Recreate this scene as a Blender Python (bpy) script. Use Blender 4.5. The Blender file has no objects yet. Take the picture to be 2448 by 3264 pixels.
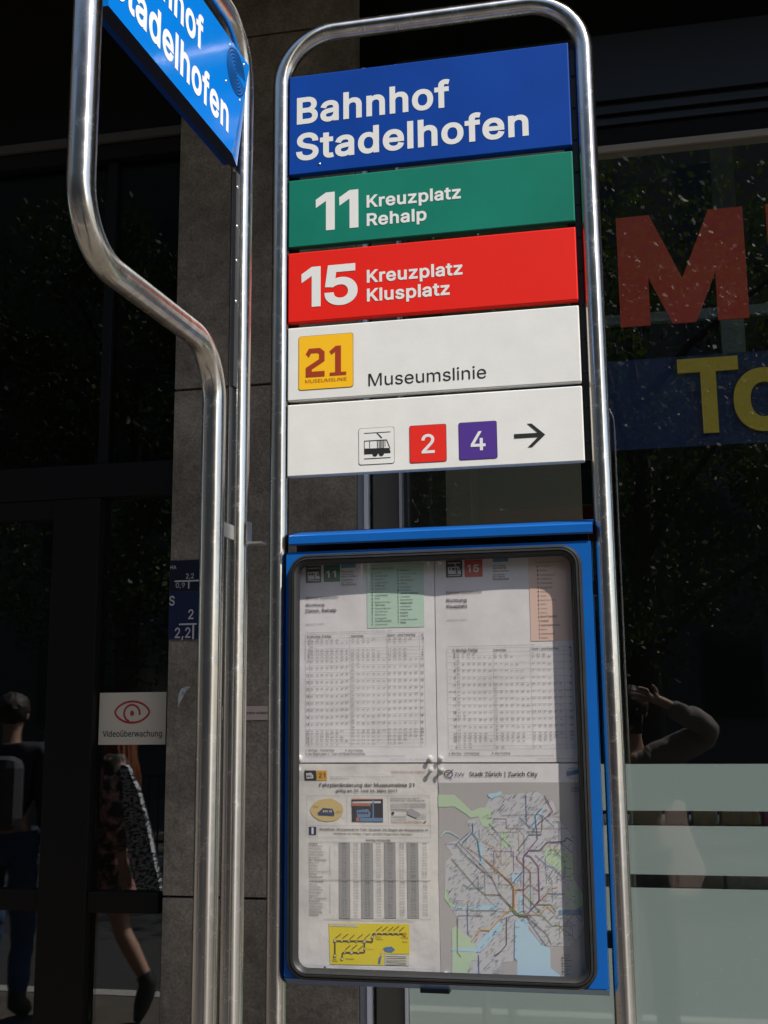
import bpy, bmesh, math, random, os, mathutils
from mathutils import Vector, Matrix
random.seed(11)
SC = bpy.context.scene
COL = SC.collection
R = math.radians

# ---------------------------------------------------------------- camera, sky, sun, exposure
cam_d = bpy.data.cameras.new("camera"); cam = bpy.data.objects.new("camera", cam_d); COL.objects.link(cam)
cam_d.sensor_fit = 'VERTICAL'; cam_d.sensor_height = 36.0; cam_d.sensor_width = 27.0
cam_d.lens = 3695.0 / 3264.0 * 36.0
cam_d.clip_start = 0.02; cam_d.clip_end = 500
CAM = Vector((0.41785, -1.6295, 1.58895))
ya, pi_, ro = 0.2066, 0.17863, -0.0091
fwd = Vector((-math.sin(ya) * math.cos(pi_), math.cos(ya) * math.cos(pi_), math.sin(pi_)))
rt = Vector((math.cos(ya), math.sin(ya), 0)); up = rt.cross(fwd)
r2 = rt * math.cos(ro) + up * math.sin(ro); u2 = -rt * math.sin(ro) + up * math.cos(ro)
m = Matrix((r2, u2, -fwd)).transposed().to_4x4(); m.translation = CAM
cam.matrix_world = m
SC.camera = cam

SUN_AZ, SUN_EL = 56.0, 52.0          # azimuth to the right of the sign's own facing direction (-Y)
w = bpy.data.worlds.new("World"); SC.world = w; w.use_nodes = True
nt = w.node_tree; bg = nt.nodes["Background"]
sky = nt.nodes.new("ShaderNodeTexSky"); sky.sky_type = 'NISHITA'; sky.sun_disc = False
sky.sun_elevation = R(SUN_EL)
sd = Vector((math.sin(R(SUN_AZ)) * math.cos(R(SUN_EL)), -math.cos(R(SUN_AZ)) * math.cos(R(SUN_EL)), math.sin(R(SUN_EL))))
sky.sun_rotation = math.atan2(sd.x, sd.y)
nt.links.new(sky.outputs[0], bg.inputs[0]); bg.inputs[1].default_value = 0.15
sl = bpy.data.lights.new("sun", 'SUN'); sl.energy = 5.0; sl.angle = R(0.53); sl.color = (1.0, 0.95, 0.87)
so = bpy.data.objects.new("sun", sl); COL.objects.link(so); so.rotation_euler = (-sd).to_track_quat('-Z', 'Y').to_euler()
so.location = (3, -3, 8)
SC.view_settings.view_transform = 'Standard'; SC.view_settings.look = 'None'
SC.view_settings.exposure = 0.36; SC.view_settings.gamma = 1.0
try: SC.view_settings.use_curve_mapping = False
except Exception: pass
SC.cycles.max_bounces = 10; SC.cycles.transparent_max_bounces = 16; SC.cycles.glossy_bounces = 6
SC.cycles.caustics_reflective = False; SC.cycles.caustics_refractive = False

# ---------------------------------------------------------------- materials
MATS = {}
def mat(name, col, rough=0.6, metal=0.0, spec=0.5, noise=0.0, nscale=8.0, bump=0.0, bscale=60.0, col2=None, stretch=None, trans=0.0, coat=0.0, ramp=(0.35, 0.7), rvar=0.0):
    if name in MATS: return MATS[name]
    mt = bpy.data.materials.new(name); mt.use_nodes = True; n = mt.node_tree; b = n.nodes["Principled BSDF"]
    b.inputs["Base Color"].default_value = (*col, 1); b.inputs["Roughness"].default_value = rough
    b.inputs["Metallic"].default_value = metal; b.inputs["Specular IOR Level"].default_value = spec
    if coat: b.inputs["Coat Weight"].default_value = coat; b.inputs["Coat Roughness"].default_value = 0.05
    if noise or bump or rvar:
        tc = n.nodes.new("ShaderNodeTexCoord"); mp = n.nodes.new("ShaderNodeMapping"); n.links.new(tc.outputs["Object"], mp.inputs[0])
        if stretch: mp.inputs["Scale"].default_value = stretch
    if noise:
        nz = n.nodes.new("ShaderNodeTexNoise"); nz.inputs["Scale"].default_value = nscale; nz.inputs["Detail"].default_value = 8; nz.inputs["Roughness"].default_value = 0.62
        n.links.new(mp.outputs[0], nz.inputs[0])
        rp = n.nodes.new("ShaderNodeValToRGB"); c2 = col2 or tuple(c * (1 - noise) for c in col)
        rp.color_ramp.elements[0].position = ramp[0]; rp.color_ramp.elements[1].position = ramp[1]
        rp.color_ramp.elements[0].color = (*c2, 1); rp.color_ramp.elements[1].color = (*col, 1)
        n.links.new(nz.outputs["Fac"], rp.inputs[0]); n.links.new(rp.outputs[0], b.inputs["Base Color"])
    if rvar:
        nr = n.nodes.new("ShaderNodeTexNoise"); nr.inputs["Scale"].default_value = nscale * 2.3; nr.inputs["Detail"].default_value = 6
        n.links.new(mp.outputs[0], nr.inputs[0]); mr = n.nodes.new("ShaderNodeMapRange")
        mr.inputs["To Min"].default_value = max(0.02, rough - rvar); mr.inputs["To Max"].default_value = rough + rvar
        n.links.new(nr.outputs["Fac"], mr.inputs["Value"]); n.links.new(mr.outputs[0], b.inputs["Roughness"])
    if bump:
        nb = n.nodes.new("ShaderNodeTexNoise"); nb.inputs["Scale"].default_value = bscale; nb.inputs["Detail"].default_value = 6
        n.links.new(mp.outputs[0], nb.inputs[0]); bp = n.nodes.new("ShaderNodeBump"); bp.inputs["Strength"].default_value = bump; bp.inputs["Distance"].default_value = 0.01
        n.links.new(nb.outputs["Fac"], bp.inputs["Height"]); n.links.new(bp.outputs[0], b.inputs["Normal"])
    if trans: b.inputs["Transmission Weight"].default_value = trans
    MATS[name] = mt; return mt

def glass_mat(name, ior, tint, haze=0.0, hazecol=(0.6, 0.6, 0.6), wave=0.0):
    mt = bpy.data.materials.new(name); mt.use_nodes = True; n = mt.node_tree; n.nodes.clear()
    out = n.nodes.new("ShaderNodeOutputMaterial"); tr = n.nodes.new("ShaderNodeBsdfTransparent"); tr.inputs[0].default_value = (*tint, 1)
    gl = n.nodes.new("ShaderNodeBsdfGlossy"); gl.inputs["Roughness"].default_value = 0.0
    fr = n.nodes.new("ShaderNodeFresnel"); fr.inputs[0].default_value = ior
    geo = n.nodes.new("ShaderNodeNewGeometry")
    iorn = n.nodes.new("ShaderNodeMath"); iorn.operation = 'MULTIPLY_ADD'   # the same reflection from either side of a face
    iorn.inputs[1].default_value = (1 / ior - ior); iorn.inputs[2].default_value = ior
    n.links.new(geo.outputs["Backfacing"], iorn.inputs[0])
    mix = n.nodes.new("ShaderNodeMixShader"); n.links.new(fr.outputs[0], mix.inputs[0]); n.links.new(tr.outputs[0], mix.inputs[1]); n.links.new(gl.outputs[0], mix.inputs[2])
    n.links.new(iorn.outputs[0], fr.inputs[0])
    last = mix
    if wave:
        tc = n.nodes.new("ShaderNodeTexCoord"); nz = n.nodes.new("ShaderNodeTexNoise"); nz.inputs["Scale"].default_value = 1.5
        n.links.new(tc.outputs["Object"], nz.inputs[0]); bp = n.nodes.new("ShaderNodeBump"); bp.inputs["Strength"].default_value = wave; bp.inputs["Distance"].default_value = 0.02
        n.links.new(nz.outputs["Fac"], bp.inputs["Height"]); n.links.new(bp.outputs[0], gl.inputs["Normal"])
    if haze:
        df = n.nodes.new("ShaderNodeBsdfDiffuse"); df.inputs[0].default_value = (*hazecol, 1)
        tc = n.nodes.new("ShaderNodeTexCoord"); nz = n.nodes.new("ShaderNodeTexNoise"); nz.inputs["Scale"].default_value = 14; nz.inputs["Detail"].default_value = 8
        n.links.new(tc.outputs["Object"], nz.inputs[0]); mr = n.nodes.new("ShaderNodeMapRange"); mr.inputs["From Min"].default_value = .35; mr.inputs["From Max"].default_value = .75
        mr.inputs["To Min"].default_value = haze * .6; mr.inputs["To Max"].default_value = haze * 1.6; n.links.new(nz.outputs["Fac"], mr.inputs["Value"])
        m2 = n.nodes.new("ShaderNodeMixShader"); n.links.new(mr.outputs[0], m2.inputs[0]); n.links.new(mix.outputs[0], m2.inputs[1]); n.links.new(df.outputs[0], m2.inputs[2]); last = m2
    n.links.new(last.outputs[0], out.inputs[0]); MATS[name] = mt
    return mt

def steel_mat():
    """polished tube: a clear reflection plus the long streak that grinding round the tube gives the sun"""
    mt = bpy.data.materials.new("brushed_steel"); mt.use_nodes = True; n = mt.node_tree; n.nodes.clear(); N_ = n.nodes.new; K = n.links.new
    out = N_("ShaderNodeOutputMaterial"); t = N_("ShaderNodeTangent"); t.direction_type = 'UV_MAP'; t.uv_map = "uv"
    tc = N_("ShaderNodeTexCoord"); mp = N_("ShaderNodeMapping"); mp.inputs["Scale"].default_value = (9, 9, 0.8); K(tc.outputs["Object"], mp.inputs[0])
    nz = N_("ShaderNodeTexNoise"); nz.inputs["Scale"].default_value = 6; nz.inputs["Detail"].default_value = 8; K(mp.outputs[0], nz.inputs[0])
    rp = N_("ShaderNodeValToRGB"); rp.color_ramp.elements[0].position = .3; rp.color_ramp.elements[1].position = .62
    rp.color_ramp.elements[0].color = (.47, .43, .385, 1); rp.color_ramp.elements[1].color = (.66, .63, .585, 1); K(nz.outputs["Fac"], rp.inputs[0])
    sc = N_("ShaderNodeTexNoise"); sc.inputs["Scale"].default_value = 55; sc.inputs["Detail"].default_value = 10; sc.inputs["Roughness"].default_value = .75; K(tc.outputs["Object"], sc.inputs[0])
    rr = N_("ShaderNodeMapRange"); rr.inputs["From Min"].default_value = .48; rr.inputs["From Max"].default_value = .72; rr.inputs["To Min"].default_value = .14; rr.inputs["To Max"].default_value = .42; K(sc.outputs["Fac"], rr.inputs["Value"])
    bp = N_("ShaderNodeBump"); bp.inputs["Strength"].default_value = .02; bp.inputs["Distance"].default_value = .01; K(nz.outputs["Fac"], bp.inputs["Height"])
    g1 = N_("ShaderNodeBsdfAnisotropic"); g2 = N_("ShaderNodeBsdfAnisotropic")
    for g in (g1, g2): K(t.outputs[0], g.inputs["Tangent"]); K(rp.outputs[0], g.inputs["Color"]); K(bp.outputs[0], g.inputs["Normal"])
    K(rr.outputs[0], g1.inputs["Roughness"]); g1.inputs["Anisotropy"].default_value = -0.25
    g2.inputs["Roughness"].default_value = .31; g2.inputs["Anisotropy"].default_value = -.60
    mx = N_("ShaderNodeMixShader"); mx.inputs[0].default_value = .40; K(g1.outputs[0], mx.inputs[1]); K(g2.outputs[0], mx.inputs[2]); K(mx.outputs[0], out.inputs[0])
    MATS["brushed_steel"] = mt; return mt
STEEL = steel_mat()
STEEL_S = mat("plain_steel", (0.62, 0.61, 0.58), 0.35, 1.0)
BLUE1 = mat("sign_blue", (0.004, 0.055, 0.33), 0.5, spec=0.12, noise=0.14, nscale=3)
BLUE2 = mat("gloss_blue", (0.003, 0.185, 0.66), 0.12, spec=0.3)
GREEN = mat("sign_green", (0.008, 0.20, 0.135), 0.5, spec=0.15, noise=0.18, nscale=4)
RED = mat("sign_red", (0.76, 0.014, 0.006), 0.5, spec=0.25, noise=0.05, nscale=5)
WHITE = mat("sign_white", (0.78, 0.77, 0.73), 0.42, noise=0.06, nscale=9, bump=0.01)
LETW = mat("letter_white", (0.74, 0.735, 0.70), 0.5)
LETW2 = mat("letter_white_gloss", (0.86, 0.86, 0.85), 0.3)
INKB = mat("letter_black", (0.014, 0.014, 0.014), 0.5)
YEL = mat("badge_yellow", (0.92, 0.50, 0.008), 0.45)
BRN = mat("badge_brown_red", (0.33, 0.035, 0.006), 0.5)
PUR = mat("badge_purple", (0.075, 0.03, 0.25), 0.45)
BRED = mat("badge_red", (0.75, 0.02, 0.01), 0.45)
CASE = mat("case_blue", (0.005, 0.105, 0.40), 0.30, noise=0.10, nscale=12)
RUB = mat("grey_rubber", (0.026, 0.026, 0.026), 0.38, noise=0.35, nscale=30, bump=0.05)
RUBK = mat("black_rubber", (0.016, 0.016, 0.016), 0.5)
BLK = mat("dark_metal", (0.014, 0.014, 0.016), 0.45)
ALU = mat("aluminium", (0.55, 0.56, 0.56), 0.38, 0.6)
STONE = mat("grey_stone", (0.29, 0.240, 0.180), 0.8, spec=0.3, noise=0.5, nscale=4, col2=(0.085, 0.067, 0.050), bump=0.35, bscale=70, ramp=(0.28, 0.66))
def speckle(mt, scale, amt):
    n = mt.node_tree; b = n.nodes["Principled BSDF"]; src = b.inputs["Base Color"].links[0].from_socket
    tc = n.nodes.new("ShaderNodeTexCoord"); nz = n.nodes.new("ShaderNodeTexNoise"); nz.inputs["Scale"].default_value = scale; nz.inputs["Detail"].default_value = 4
    n.links.new(tc.outputs["Object"], nz.inputs[0]); mr = n.nodes.new("ShaderNodeMapRange"); mr.inputs["From Min"].default_value = .3; mr.inputs["From Max"].default_value = .7
    mr.inputs["To Min"].default_value = 1 - amt; mr.inputs["To Max"].default_value = 1 + amt; n.links.new(nz.outputs["Fac"], mr.inputs["Value"])
    mx = n.nodes.new("ShaderNodeVectorMath"); mx.operation = 'SCALE'; n.links.new(src, mx.inputs[0]); n.links.new(mr.outputs[0], mx.inputs["Scale"]); n.links.new(mx.outputs[0], b.inputs["Base Color"])
speckle(STONE, 190, .26); speckle(STONE, 38, .14)
JOINT = mat("joint_mortar", (0.03, 0.028, 0.026), 0.9)
DOORM = mat("bronze_door_metal", (0.0065, 0.005, 0.0038), 0.5, spec=0.2)
FASC = mat("dark_fascia", (0.0035, 0.0033, 0.003), 0.5, spec=0.2, noise=.3, nscale=3)
BEIGE = mat("beige_trim", (0.36, 0.32, 0.26), 0.6)
TRIMD = mat("dull_trim", (0.065, 0.058, 0.048), 0.6)
PANELG = mat("brown_grey_panel", (0.11, 0.095, 0.075), 0.55)
ROOMD = mat("interior_dark", (0.03, 0.028, 0.024), 0.8)
CONC = mat("canopy_concrete", (0.30, 0.29, 0.27), 0.85, noise=.3, nscale=2)
def ink(c, r=0.7): return c
INKS = dict(ink=(.028, .026, .028), tink=(.11, .105, .11), grey=(.15, .145, .15), lgrey=(.36, .35, .35), black=(.02, .017, .017), green11=(.015, .12, .035), paper=(.72, .70, .69), paper2=(.58, .57, .58),
    sky=(.10, .28, .46), mint=(.48, .66, .52), salmon=(.76, .53, .43), red15=(.55, .035, .03), yellow21=(.80, .42, .03), red21=(.38, .08, .03), sand=(.66, .48, .20), navy=(.04, .07, .15), brown=(.25, .17, .08),
    night=(.02, .022, .035), steel=(.13, .22, .36), rust=(.42, .14, .09), navy2=(.02, .03, .12), colgrey=(.34, .33, .32), mapyellow=(.78, .62, .01), brown2=(.10, .06, .02), cream=(.66, .60, .46),
    orange=(.60, .28, .02), steel2=(.08, .19, .38), purple=(.17, .14, .32), mapgrey=(.46, .43, .41), mapgreen=(.52, .66, .44), mapblue=(.47, .66, .76), mapblue2=(.16, .30, .46), plum=(.28, .07, .20),
    indigo=(.09, .06, .20), teal=(.06, .30, .30), orange2=(.66, .36, .08), olive=(.22, .32, .10))
PAPER = mat("paper", (0.84, 0.80, 0.79), 0.6, noise=0.16, nscale=16, bump=0.12, bscale=14, ramp=(0.30, 0.62))
PAPERW = mat("aged_paper", (0.80, 0.755, 0.70), 0.6, noise=0.2, nscale=14, bump=0.3, bscale=16, ramp=(0.30, 0.62))
PINW = mat("pin_white", (0.80, 0.79, 0.76), 0.25)
ASPH = mat("asphalt", (0.05, 0.05, 0.05), 0.9, noise=.4, nscale=40, bump=.3, bscale=200)
PAVE = mat("pavement_grey", (0.14, 0.122, 0.10), 0.85, noise=.4, nscale=6, bump=.2, bscale=120)
KERB = mat("kerb_granite", (0.50, 0.49, 0.46), 0.8, noise=.3, nscale=60)
GLASS_SHOP = glass_mat("shop_glass", 1.72, (0.97, 0.98, 0.97), wave=0.008)
GLASS_DOOR = glass_mat("door_glass", 2.0, (0.72, 0.74, 0.72), wave=0.008)
GLASS_TRAN = glass_mat("transom_glass", 1.38, (0.7, 0.72, 0.7), wave=0.008)
GLASS_CASE = glass_mat("case_glass", 1.35, (0.97, 0.97, 0.97), haze=0.018, hazecol=(.75, .72, .70))

for _m in (WHITE, BLUE1, GREEN, RED): speckle(_m, 260, .015)
speckle(WHITE, 26, .03); speckle(BLUE1, 9, .08); speckle(GREEN, 7, .08)
# ---------------------------------------------------------------- object helpers
def link(o, parent=None):
    COL.objects.link(o)
    if parent is not None: o.parent = parent
    return o
def tag(o, label=None, cat=None, group=None, kind=None):
    if label: o["label"] = label
    if cat: o["category"] = cat
    if group: o["group"] = group
    if kind: o["kind"] = kind
    return o
def empty(name, loc, label, cat, group=None, rz=0.0):
    o = bpy.data.objects.new(name, None); o.empty_display_size = 0.05; link(o); o.location = loc; o.rotation_euler = (0, 0, rz)
    bpy.context.view_layer.update()
    return tag(o, label, cat, group)
def obj_mesh(name, verts, faces, mats, parent=None, smooth=False, midx=None):
    me = bpy.data.meshes.new(name); me.from_pydata([tuple(v) for v in verts], [], faces)
    if not isinstance(mats, (list, tuple)): mats = [mats]
    for mm in mats: me.materials.append(mm)
    if midx: me.polygons.foreach_set("material_index", midx)
    if smooth: me.polygons.foreach_set("use_smooth", [True] * len(me.polygons))
    me.update()
    o = bpy.data.objects.new(name, me); link(o)
    if parent is not None:
        o.parent = parent; o.matrix_parent_inverse = parent.matrix_world.inverted()
    return o
class MB:
    """collects shapes of ONE object, in world coordinates"""
    def __init__(s): s.v = []; s.f = []; s.mi = []
    def add(s, v, f, mi=0):
        k = len(s.v); s.v += [tuple(p) for p in v]; s.f += [tuple(i + k for i in q) for q in f]; s.mi += [mi] * len(f); return s
    def box(s, x0, y0, z0, x1, y1, z1, mi=0, bev=0.0):
        if bev <= 0:
            v = [(x, y, z) for z in (z0, z1) for y in (y0, y1) for x in (x0, x1)]
            return s.add(v, [(0, 2, 3, 1), (4, 5, 7, 6), (0, 1, 5, 4), (2, 6, 7, 3), (0, 4, 6, 2), (1, 3, 7, 5)], mi)
        bm = bmesh.new(); bmesh.ops.create_cube(bm, size=1.0)
        for q in bm.verts: q.co = Vector(((x0 + x1) / 2 + q.co.x * (x1 - x0), (y0 + y1) / 2 + q.co.y * (y1 - y0), (z0 + z1) / 2 + q.co.z * (z1 - z0)))
        bmesh.ops.bevel(bm, geom=bm.edges[:] , offset=bev, segments=2, affect='EDGES', profile=0.5)
        bm.verts.index_update(); s.add([q.co[:] for q in bm.verts], [[q.index for q in f.verts] for f in bm.faces], mi); bm.free(); return s
    def prism(s, poly, a, b, fn, mi=0):
        """poly: 2D outline (ccw), extruded from depth a to b, fn(u,v,d)->3D"""
        n = len(poly); v = [fn(u, w_, a) for u, w_ in poly] + [fn(u, w_, b) for u, w_ in poly]
        f = [tuple(range(n))[::-1], tuple(range(n, 2 * n))] + [(i, (i + 1) % n, n + (i + 1) % n, n + i) for i in range(n)]
        return s.add(v, f, mi)
    def tube(s, pts, r, seg=28, closed=False, mi=0, caps=True):
        pts = [Vector(p) for p in pts]; n = len(pts); rings = []
        T = [((pts[min(i + 1, n - 1)] - pts[max(i - 1, 0)]) if not closed else (pts[(i + 1) % n] - pts[i - 1])).normalized() for i in range(n)]
        a = Vector((0, 1, 0)) if abs(T[0].y) < 0.9 else Vector((1, 0, 0)); N = (a - T[0] * a.dot(T[0])).normalized()
        for i in range(n):
            N = (N - T[i] * N.dot(T[i])).normalized(); B = T[i].cross(N); rr = r[i] if isinstance(r, (list, tuple)) else r
            rings.append([pts[i] + (N * math.cos(2 * math.pi * k / seg) + B * math.sin(2 * math.pi * k / seg)) * rr for k in range(seg)])
        v = [p for q in rings for p in q]; f = []
        for i in range(n if closed else n - 1):
            j = (i + 1) % n
            for k in range(seg): f.append((i * seg + k, i * seg + (k + 1) % seg, j * seg + (k + 1) % seg, j * seg + k))
        if caps and not closed: f += [tuple(range(seg))[::-1], tuple((n - 1) * seg + k for k in range(seg))]
        return s.add(v, f, mi)
    def dome(s, c, n_, r, h=0.6, mi=0, seg=12):
        n_ = Vector(n_).normalized(); a = Vector((0, 0, 1)) if abs(n_.z) < .9 else Vector((1, 0, 0)); u = n_.cross(a).normalized(); w_ = n_.cross(u); c = Vector(c)
        v = []; f = []
        for i in range(4):
            t = i * math.pi / 8
            for k in range(seg): v.append(c + (u * math.cos(2 * math.pi * k / seg) + w_ * math.sin(2 * math.pi * k / seg)) * r * math.cos(t) + n_ * r * h * math.sin(t))
        for i in range(3):
            for k in range(seg): f.append((i * seg + k, i * seg + (k + 1) % seg, (i + 1) * seg + (k + 1) % seg, (i + 1) * seg + k))
        v.append(c + n_ * r * h)
        for k in range(seg): f.append((3 * seg + k, 3 * seg + (k + 1) % seg, 4 * seg))
        return s.add(v, f, mi)
    def build(s, name, mats, parent=None, smooth=False, label=None):
        o = obj_mesh(name, s.v, s.f, mats, parent, smooth, s.mi)
        if smooth:
            bm = bmesh.new(); bm.from_mesh(o.data); bmesh.ops.recalc_face_normals(bm, faces=bm.faces)
            for e in bm.edges:
                if len(e.link_faces) == 2 and e.calc_face_angle(0) > 0.7: e.smooth = False
            bm.to_mesh(o.data); bm.free()
        if label: o["label"] = label
        return o
def steel_tube(name, pts, r, parent, seg=48):
    g = MB().tube(pts, r, seg, caps=True); o = g.build(name, STEEL, parent, smooth=True); me = o.data
    L_ = [0.0]; pts = [Vector(p) for p in pts]
    for a, b in zip(pts, pts[1:]): L_.append(L_[-1] + (b - a).length)
    uv = me.uv_layers.new(name="uv"); 
    for p in me.polygons:
        vs = list(p.vertices); wrap = any(v % seg == 0 for v in vs) and any(v % seg == seg - 1 for v in vs)
        for li, vi in zip(p.loop_indices, vs):
            k = vi % seg
            if wrap and k == 0: k = seg
            uv.data[li].uv = (L_[min(vi // seg, len(L_) - 1)], k / seg * 0.1)
    return o
def round_path(pts, rad, n=10):
    """polyline corner rounding; pts 3D; rad one number"""
    pts = [Vector(p) for p in pts]; out = [pts[0]]
    for i in range(1, len(pts) - 1):
        a = (pts[i - 1] - pts[i]); b = (pts[i + 1] - pts[i]); la, lb = a.length, b.length; a.normalize(); b.normalize()
        ang = a.angle(b); d = rad / math.tan(ang / 2); c = pts[i] + (a + b).normalized() * (rad / math.sin(ang / 2))
        p0 = pts[i] + a * d; p1 = pts[i] + b * d; v0 = p0 - c; v1 = p1 - c; th = v0.angle(v1)
        for k in range(n + 1):
            t = k / n; out.append(c + (v0 * math.sin((1 - t) * th) + v1 * math.sin(t * th)) / math.sin(th))
    out.append(pts[-1]); return out
def rrect(x0, z0, x1, z1, r, n=6):
    o = []
    for cx, cz, a in ((x1 - r, z0 + r, -90), (x1 - r, z1 - r, 0), (x0 + r, z1 - r, 90), (x0 + r, z0 + r, 180)):
        for k in range(n + 1):
            t = R(a + 90 * k / n); o.append((cx + r * math.cos(t), cz + r * math.sin(t)))
    return o

# ---------------------------------------------------------------- lettering
def load_font(fn):
    try: return bpy.data.fonts.load(os.path.join(bpy.utils.system_resource('DATAFILES'), "fonts", fn))
    except Exception: return None
FONTS = {'i': load_font("Inter.woff2"), 'n': load_font("NotoSansMath-Regular.woff2")}
_gc = {}
def _contours(ch, font, res):
    cu = bpy.data.curves.new("g", 'FONT'); cu.body = ch; cu.size = 1.0; cu.resolution_u = res; cu.fill_mode = 'NONE'
    if FONTS[font]: cu.font = FONTS[font]
    ob = bpy.data.objects.new("g", cu); me = bpy.data.meshes.new_from_object(ob); P_ = [(v.co.x, v.co.y) for v in me.vertices]
    nx = {e.vertices[0]: e.vertices[1] for e in me.edges}; seen = set(); out = []
    for i in range(len(P_)):
        if i in seen: continue
        lp = []; j = i
        while j not in seen and j is not None: seen.add(j); lp.append(P_[j]); j = nx.get(j)
        q = [lp[0]]
        for p in lp[1:]:
            if math.hypot(p[0] - q[-1][0], p[1] - q[-1][1]) > 1e-4: q.append(p)
        if math.hypot(q[0][0] - q[-1][0], q[0][1] - q[-1][1]) < 1e-4: q.pop()
        if len(q) > 2: out.append(q)
    bpy.data.meshes.remove(me); bpy.data.objects.remove(ob); bpy.data.curves.remove(cu); return out
def _glyph(ch, font, off, res):
    """outline of one character, thickened by off, overlaps united, triangulated; plus its advance"""
    key = (ch, font, off, res)
    if key in _gc: return _gc[key]
    if ch == ' ': _gc[key] = ([], [], 0.19); return _gc[key]
    C_ = _contours(ch, font, res)
    if font == 'n' and len(C_) <= 2 and sum(map(len, C_)) == 8 and ch not in 'iIlL|,': return _glyph(ch, 'i', off, res)
    if font == 'i' and ch == '1': C_ = [c for c in C_ if len(c) > 4]
    if font == 'i' and ch in 'Il' and C_:
        h = max(p[1] for c in C_ for p in c); C_ = [[(0.045, 0.0), (0.045, h), (0.109, h), (0.109, 0.0)]]
    def wid(t):
        c = _contours(t, font, 1); x = [p[0] for q in c for p in q]; return max(x) - min(x)
    adv = wid("H" + ch + "H") - wid("HH") if not (font == 'i' and ch in 'Il') else 0.154
    if font == 'i' and ch == '1': adv *= 0.92
    W = []
    for c in C_:
        n = len(c); o = []
        for i in range(n):
            a = Vector(c[i - 1]); b = Vector(c[i]); d = Vector(c[(i + 1) % n]); u = (b - a).normalized(); w_ = (d - b).normalized()
            n1 = Vector((-u.y, u.x)); n2 = Vector((-w_.y, w_.x)); mm = n1 + n2
            k = 1.0 / max(0.45, mm.dot(n1)) if mm.length > 1e-6 else 0; o.append(b + mm * k * off)
        W.append(o)
    V = [p for c in W for p in c]; E_ = []; k = 0
    for c in W: E_ += [(k + i, k + (i + 1) % len(c)) for i in range(len(c))]; k += len(c)
    r = mathutils.geometry.delaunay_2d_cdt(V, E_, [], 0, 1e-6)
    vo, fo = r[0], r[2]; keep = []
    for t in fo:
        cx = sum(vo[i].x for i in t) / 3; cy = sum(vo[i].y for i in t) / 3; wn = 0
        for c in W:
            for i in range(len(c)):
                a, b = c[i], c[(i + 1) % len(c)]
                if (a.y > cy) != (b.y > cy):
                    if a.x + (cy - a.y) / (b.y - a.y) * (b.x - a.x) > cx: wn += 1 if b.y > a.y else -1
        if wn: keep.append(tuple(t))
    us = sorted({i for t in keep for i in t}); mp = {i: j for j, i in enumerate(us)}
    _gc[key] = ([(vo[i].x, vo[i].y) for i in us], [tuple(mp[i] for i in t) for t in keep], adv); return _gc[key]
WT = {0: 0.0, 1: 0.011, 2: 0.0225, 3: 0.030, 4: 0.038, -1: -0.004}
def layout(txt, x0, zb, x1, cap, font='i', wt=0, res=3, track=0.0):
    """flat glyph geometry: left x0, baseline zb, right x1 (None: natural), capital height"""
    off = WT[wt]; cv, _, _ = _glyph('H', font, off, res); ch = max(p[1] for p in cv); base = min(p[1] for p in cv)
    s = cap / (ch - base); V = []; F = []; x = 0.0
    for c in txt:
        v, f, adv = _glyph(c, font, off, res); k = len(V)
        V += [(x + p[0], p[1] - base) for p in v]; F += [tuple(i + k for i in q) for q in f]; x += adv + track + (off * 1.2 if off > 0 else 0)
    if not V: return [], []
    a = min(p[0] for p in V); b = max(p[0] for p in V)
    sx = s if x1 is None else (x1 - x0) / (b - a)
    return [(x0 + (p[0] - a) * sx, zb + p[1] * s) for p in V], F
class Flat:
    """flat print collected on one carrier surface: fn(u, v, layer) -> 3D"""
    def __init__(s, fn): s.fn = fn; s.v = []; s.f = []; s.m = []; s.mats = []
    def mi(s, m_):
        if m_ not in s.mats: s.mats.append(m_)
        return s.mats.index(m_)
    def poly(s, V, F, m_, layer=0):
        k = len(s.v); s.v += [s.fn(u, v, layer) for u, v in V]; s.f += [tuple(i + k for i in q) for q in F]; s.m += [s.mi(m_)] * len(F)
    def text(s, t, x0, zb, x1, cap, m_, font='i', wt=0, res=3, layer=0, track=0.0): s.poly(*layout(t, x0, zb, x1, cap, font, wt, res, track), m_, layer)
    def shape(s, pts, m_, layer=0): s.poly(pts, [tuple(range(len(pts)))], m_, layer)
    def rect(s, x0, z0, x1, z1, m_, layer=0, step=None):
        if step:
            nx = max(1, int((x1 - x0) / step)); nz = max(1, int((z1 - z0) / step))
            V = [(x0 + (x1 - x0) * i / nx, z0 + (z1 - z0) * j / nz) for j in range(nz + 1) for i in range(nx + 1)]
            s.poly(V, [(j * (nx + 1) + i, j * (nx + 1) + i + 1, (j + 1) * (nx + 1) + i + 1, (j + 1) * (nx + 1) + i) for j in range(nz) for i in range(nx)], m_, layer)
        else: s.shape([(x0, z0), (x1, z0), (x1, z1), (x0, z1)], m_, layer)
    def line(s, pts, wd, m_, layer=0, step=None):
        for (a, b), (c, d) in zip(pts, pts[1:]):
            l = math.hypot(c - a, d - b)
            if l < 1e-7: continue
            nx, nz = -(d - b) / l * wd / 2, (c - a) / l * wd / 2
            k = max(1, int(l / step)) if step else 1
            V = []
            for i in range(k + 1):
                t = i / k; V += [(a + (c - a) * t + nx, b + (d - b) * t + nz), (a + (c - a) * t - nx, b + (d - b) * t - nz)]
            s.poly(V, [(2 * i, 2 * i + 1, 2 * i + 3, 2 * i + 2) for i in range(k)], m_, layer)
    def build(s, name, parent=None, label=None):
        o = obj_mesh(name, s.v, s.f, s.mats, parent, False, s.m)
        if label: o["label"] = label
        return o

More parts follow.
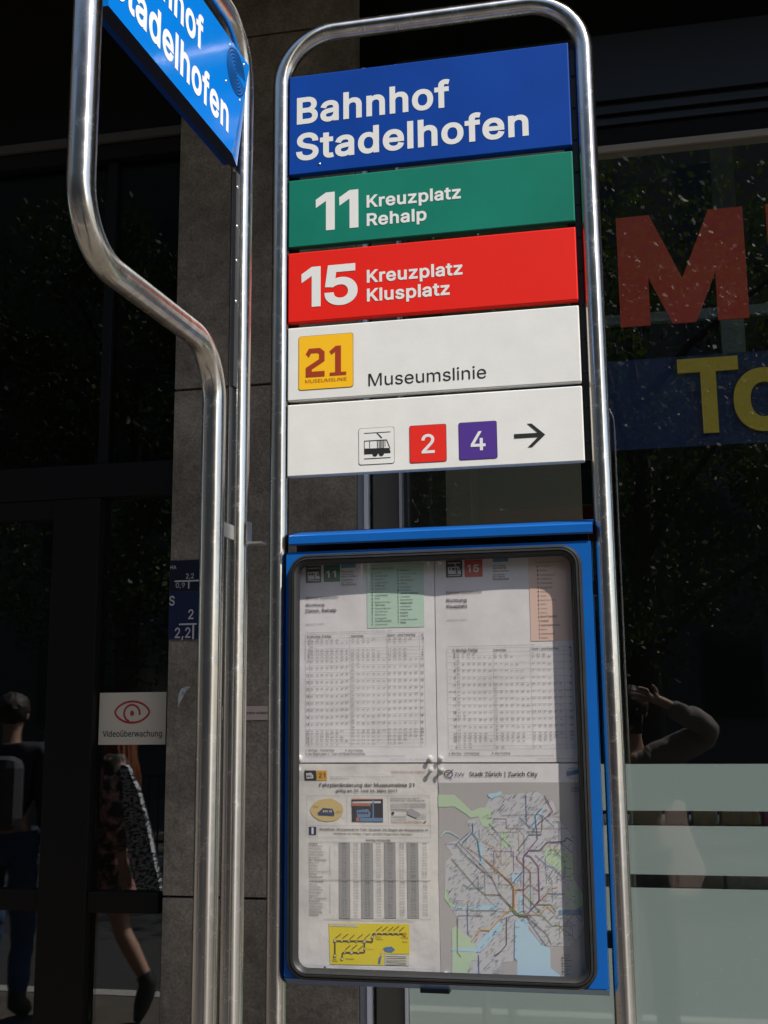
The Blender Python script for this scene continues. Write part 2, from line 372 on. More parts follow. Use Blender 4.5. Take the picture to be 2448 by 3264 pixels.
# ================================================================ SETTING
def struct(o): o["kind"] = "structure"; return o
GL = 1.20            # plane of the shop and door glass
struct(MB().box(-30, -2.76, -0.30, 30, 6.0, 0.0).build("pavement", PAVE))
struct(MB().box(-30, -2.90, -0.30, 30, -2.763, 0.004, bev=0.0).build("kerb", KERB))
struct(MB().box(-30, -9.6, -0.40, 30, -2.903, -0.11).build("road", ASPH))
struct(MB().box(-30, -9.74, -0.30, 30, -9.603, 0.004).build("kerb", KERB))
struct(MB().box(-30, -30, -0.30, 30, -9.743, 0.0).build("pavement", PAVE))
struct(MB().box(-150, -150, -0.6, 150, 150, -0.41).build("ground", PAVE))

# ---- building over the stops: upper wall, added unseen canopy, dark fascia, shop interior
bld = empty("shop_building", (0, GL + 0.1, 0), "dark building housing the glass door, stone pillar and shop window", "building")
MB().box(-9, GL + 0.02, 3.32, 9, GL + 0.30, 4.25).build("fascia", FASC, bld)
MB().box(-9, -0.42, 4.25, 9, GL + 0.30, 4.55).build("shade_canopy", CONC, bld)  # out of view; added and sized to keep the facade in shade
MB().box(-9, GL + 0.25, 4.55, 9, GL + 0.60, 9.0).build("upper_wall", CONC, bld)
MB().box(-9, 5.5, 0.0, 9, 5.7, 4.25).build("rear_wall", ROOMD, bld)
MB().box(-9, GL + 0.31, 4.0, 9, 5.5, 4.2).build("ceiling", ROOMD, bld)
MB().box(-9, GL + 0.1, 0.001, -0.75, 5.5, 0.02).build("floor", ROOMD, bld)
MB().box(-0.15, GL + 0.1, 0.001, 9, 5.5, 0.02).build("floor", ROOMD, bld)
MB().box(-0.72, GL + 0.12, 0.0, -0.24, 5.5, 4.0).build("partition_wall", ROOMD, bld)
MB().box(-9, GL - 0.05, 0.0, -3.6, GL + 0.2, 3.32).build("side_wall", STONE, bld)
MB().box(3.4, GL - 0.05, 0.0, 9, GL + 0.2, 3.32).build("side_wall", STONE, bld)

# ---- stone pillar
pil = empty("stone_pillar", (-0.475, GL, 0), "grey stone slab pillar between the glass door and the shop window", "pillar")
PX0, PX1 = -0.727, -0.236
MB().box(PX0 + 0.012, 1.165, 0.0, PX1 - 0.012, 1.42, 4.25).build("core", JOINT, pil)
zs = [0.0, 1.172, 2.454, 3.452, 4.25]
for a, b in zip(zs, zs[1:]):
    MB().box(PX0, 1.150, a + 0.003, PX1, 1.178, b - 0.003, bev=0.0015).build("stone_slab", STONE, pil)
    MB().box(PX1 - 0.027, 1.1795, a + 0.003, PX1, 1.42, b - 0.003).build("stone_slab", STONE, pil)
    MB().box(PX0, 1.1795, a + 0.003, PX0 + 0.027, 1.42, b - 0.003).build("stone_slab", STONE, pil)

# ---- small plates and stickers on the pillar
def wall_flat(Yp): return lambda u, v, l: (u, Yp - 0.0004 - 0.0003 * l, v)
PLB = mat("plate_navy", (0.012, 0.018, 0.055), 0.35); PLN = mat("plate_dark", (0.010, 0.011, 0.022), 0.35); PLW = mat("plate_lettering", (0.50, 0.46, 0.44), 0.5)
h1 = empty("hydrant_plate", (-0.68, 1.15, 1.96), "upper dark plate reading HA on the stone pillar's left edge", "sign")
MB().box(PX0 + 0.001, 1.144, 1.921, -0.628, 1.1495, 2.000, bev=0.001).build("plate", PLN, h1)
f = Flat(wall_flat(1.144)); f.text("HA", -0.724, 1.977, -0.708, 0.010, PLW); f.build("lettering", h1); f = Flat(wall_flat(1.144)); f.rect(-0.712, 1.944, -0.645, 1.9475, PLW); f.rect(-0.675, 1.926, -0.6715, 1.9438, PLW); f.build("pipe_symbol", h1); f = Flat(wall_flat(1.144))
f.text("2,2", -0.681, 1.952, -0.660, 0.0125, PLW); f.build("lettering", h1); f = Flat(wall_flat(1.144)); f.text("0,9", -0.708, 1.929, -0.684, 0.0125, PLW); f.build("lettering", h1)
h2 = empty("hydrant_plate", (-0.68, 1.15, 1.86), "navy enamel plate reading S, 2 and 2,2 below the dark HA plate", "sign")
MB().box(PX0 + 0.001, 1.144, 1.798, -0.628, 1.1495, 1.9195, bev=0.001).build("plate", PLB, h2)
f = Flat(wall_flat(1.144)); f.text("S", -0.725, 1.884, -0.7105, 0.0245, PLW, wt=1); f.build("lettering", h2); f = Flat(wall_flat(1.144)); f.text("2", -0.673, 1.848, -0.6585, 0.0245, PLW, wt=1); f.build("lettering", h2); f = Flat(wall_flat(1.144)); f.rect(-0.697, 1.8335, -0.650, 1.8375, PLW)
f.rect(-0.661, 1.797, -0.6565, 1.8333, PLW); f.build("pipe_symbol", h2); f = Flat(wall_flat(1.144)); f.text("2,2", -0.708, 1.801, -0.666, 0.026, PLW, wt=1); f.build("lettering", h2)
h3 = empty("notice_strip", (-0.5, 1.15, 1.61), "narrow cream strip forbidding posters, on the stone pillar behind the steel posts", "sign")
MB().box(-0.580, 1.1465, 1.595, -0.415, 1.1495, 1.629).build("plate", mat("strip_cream", (0.56, 0.44, 0.36), 0.6), h3)
f = Flat(wall_flat(1.1465)); f.text("PLAKATIEREN VERBOTEN", -0.548, 1.609, -0.449, 0.0056, INKB, wt=1); f.build("lettering", h3)
tg = MB().prism([(-0.6975, 1.628), (-0.692, 1.640), (-0.676, 1.668), (-0.664, 1.679), (-0.676, 1.680), (-0.690, 1.674), (-0.697, 1.655)], 1.1497, 1.148, lambda u, v, d: (u, d, v)).build("torn_sticker", mat("torn_white", (0.62, 0.62, 0.60), 0.6, noise=.6, nscale=60))
tag(tg, "torn white scrap of sticker stuck low on the stone pillar left of the posts", "sticker")

# ---- glass door on the left
door = empty("glass_door", (-1.0, GL, 0), "dark bronze framed glass door with side panes left of the stone pillar", "door")
def dmem(x0, z0, x1, z1, y0=GL - 0.035, y1=GL + 0.04, name="frame_member"): return MB().box(x0, y0, z0, x1, y1, z1, bev=0.002).build(name, DOORM, door)
dmem(-3.6, 2.18, PX0 - 0.001, 2.27); dmem(-3.6, 3.145, PX0 - 0.001, 3.19)
MB().box(-3.6, GL - 0.045, 3.1915, PX0 - 0.001, GL + 0.02, 3.216).build("light_trim", TRIMD, door)
MB().box(-3.6, GL - 0.01, 3.2175, PX0 - 0.001, GL + 0.018, 4.25).build("transom_panel", DOORM, door)
dmem(-1.067, 0.02, -0.936, 2.178, name="door_stile")                        # stile between the two panes seen in the photo
dmem(-2.05, 0.02, -1.93, 2.178, name="door_stile"); dmem(-3.6, 0.02, -3.45, 2.178, name="door_stile")
dmem(-0.7445, 0.02, PX0 - 0.001, 2.178, GL - 0.002, GL + 0.04, name="door_stile")
for x0, x1 in ((-0.935, -0.7455), (-1.929, -1.068), (-3.449, -2.051)):
    dmem(x0, 1.127, x1, 1.176, GL - 0.03, GL + 0.035, "door_rail"); dmem(x0, 0.02, x1, 0.16, GL - 0.03, GL + 0.035, "door_rail")
    MB().box(x0 + 0.001, GL - 0.004, 0.161, x1 - 0.001, GL + 0.004, 1.126).build("glass_pane", GLASS_DOOR, door)
    MB().box(x0 + 0.001, GL - 0.004, 1.177, x1 - 0.001, GL + 0.004, 2.179).build("glass_pane", GLASS_DOOR, door)
MB().box(-1.064, GL - 0.03, 2.13, -1.929, GL + 0.035, 2.179).build("door_rail", DOORM, door)
for x0, x1 in ((-3.6, -2.0), (-1.998, -0.955), (-0.925, PX0 - 0.001)):
    MB().box(x0, GL - 0.004, 2.272, x1, GL + 0.004, 3.143).build("glass_pane", GLASS_TRAN, door)
dmem(-0.954, 2.272, -0.926, 3.143, GL - 0.02, GL + 0.03, "mullion")
vs = empty("warning_sticker", (-0.84, GL, 1.6), "cream sticker with a red eye reading Videoüberwachung on the glass door", "sticker")
VY = GL - 0.0045
MB().box(-0.931, VY - 0.0008, 1.536, -0.7475, VY, 1.668).build("backing", mat("sticker_cream", (0.60, 0.52, 0.40), 0.6), vs)
f = Flat(wall_flat(VY - 0.0008)); f.text("Videoüberwachung", -0.9195, 1.556, -0.7570, 0.0150, INKB, font='n', wt=1)
f.build("lettering", vs)
RDE = mat("eye_red", (0.42, 0.035, 0.03), 0.6); f = Flat(wall_flat(VY - 0.0008)); ex, ez = -0.8400, 1.618
up_ = [(ex + 0.047 * math.cos(R(a)) * (1), ez + 0.026 * math.sin(R(a)) ** 1.0) for a in range(0, 361, 10)]
eye = []
for a in range(0, 181, 9): eye.append((ex + 0.047 * math.cos(R(a)), ez + 0.027 * abs(math.sin(R(a))) ** 1.25))
for a in range(180, 361, 9): eye.append((ex + 0.047 * math.cos(R(a)), ez - 0.027 * abs(math.sin(R(a))) ** 1.25))
f.line(eye, 0.0052, RDE); f.line([(ex + 0.0215 * math.cos(R(a)) - 0.0005, ez - 0.003 + 0.0215 * math.sin(R(a))) for a in range(-12, 255, 8)], 0.0050, RDE, 1)
f.shape([(ex + 0.0055 * math.cos(R(a)), ez - 0.003 + 0.007 * math.sin(R(a))) for a in range(0, 360, 20)], RDE, 1); f.rect(ex - 0.012, ez - 0.028, ex + 0.016, ez - 0.0235, RDE, 1)
f.build("eye_symbol", vs)

# ---- shop window on the right
win = empty("shop_window", (0.5, GL, 0), "shop window with frosted stripes and red letters right of the stone pillar", "shop window")
SY = 1.165
MB().box(-0.2345, SY - 0.005, 0.0, -0.2175, 1.30, 3.318).build("frame_strip", mat("profile_grey", (0.30, 0.31, 0.33), 0.5), win)
MB().box(-0.2165, SY - 0.012, 0.0, -0.206, SY + 0.05, 3.318, bev=0.001).build("frame_strip", mat("profile_white", (0.85, 0.86, 0.88), 0.3, 0.1), win)
MB().box(-0.205, SY + 0.02, 0.0, -0.197, SY + 0.04, 3.318).build("frame_gap", BLK, win)
MB().box(-0.196, SY, 0.0, -0.128, SY + 0.03, 3.318, bev=0.001).build("side_panel", PANELG, win)
MB().box(-0.127, SY - 0.010, 0.0, -0.119, SY + 0.05, 3.318, bev=0.001).build("frame_strip", MATS["profile_white"], win)
MB().box(-0.112, SY - 0.03, 2.02, -0.099, SY - 0.006, 2.30, bev=0.003).build("hinge", BLK, win)
MB().box(-0.112, SY - 0.02, 2.302, -0.099, SY - 0.006, 2.9, bev=0.003).build("hinge", BLK, win)
MB().box(-0.118, SY - 0.004, 0.10, 3.4, SY + 0.004, 3.0).build("glass_pane", GLASS_SHOP, win)
MB().box(-0.118, SY - 0.02, 0.0, 3.4, SY + 0.05, 0.099).build("sill", BLK, win)
MB().box(-0.118, SY - 0.012, 3.001, 3.4, SY + 0.03, 3.018).build("light_trim", BEIGE, win)
for k, (z0, z1, y) in enumerate(((3.0195, 3.07, -.004), (3.072, 3.082, -.014), (3.084, 3.10, -.004), (3.102, 3.110, -.016), (3.112, 3.135, -.006), (3.137, 3.318, -.02))):
    MB().box(-0.118, SY + y, z0, 3.4, SY + 0.03, z1).build("head_profile", DOORM if k == 0 else mat("head_metal", (0.010, 0.009, 0.008), 0.35), win)
# frosted film stripes on the inside of the glass
def frost_mat():
    mt = bpy.data.materials.new("frosted_film"); mt.use_nodes = True; n = mt.node_tree; b = n.nodes["Principled BSDF"]
    tc = n.nodes.new("ShaderNodeTexCoord"); nz = n.nodes.new("ShaderNodeTexNoise"); nz.inputs["Scale"].default_value = 1.6; n.links.new(tc.outputs["Object"], nz.inputs[0])
    rp = n.nodes.new("ShaderNodeValToRGB"); rp.color_ramp.elements[0].color = (0.68, 0.86, 0.70, 1); rp.color_ramp.elements[1].color = (0.82, 0.90, 0.70, 1)
    n.links.new(nz.outputs["Fac"], rp.inputs[0])
    vo = n.nodes.new("ShaderNodeTexVoronoi"); vo.inputs["Scale"].default_value = 42; vo.feature = 'F1'; n.links.new(tc.outputs["Object"], vo.inputs["Vector"])
    lt = n.nodes.new("ShaderNodeMath"); lt.operation = 'LESS_THAN'; lt.inputs[1].default_value = 0.07; n.links.new(vo.outputs["Distance"], lt.inputs[0])  # sparse white dots paint sparkle glints into the film colour
    mx = n.nodes.new("ShaderNodeMixRGB"); mx.inputs[2].default_value = (1.0, 0.98, 0.95, 1); n.links.new(lt.outputs[0], mx.inputs[0]); n.links.new(rp.outputs[0], mx.inputs[1]); n.links.new(mx.outputs[0], b.inputs["Base Color"])
    b.inputs["Roughness"].default_value = 0.6; b.inputs["Coat Weight"].default_value = 1.0; b.inputs["Coat Roughness"].default_value = 0.02; b.inputs["Coat IOR"].default_value = 1.9
    return mt
FR = frost_mat()
for z0, z1 in ((1.383, 1.487), (1.243, 1.350), (0.101, 1.214)):
    MB().box(-0.117, SY - 0.0056, z0, 3.398, SY - 0.0045, z1).build("frosted_film", FR, win)
fl = lambda u, v, l: (u, SY + 0.0275 - 0.001 * l, v)
LRED = mat("window_letter_red", (0.72, 0.075, 0.035), 0.6); LYEL = mat("window_letter_yellow", (0.72, 0.52, 0.05), 0.6); BND = mat("window_band_blue", (0.006, 0.016, 0.085), 0.6)
def letter(ch, x0, z0, x1, cap, mm, wt=3, y=SY + 0.03, th=0.006, shear=0.0):
    V, F = layout(ch, x0, z0, x1, cap, 'i', wt, 6); n = len(V); g = MB()
    V = [(u + (v - z0) * shear, v) for u, v in V]
    bm = bmesh.new(); vs_ = [bm.verts.new((u, y, v)) for u, v in V]
    for q in F:
        try: bm.faces.new([vs_[i] for i in q])
        except Exception: pass
    ex = bmesh.ops.extrude_face_region(bm, geom=bm.faces[:]); 
    for e in ex['geom']:
        if isinstance(e, bmesh.types.BMVert): e.co.y += th
    bmesh.ops.recalc_face_normals(bm, faces=bm.faces); bm.verts.index_update()
    g.add([q.co[:] for q in bm.verts], [[q.index for q in fc.verts] for fc in bm.faces]); bm.free()
    return g.build("window_letter", mm, win)
letter("M", 0.433, 2.550, 0.741, 0.289, LRED, 4); letter("I", 0.796, 2.550, 0.868, 0.289, LRED, 4)
MB().box(0.15, SY + 0.045, 2.240, 3.3, SY + 0.05, 2.468).build("window_band", BND, win)
letter("T", 0.564, 2.269, 0.707, 0.189, LYEL, 2, y=SY + 0.036, shear=0.0); letter("o", 0.692, 2.269, 0.835, 0.200, LYEL, 2, y=SY + 0.036)
# things inside the shop, close behind the glass
pst = MB().box(0.700, SY + 0.33, 2.36, 0.760, SY + 0.36, 3.18).box(0.3, SY + 0.335, 2.662, 3.2, SY + 0.355, 2.690).build("display_rack", mat("rack_grey", (0.16, 0.20, 0.175), 0.5)); tag(pst, "grey metal display rack standing behind the red letters in the shop window", "rack")
iw = MB().box(-0.10, 1.75, 0.02, 0.30, 1.80, 3.98).build("partition", mat("partition_beige", (0.42, 0.38, 0.26), 0.7)); tag(iw, "tall beige cupboard behind the window glass above the display case", "partition")  # piece of the shop's interior wall seen through the glass
sh = empty("snack_shelf", (0.9, 1.45, 0), "low shelf of bright packets glimpsed between the frosted window stripes", "shelf")
SHM = mat("shelf_white", (0.7, 0.68, 0.6), 0.6)
for z in (0.9, 1.19, 1.332): MB().box(0.30, SY + 0.06, z, 2.4, SY + 0.40, z + 0.012).build("shelf_board", SHM, sh)
pcol = [(0.85, 0.80, 0.62), (0.50, 0.05, 0.20), (0.85, 0.62, 0.25), (0.75, 0.82, 0.62), (0.88, 0.87, 0.80), (0.20, 0.20, 0.20), (0.65, 0.50, 0.30)]
random.seed(5); pname = ['cream', 'dark red', 'orange', 'pale green', 'off white', 'black', 'brown']
for zz in (1.2025, 1.3445):
    x = 0.40; cnt_ = 1
    while x < 2.2:
        wd = random.uniform(0.06, 0.13); c = random.choice(pcol)
        p = MB().box(x, SY + 0.075, zz, x + wd - 0.008, SY + 0.15, zz + random.uniform(0.06, 0.10), bev=0.004).build("food_packet", mat("packet_%d" % pcol.index(c), c, 0.4, noise=.5, nscale=40, col2=tuple(min(1, q * .4 + .2) for q in c)))
        tag(p, "%s packet, number %s from the left on the %s shelf behind the stripes" % (pname[pcol.index(c)], ["zero", "one", "two", "three", "four", "five", "six", "seven", "eight", "nine", "ten", "eleven", "twelve", "thirteen", "fourteen", "fifteen", "sixteen", "seventeen", "eighteen", "nineteen", "twenty", "twenty one", "twenty two", "twenty three", "twenty four", "twenty five"][cnt_], "lower" if zz < 1.3 else "upper"), "packet", "food packets on the shelf behind the frosted stripes"); x += wd; cnt_ += 1

# ================================================================ FRONT STOP SIGN
SX0, SX1 = -0.0715, 0.368
sg = empty("stop_sign", (0.153, 0.008, 0), "upright steel stop sign with five stacked panels above a blue display case", "stop sign")
TR_, TL_, TY = 0.391, -0.0855, 0.008
steel_tube("frame_tube", round_path([(TL_, TY, 0.0), (TL_, TY, 2.676), (TR_, TY, 2.676), (TR_, TY, 0.0)], 0.088, 14), 0.0142, sg)
for x in (TL_, TR_): MB().tube([(x, TY, 0.0), (x, TY, 0.012)], 0.05, 32).build("base_flange", STEEL_S, sg, smooth=True)
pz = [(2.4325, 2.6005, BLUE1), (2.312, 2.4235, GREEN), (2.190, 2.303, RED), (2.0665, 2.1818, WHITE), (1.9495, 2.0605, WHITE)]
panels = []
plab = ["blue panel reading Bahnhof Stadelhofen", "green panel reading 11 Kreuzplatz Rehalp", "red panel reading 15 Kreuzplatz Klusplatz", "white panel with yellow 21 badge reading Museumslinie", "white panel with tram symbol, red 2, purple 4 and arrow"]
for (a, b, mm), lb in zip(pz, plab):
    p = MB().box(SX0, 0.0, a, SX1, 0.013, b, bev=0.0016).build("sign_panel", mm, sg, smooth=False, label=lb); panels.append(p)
# dark holding rails behind the panels, with studs towards the right post
MB().box(SX0 - 0.001, 0.0135, 1.955, SX0 + 0.012, 0.022, 2.595).build("rail", BLK, sg)
rl = MB().box(SX1 - 0.012, 0.0135, 1.955, SX1 + 0.009, 0.022, 2.595); 
for k in range(12): rl.dome((SX1 + 0.005, 0.0135, 1.98 + k * 0.052), (0, -1, 0), 0.0028)
rl.build("rail", BLK, sg)
pf = lambda u, v, l: (u, -0.0004 - 0.0003 * l, v)
f = Flat(pf); f.text("Bahnhof", -0.0585, 2.517, 0.186, 0.0455, LETW, wt=2, res=6); f.build("lettering", panels[0]); f = Flat(pf); f.text("Stadelhofen", -0.0595, 2.4555, 0.3045, 0.0455, LETW, wt=2, res=6); f.build("lettering", panels[0])
MB().dome((-0.0215, 0.0, 2.4465), (0, -1, 0), 0.0021).build("screw", STEEL_S, panels[0], True)
f = Flat(pf); f.text("1", -0.0275, 2.335, 0.0030, 0.0625, LETW, wt=2, res=6); f.text("1", 0.0100, 2.335, 0.0405, 0.0625, LETW, wt=2, res=6); f.build("line_number", panels[1]); f = Flat(pf); f.text("Kreuzplatz", 0.0535, 2.3655, 0.1995, 0.0205, LETW, wt=2, res=4); f.build("lettering", panels[1]); f = Flat(pf); f.text("Rehalp", 0.0535, 2.3355, 0.1465, 0.0205, LETW, wt=2, res=4); f.build("lettering", panels[1])
f = Flat(pf); f.text("1", -0.0500, 2.213, -0.0195, 0.0645, LETW, wt=2, res=6); f.text("5", -0.0135, 2.213, 0.0385, 0.0645, LETW, wt=2, res=8); f.build("line_number", panels[2]); f = Flat(pf); f.text("Kreuzplatz", 0.0530, 2.2440, 0.1995, 0.0205, LETW, wt=2, res=4); f.build("lettering", panels[2]); f = Flat(pf); f.text("Klusplatz", 0.0530, 2.2140, 0.1795, 0.0205, LETW, wt=2, res=4); f.build("lettering", panels[2])
f = Flat(pf)
def badge(fl_, x0, z0, x1, z1, mm, line=INKB, r=0.004):
    fl_.shape(rrect(x0 - .0005, z0 - .0005, x1 + .0005, z1 + .0005, r), line, 0); fl_.shape(rrect(x0, z0, x1, z1, r), mm, 1)
badge(f, -0.0535, 2.0825, 0.0310, 2.1665, YEL); f.build("badge", panels[3])
f = Flat(pf)
U = 0.0505 / 10  # angular, stencil-like 21
def poly21(pts): f.line([(-0.0395 + u * .00285, 2.1045 + v * .00415) for u, v in pts], 0.0078, BRN, 2)
f.shape([(-.0425, 2.1385), (-.0375, 2.1465), (-.0205, 2.1465), (-.0130, 2.1405), (-.0130, 2.1255), (-.0330, 2.1135), (-.0330, 2.1100), (-.0130, 2.1100), (-.0130, 2.1015), (-.0425, 2.1015), (-.0425, 2.1165), (-.0215, 2.1290), (-.0215, 2.1375), (-.0245, 2.1390), (-.0340, 2.1390), (-.0375, 2.1325)][::-1], BRN, 2)
f.shape([(-.0050, 2.1015), (.0205, 2.1015), (.0205, 2.1065), (.0125, 2.1065), (.0125, 2.1480), (.0045, 2.1480), (-.0055, 2.1400), (-.0020, 2.1345), (.0035, 2.1390), (.0035, 2.1065), (-.0050, 2.1065)], BRN, 2)
f.text("MUSEUMSLINIE", -0.0430, 2.0925, 0.0215, 0.0052, BRN, wt=-1, layer=2)
f.text("Museumslinie", 0.0545, 2.0815, 0.2310, 0.0190, INKB, wt=0, res=5, layer=0); f.build("lettering", panels[3])
f = Flat(pf); badge(f, 0.0395, 1.9620, 0.0925, 2.0165, WHITE, r=.0035); f.build("badge", panels[4]); f = Flat(pf); badge(f, 0.1160, 1.9605, 0.1700, 2.0160, BRED, r=.003); f.build("badge", panels[4]); f = Flat(pf); badge(f, 0.1890, 1.9610, 0.2440, 2.0160, PUR, r=.003); f.build("badge", panels[4])
f = Flat(pf); f.text("2", 0.1335, 1.9735, 0.1530, 0.0285, LETW, wt=1, res=6, layer=2); f.build("lettering", panels[4]); f = Flat(pf); f.text("4", 0.2060, 1.9735, 0.2275, 0.0285, LETW, wt=1, res=6, layer=2); f.build("lettering", panels[4]); f = Flat(pf)
ax, az = 0.2690, 1.9915
f.shape([(ax, az - .0032), (ax + .034, az - .0032), (ax + .019, az - .0175), (ax + .0255, az - .0175), (ax + .0445, az), (ax + .0255, az + .0175), (ax + .019, az + .0175), (ax + .034, az + .0032), (ax, az + .0032)], INKB); f.build("arrow", panels[4]); f = Flat(pf)
def tq(u, v): return (0.0395 + u * 0.053, 1.9620 + v * 0.0545)
def tp(pts, mm=INKB, l=2): f.shape([tq(u, v) for u, v in pts], mm, l)
tp([(.15, .86), (.90, .86), (.90, .875), (.15, .875)]); tp([(.15, .145), (.90, .145), (.90, .165), (.15, .165)]); tp([(.50, .86), (.53, .86), (.67, .72), (.64, .70)])
tp([(.15, .28), (.90, .28), (.90, .33), (.855, .42), (.15, .44)]); tp([(.15, .66), (.80, .66), (.90, .40), (.88, .40), (.785, .64), (.15, .64)]); tp([(.15, .44), (.165, .44), (.165, .65), (.15, .65)])
tp([(.30, .44), (.315, .44), (.315, .65), (.30, .65)]); tp([(.52, .42), (.54, .42), (.54, .65), (.52, .65)])
for k in (.57, .61, .65, .69): tp([(k, .40), (k + .02, .40), (k + .02, .65), (k, .65)])
tp([(.74, .46), (.755, .46), (.755, .65), (.74, .65)])
for k in (.46, .64): tp([(k + .075 * math.cos(R(a)), .275 + .07 * math.sin(R(a))) for a in range(180, 361, 20)])
f.build("tram_symbol", panels[4])

# ---- display case of the front sign
CX0, CX1, CZ0, CZ1, CF, CB = -0.0685, 0.3715, 1.2350, 1.8340, -0.010, 0.052
IX0, IX1, IZ0, IZ1 = -0.0560, 0.3500, 1.2500, 1.8215        # opening
def ringprism(outer, inner, ya_, yb_, g, mi=0):
    n = len(outer); v = [(u, ya_, w_) for u, w_ in outer] + [(u, ya_, w_) for u, w_ in inner] + [(u, yb_, w_) for u, w_ in outer] + [(u, yb_, w_) for u, w_ in inner]
    F = []
    for i in range(n):
        j = (i + 1) % n; F += [(i, j, n + j, n + i), (2 * n + i, 3 * n + i, 3 * n + j, 2 * n + j), (i, 2 * n + i, 2 * n + j, j), (n + i, n + j, 3 * n + j, 3 * n + i)]
    g.add(v, F, mi)
N6 = 8
g = MB(); ringprism(rrect(CX0, 1.2430, CX1, CZ1, 0.004, N6), rrect(IX0, IZ0, IX1, IZ1, 0.024, N6), CF, CF + 0.006, g)
case = g.build("display_case", CASE, sg)
g = MB(); ZB = 1.2432; g.box(CX0, CF + 0.0062, ZB, CX0 + 0.003, CB, CZ1); g.box(CX1 - 0.003, CF + 0.0062, ZB, CX1, CB, CZ1); g.box(CX0 + 0.0032, CF + 0.0062, ZB, CX1 - 0.0032, CB, ZB + 0.003); g.box(CX0 + 0.0032, CF + 0.0062, CZ1 - 0.003, CX1 - 0.0032, CB, CZ1)
g.box(CX0 + 0.0032, CB - 0.005, ZB + 0.0032, CX1 - 0.0032, CB, CZ1 - 0.0032); g.build("housing", CASE, case)
MB().box(IX0 - 0.008, 0.0100, IZ0 - 0.008, IX1 + 0.008, 0.0150, IZ1 + 0.008).build("pin_board", mat("pin_board", (0.60, 0.58, 0.56), 0.8), case)
CHZ = 1.2425
MB().add([(CX0, CF, CHZ - .0005), (CX1, CF, CHZ - .0005), (CX1, CF + .020, CZ0 - .004), (CX0, CF + .020, CZ0 - .004), (CX0, CB, CZ0 - .004), (CX1, CB, CZ0 - .004), (CX0, CB, CHZ - .0005), (CX1, CB, CHZ - .0005)],
         [(0, 3, 2, 1), (3, 4, 5, 2), (0, 6, 4, 3), (1, 2, 5, 7), (4, 6, 7, 5), (0, 1, 7, 6)]).build("bottom_rail", CASE, case)
# ribbed rubber gasket round the window
prof = [(0.0, 0.0), (0.0015, -0.0052), (0.0042, -0.0060), (0.0050, -0.0045), (0.0058, -0.0066), (0.0082, -0.0070), (0.0090, -0.0052), (0.0098, -0.0064), (0.0122, -0.0052), (0.0128, -0.0040), (0.0158, 0.0000), (0.0158, 0.004)]
NR = 10; v = []; F = []
for d, yy in prof:
    rr = max(0.004, 0.030 - d); o = rrect(IX0 - 0.0085 + d, IZ0 - 0.0095 + d, IX1 + 0.0085 - d, IZ1 + 0.0085 - d, rr, NR); v += [(u, CF + yy, w_) for u, w_ in o]
n = 4 * (NR + 1)
for i in range(len(prof) - 1):
    for k in range(n): F.append((i * n + k, i * n + (k + 1) % n, (i + 1) * n + (k + 1) % n, (i + 1) * n + k))
gk = MB().add(v[:8 * n], [q for q in F if max(q) < 8 * n] + [q for q in F if max(q) < 9 * n and max(q) >= 8 * n][:0]); gk.build("gasket", RUB, case, smooth=True)
gk = MB().add(v[7 * n:], [tuple(i - 7 * n for i in q) for q in F if min(q) >= 7 * n]); gk.build("gasket_lip", RUBK, case, smooth=True)
MB().box(IX0 - 0.004, CF + 0.0020, IZ0 - 0.004, IX1 + 0.004, CF + 0.0050, IZ1 + 0.004).build("glass_pane", GLASS_CASE, case)
hd = MB(); hp = [(0.052, 1.874), (-0.008, 1.8600), (-0.0145, 1.8585), (-0.0165, 1.8565), (-0.0165, 1.8455), (-0.0150, 1.8432), (-0.0120, 1.8432), (-0.0120, 1.8545), (0.052, 1.869)]
hd.prism(hp[::-1], CX0 + 0.0055, CX1 + 0.0035, lambda u, v, d: (d, u, v)); hd.build("hood", CASE, case)
MB().box(CX0 + 0.004, 0.030, CZ1 + 0.0005, CX1 - 0.004, 0.050, 1.868).build("hood_spacer", BLK, case)
MB().box(0.118, 0.012, CZ0 - 0.010, 0.158, 0.032, CZ0 - 0.0045).build("lock_bar", BLK, case)
for z in (1.30, 1.77):
    for x0, x1 in ((CX1 + .0005, 0.380), (-0.074, CX0 - 0.0005)): MB().box(x0, 0.012, z - 0.010, x1, 0.030, z + 0.010).build("mounting_lug", BLK, case)

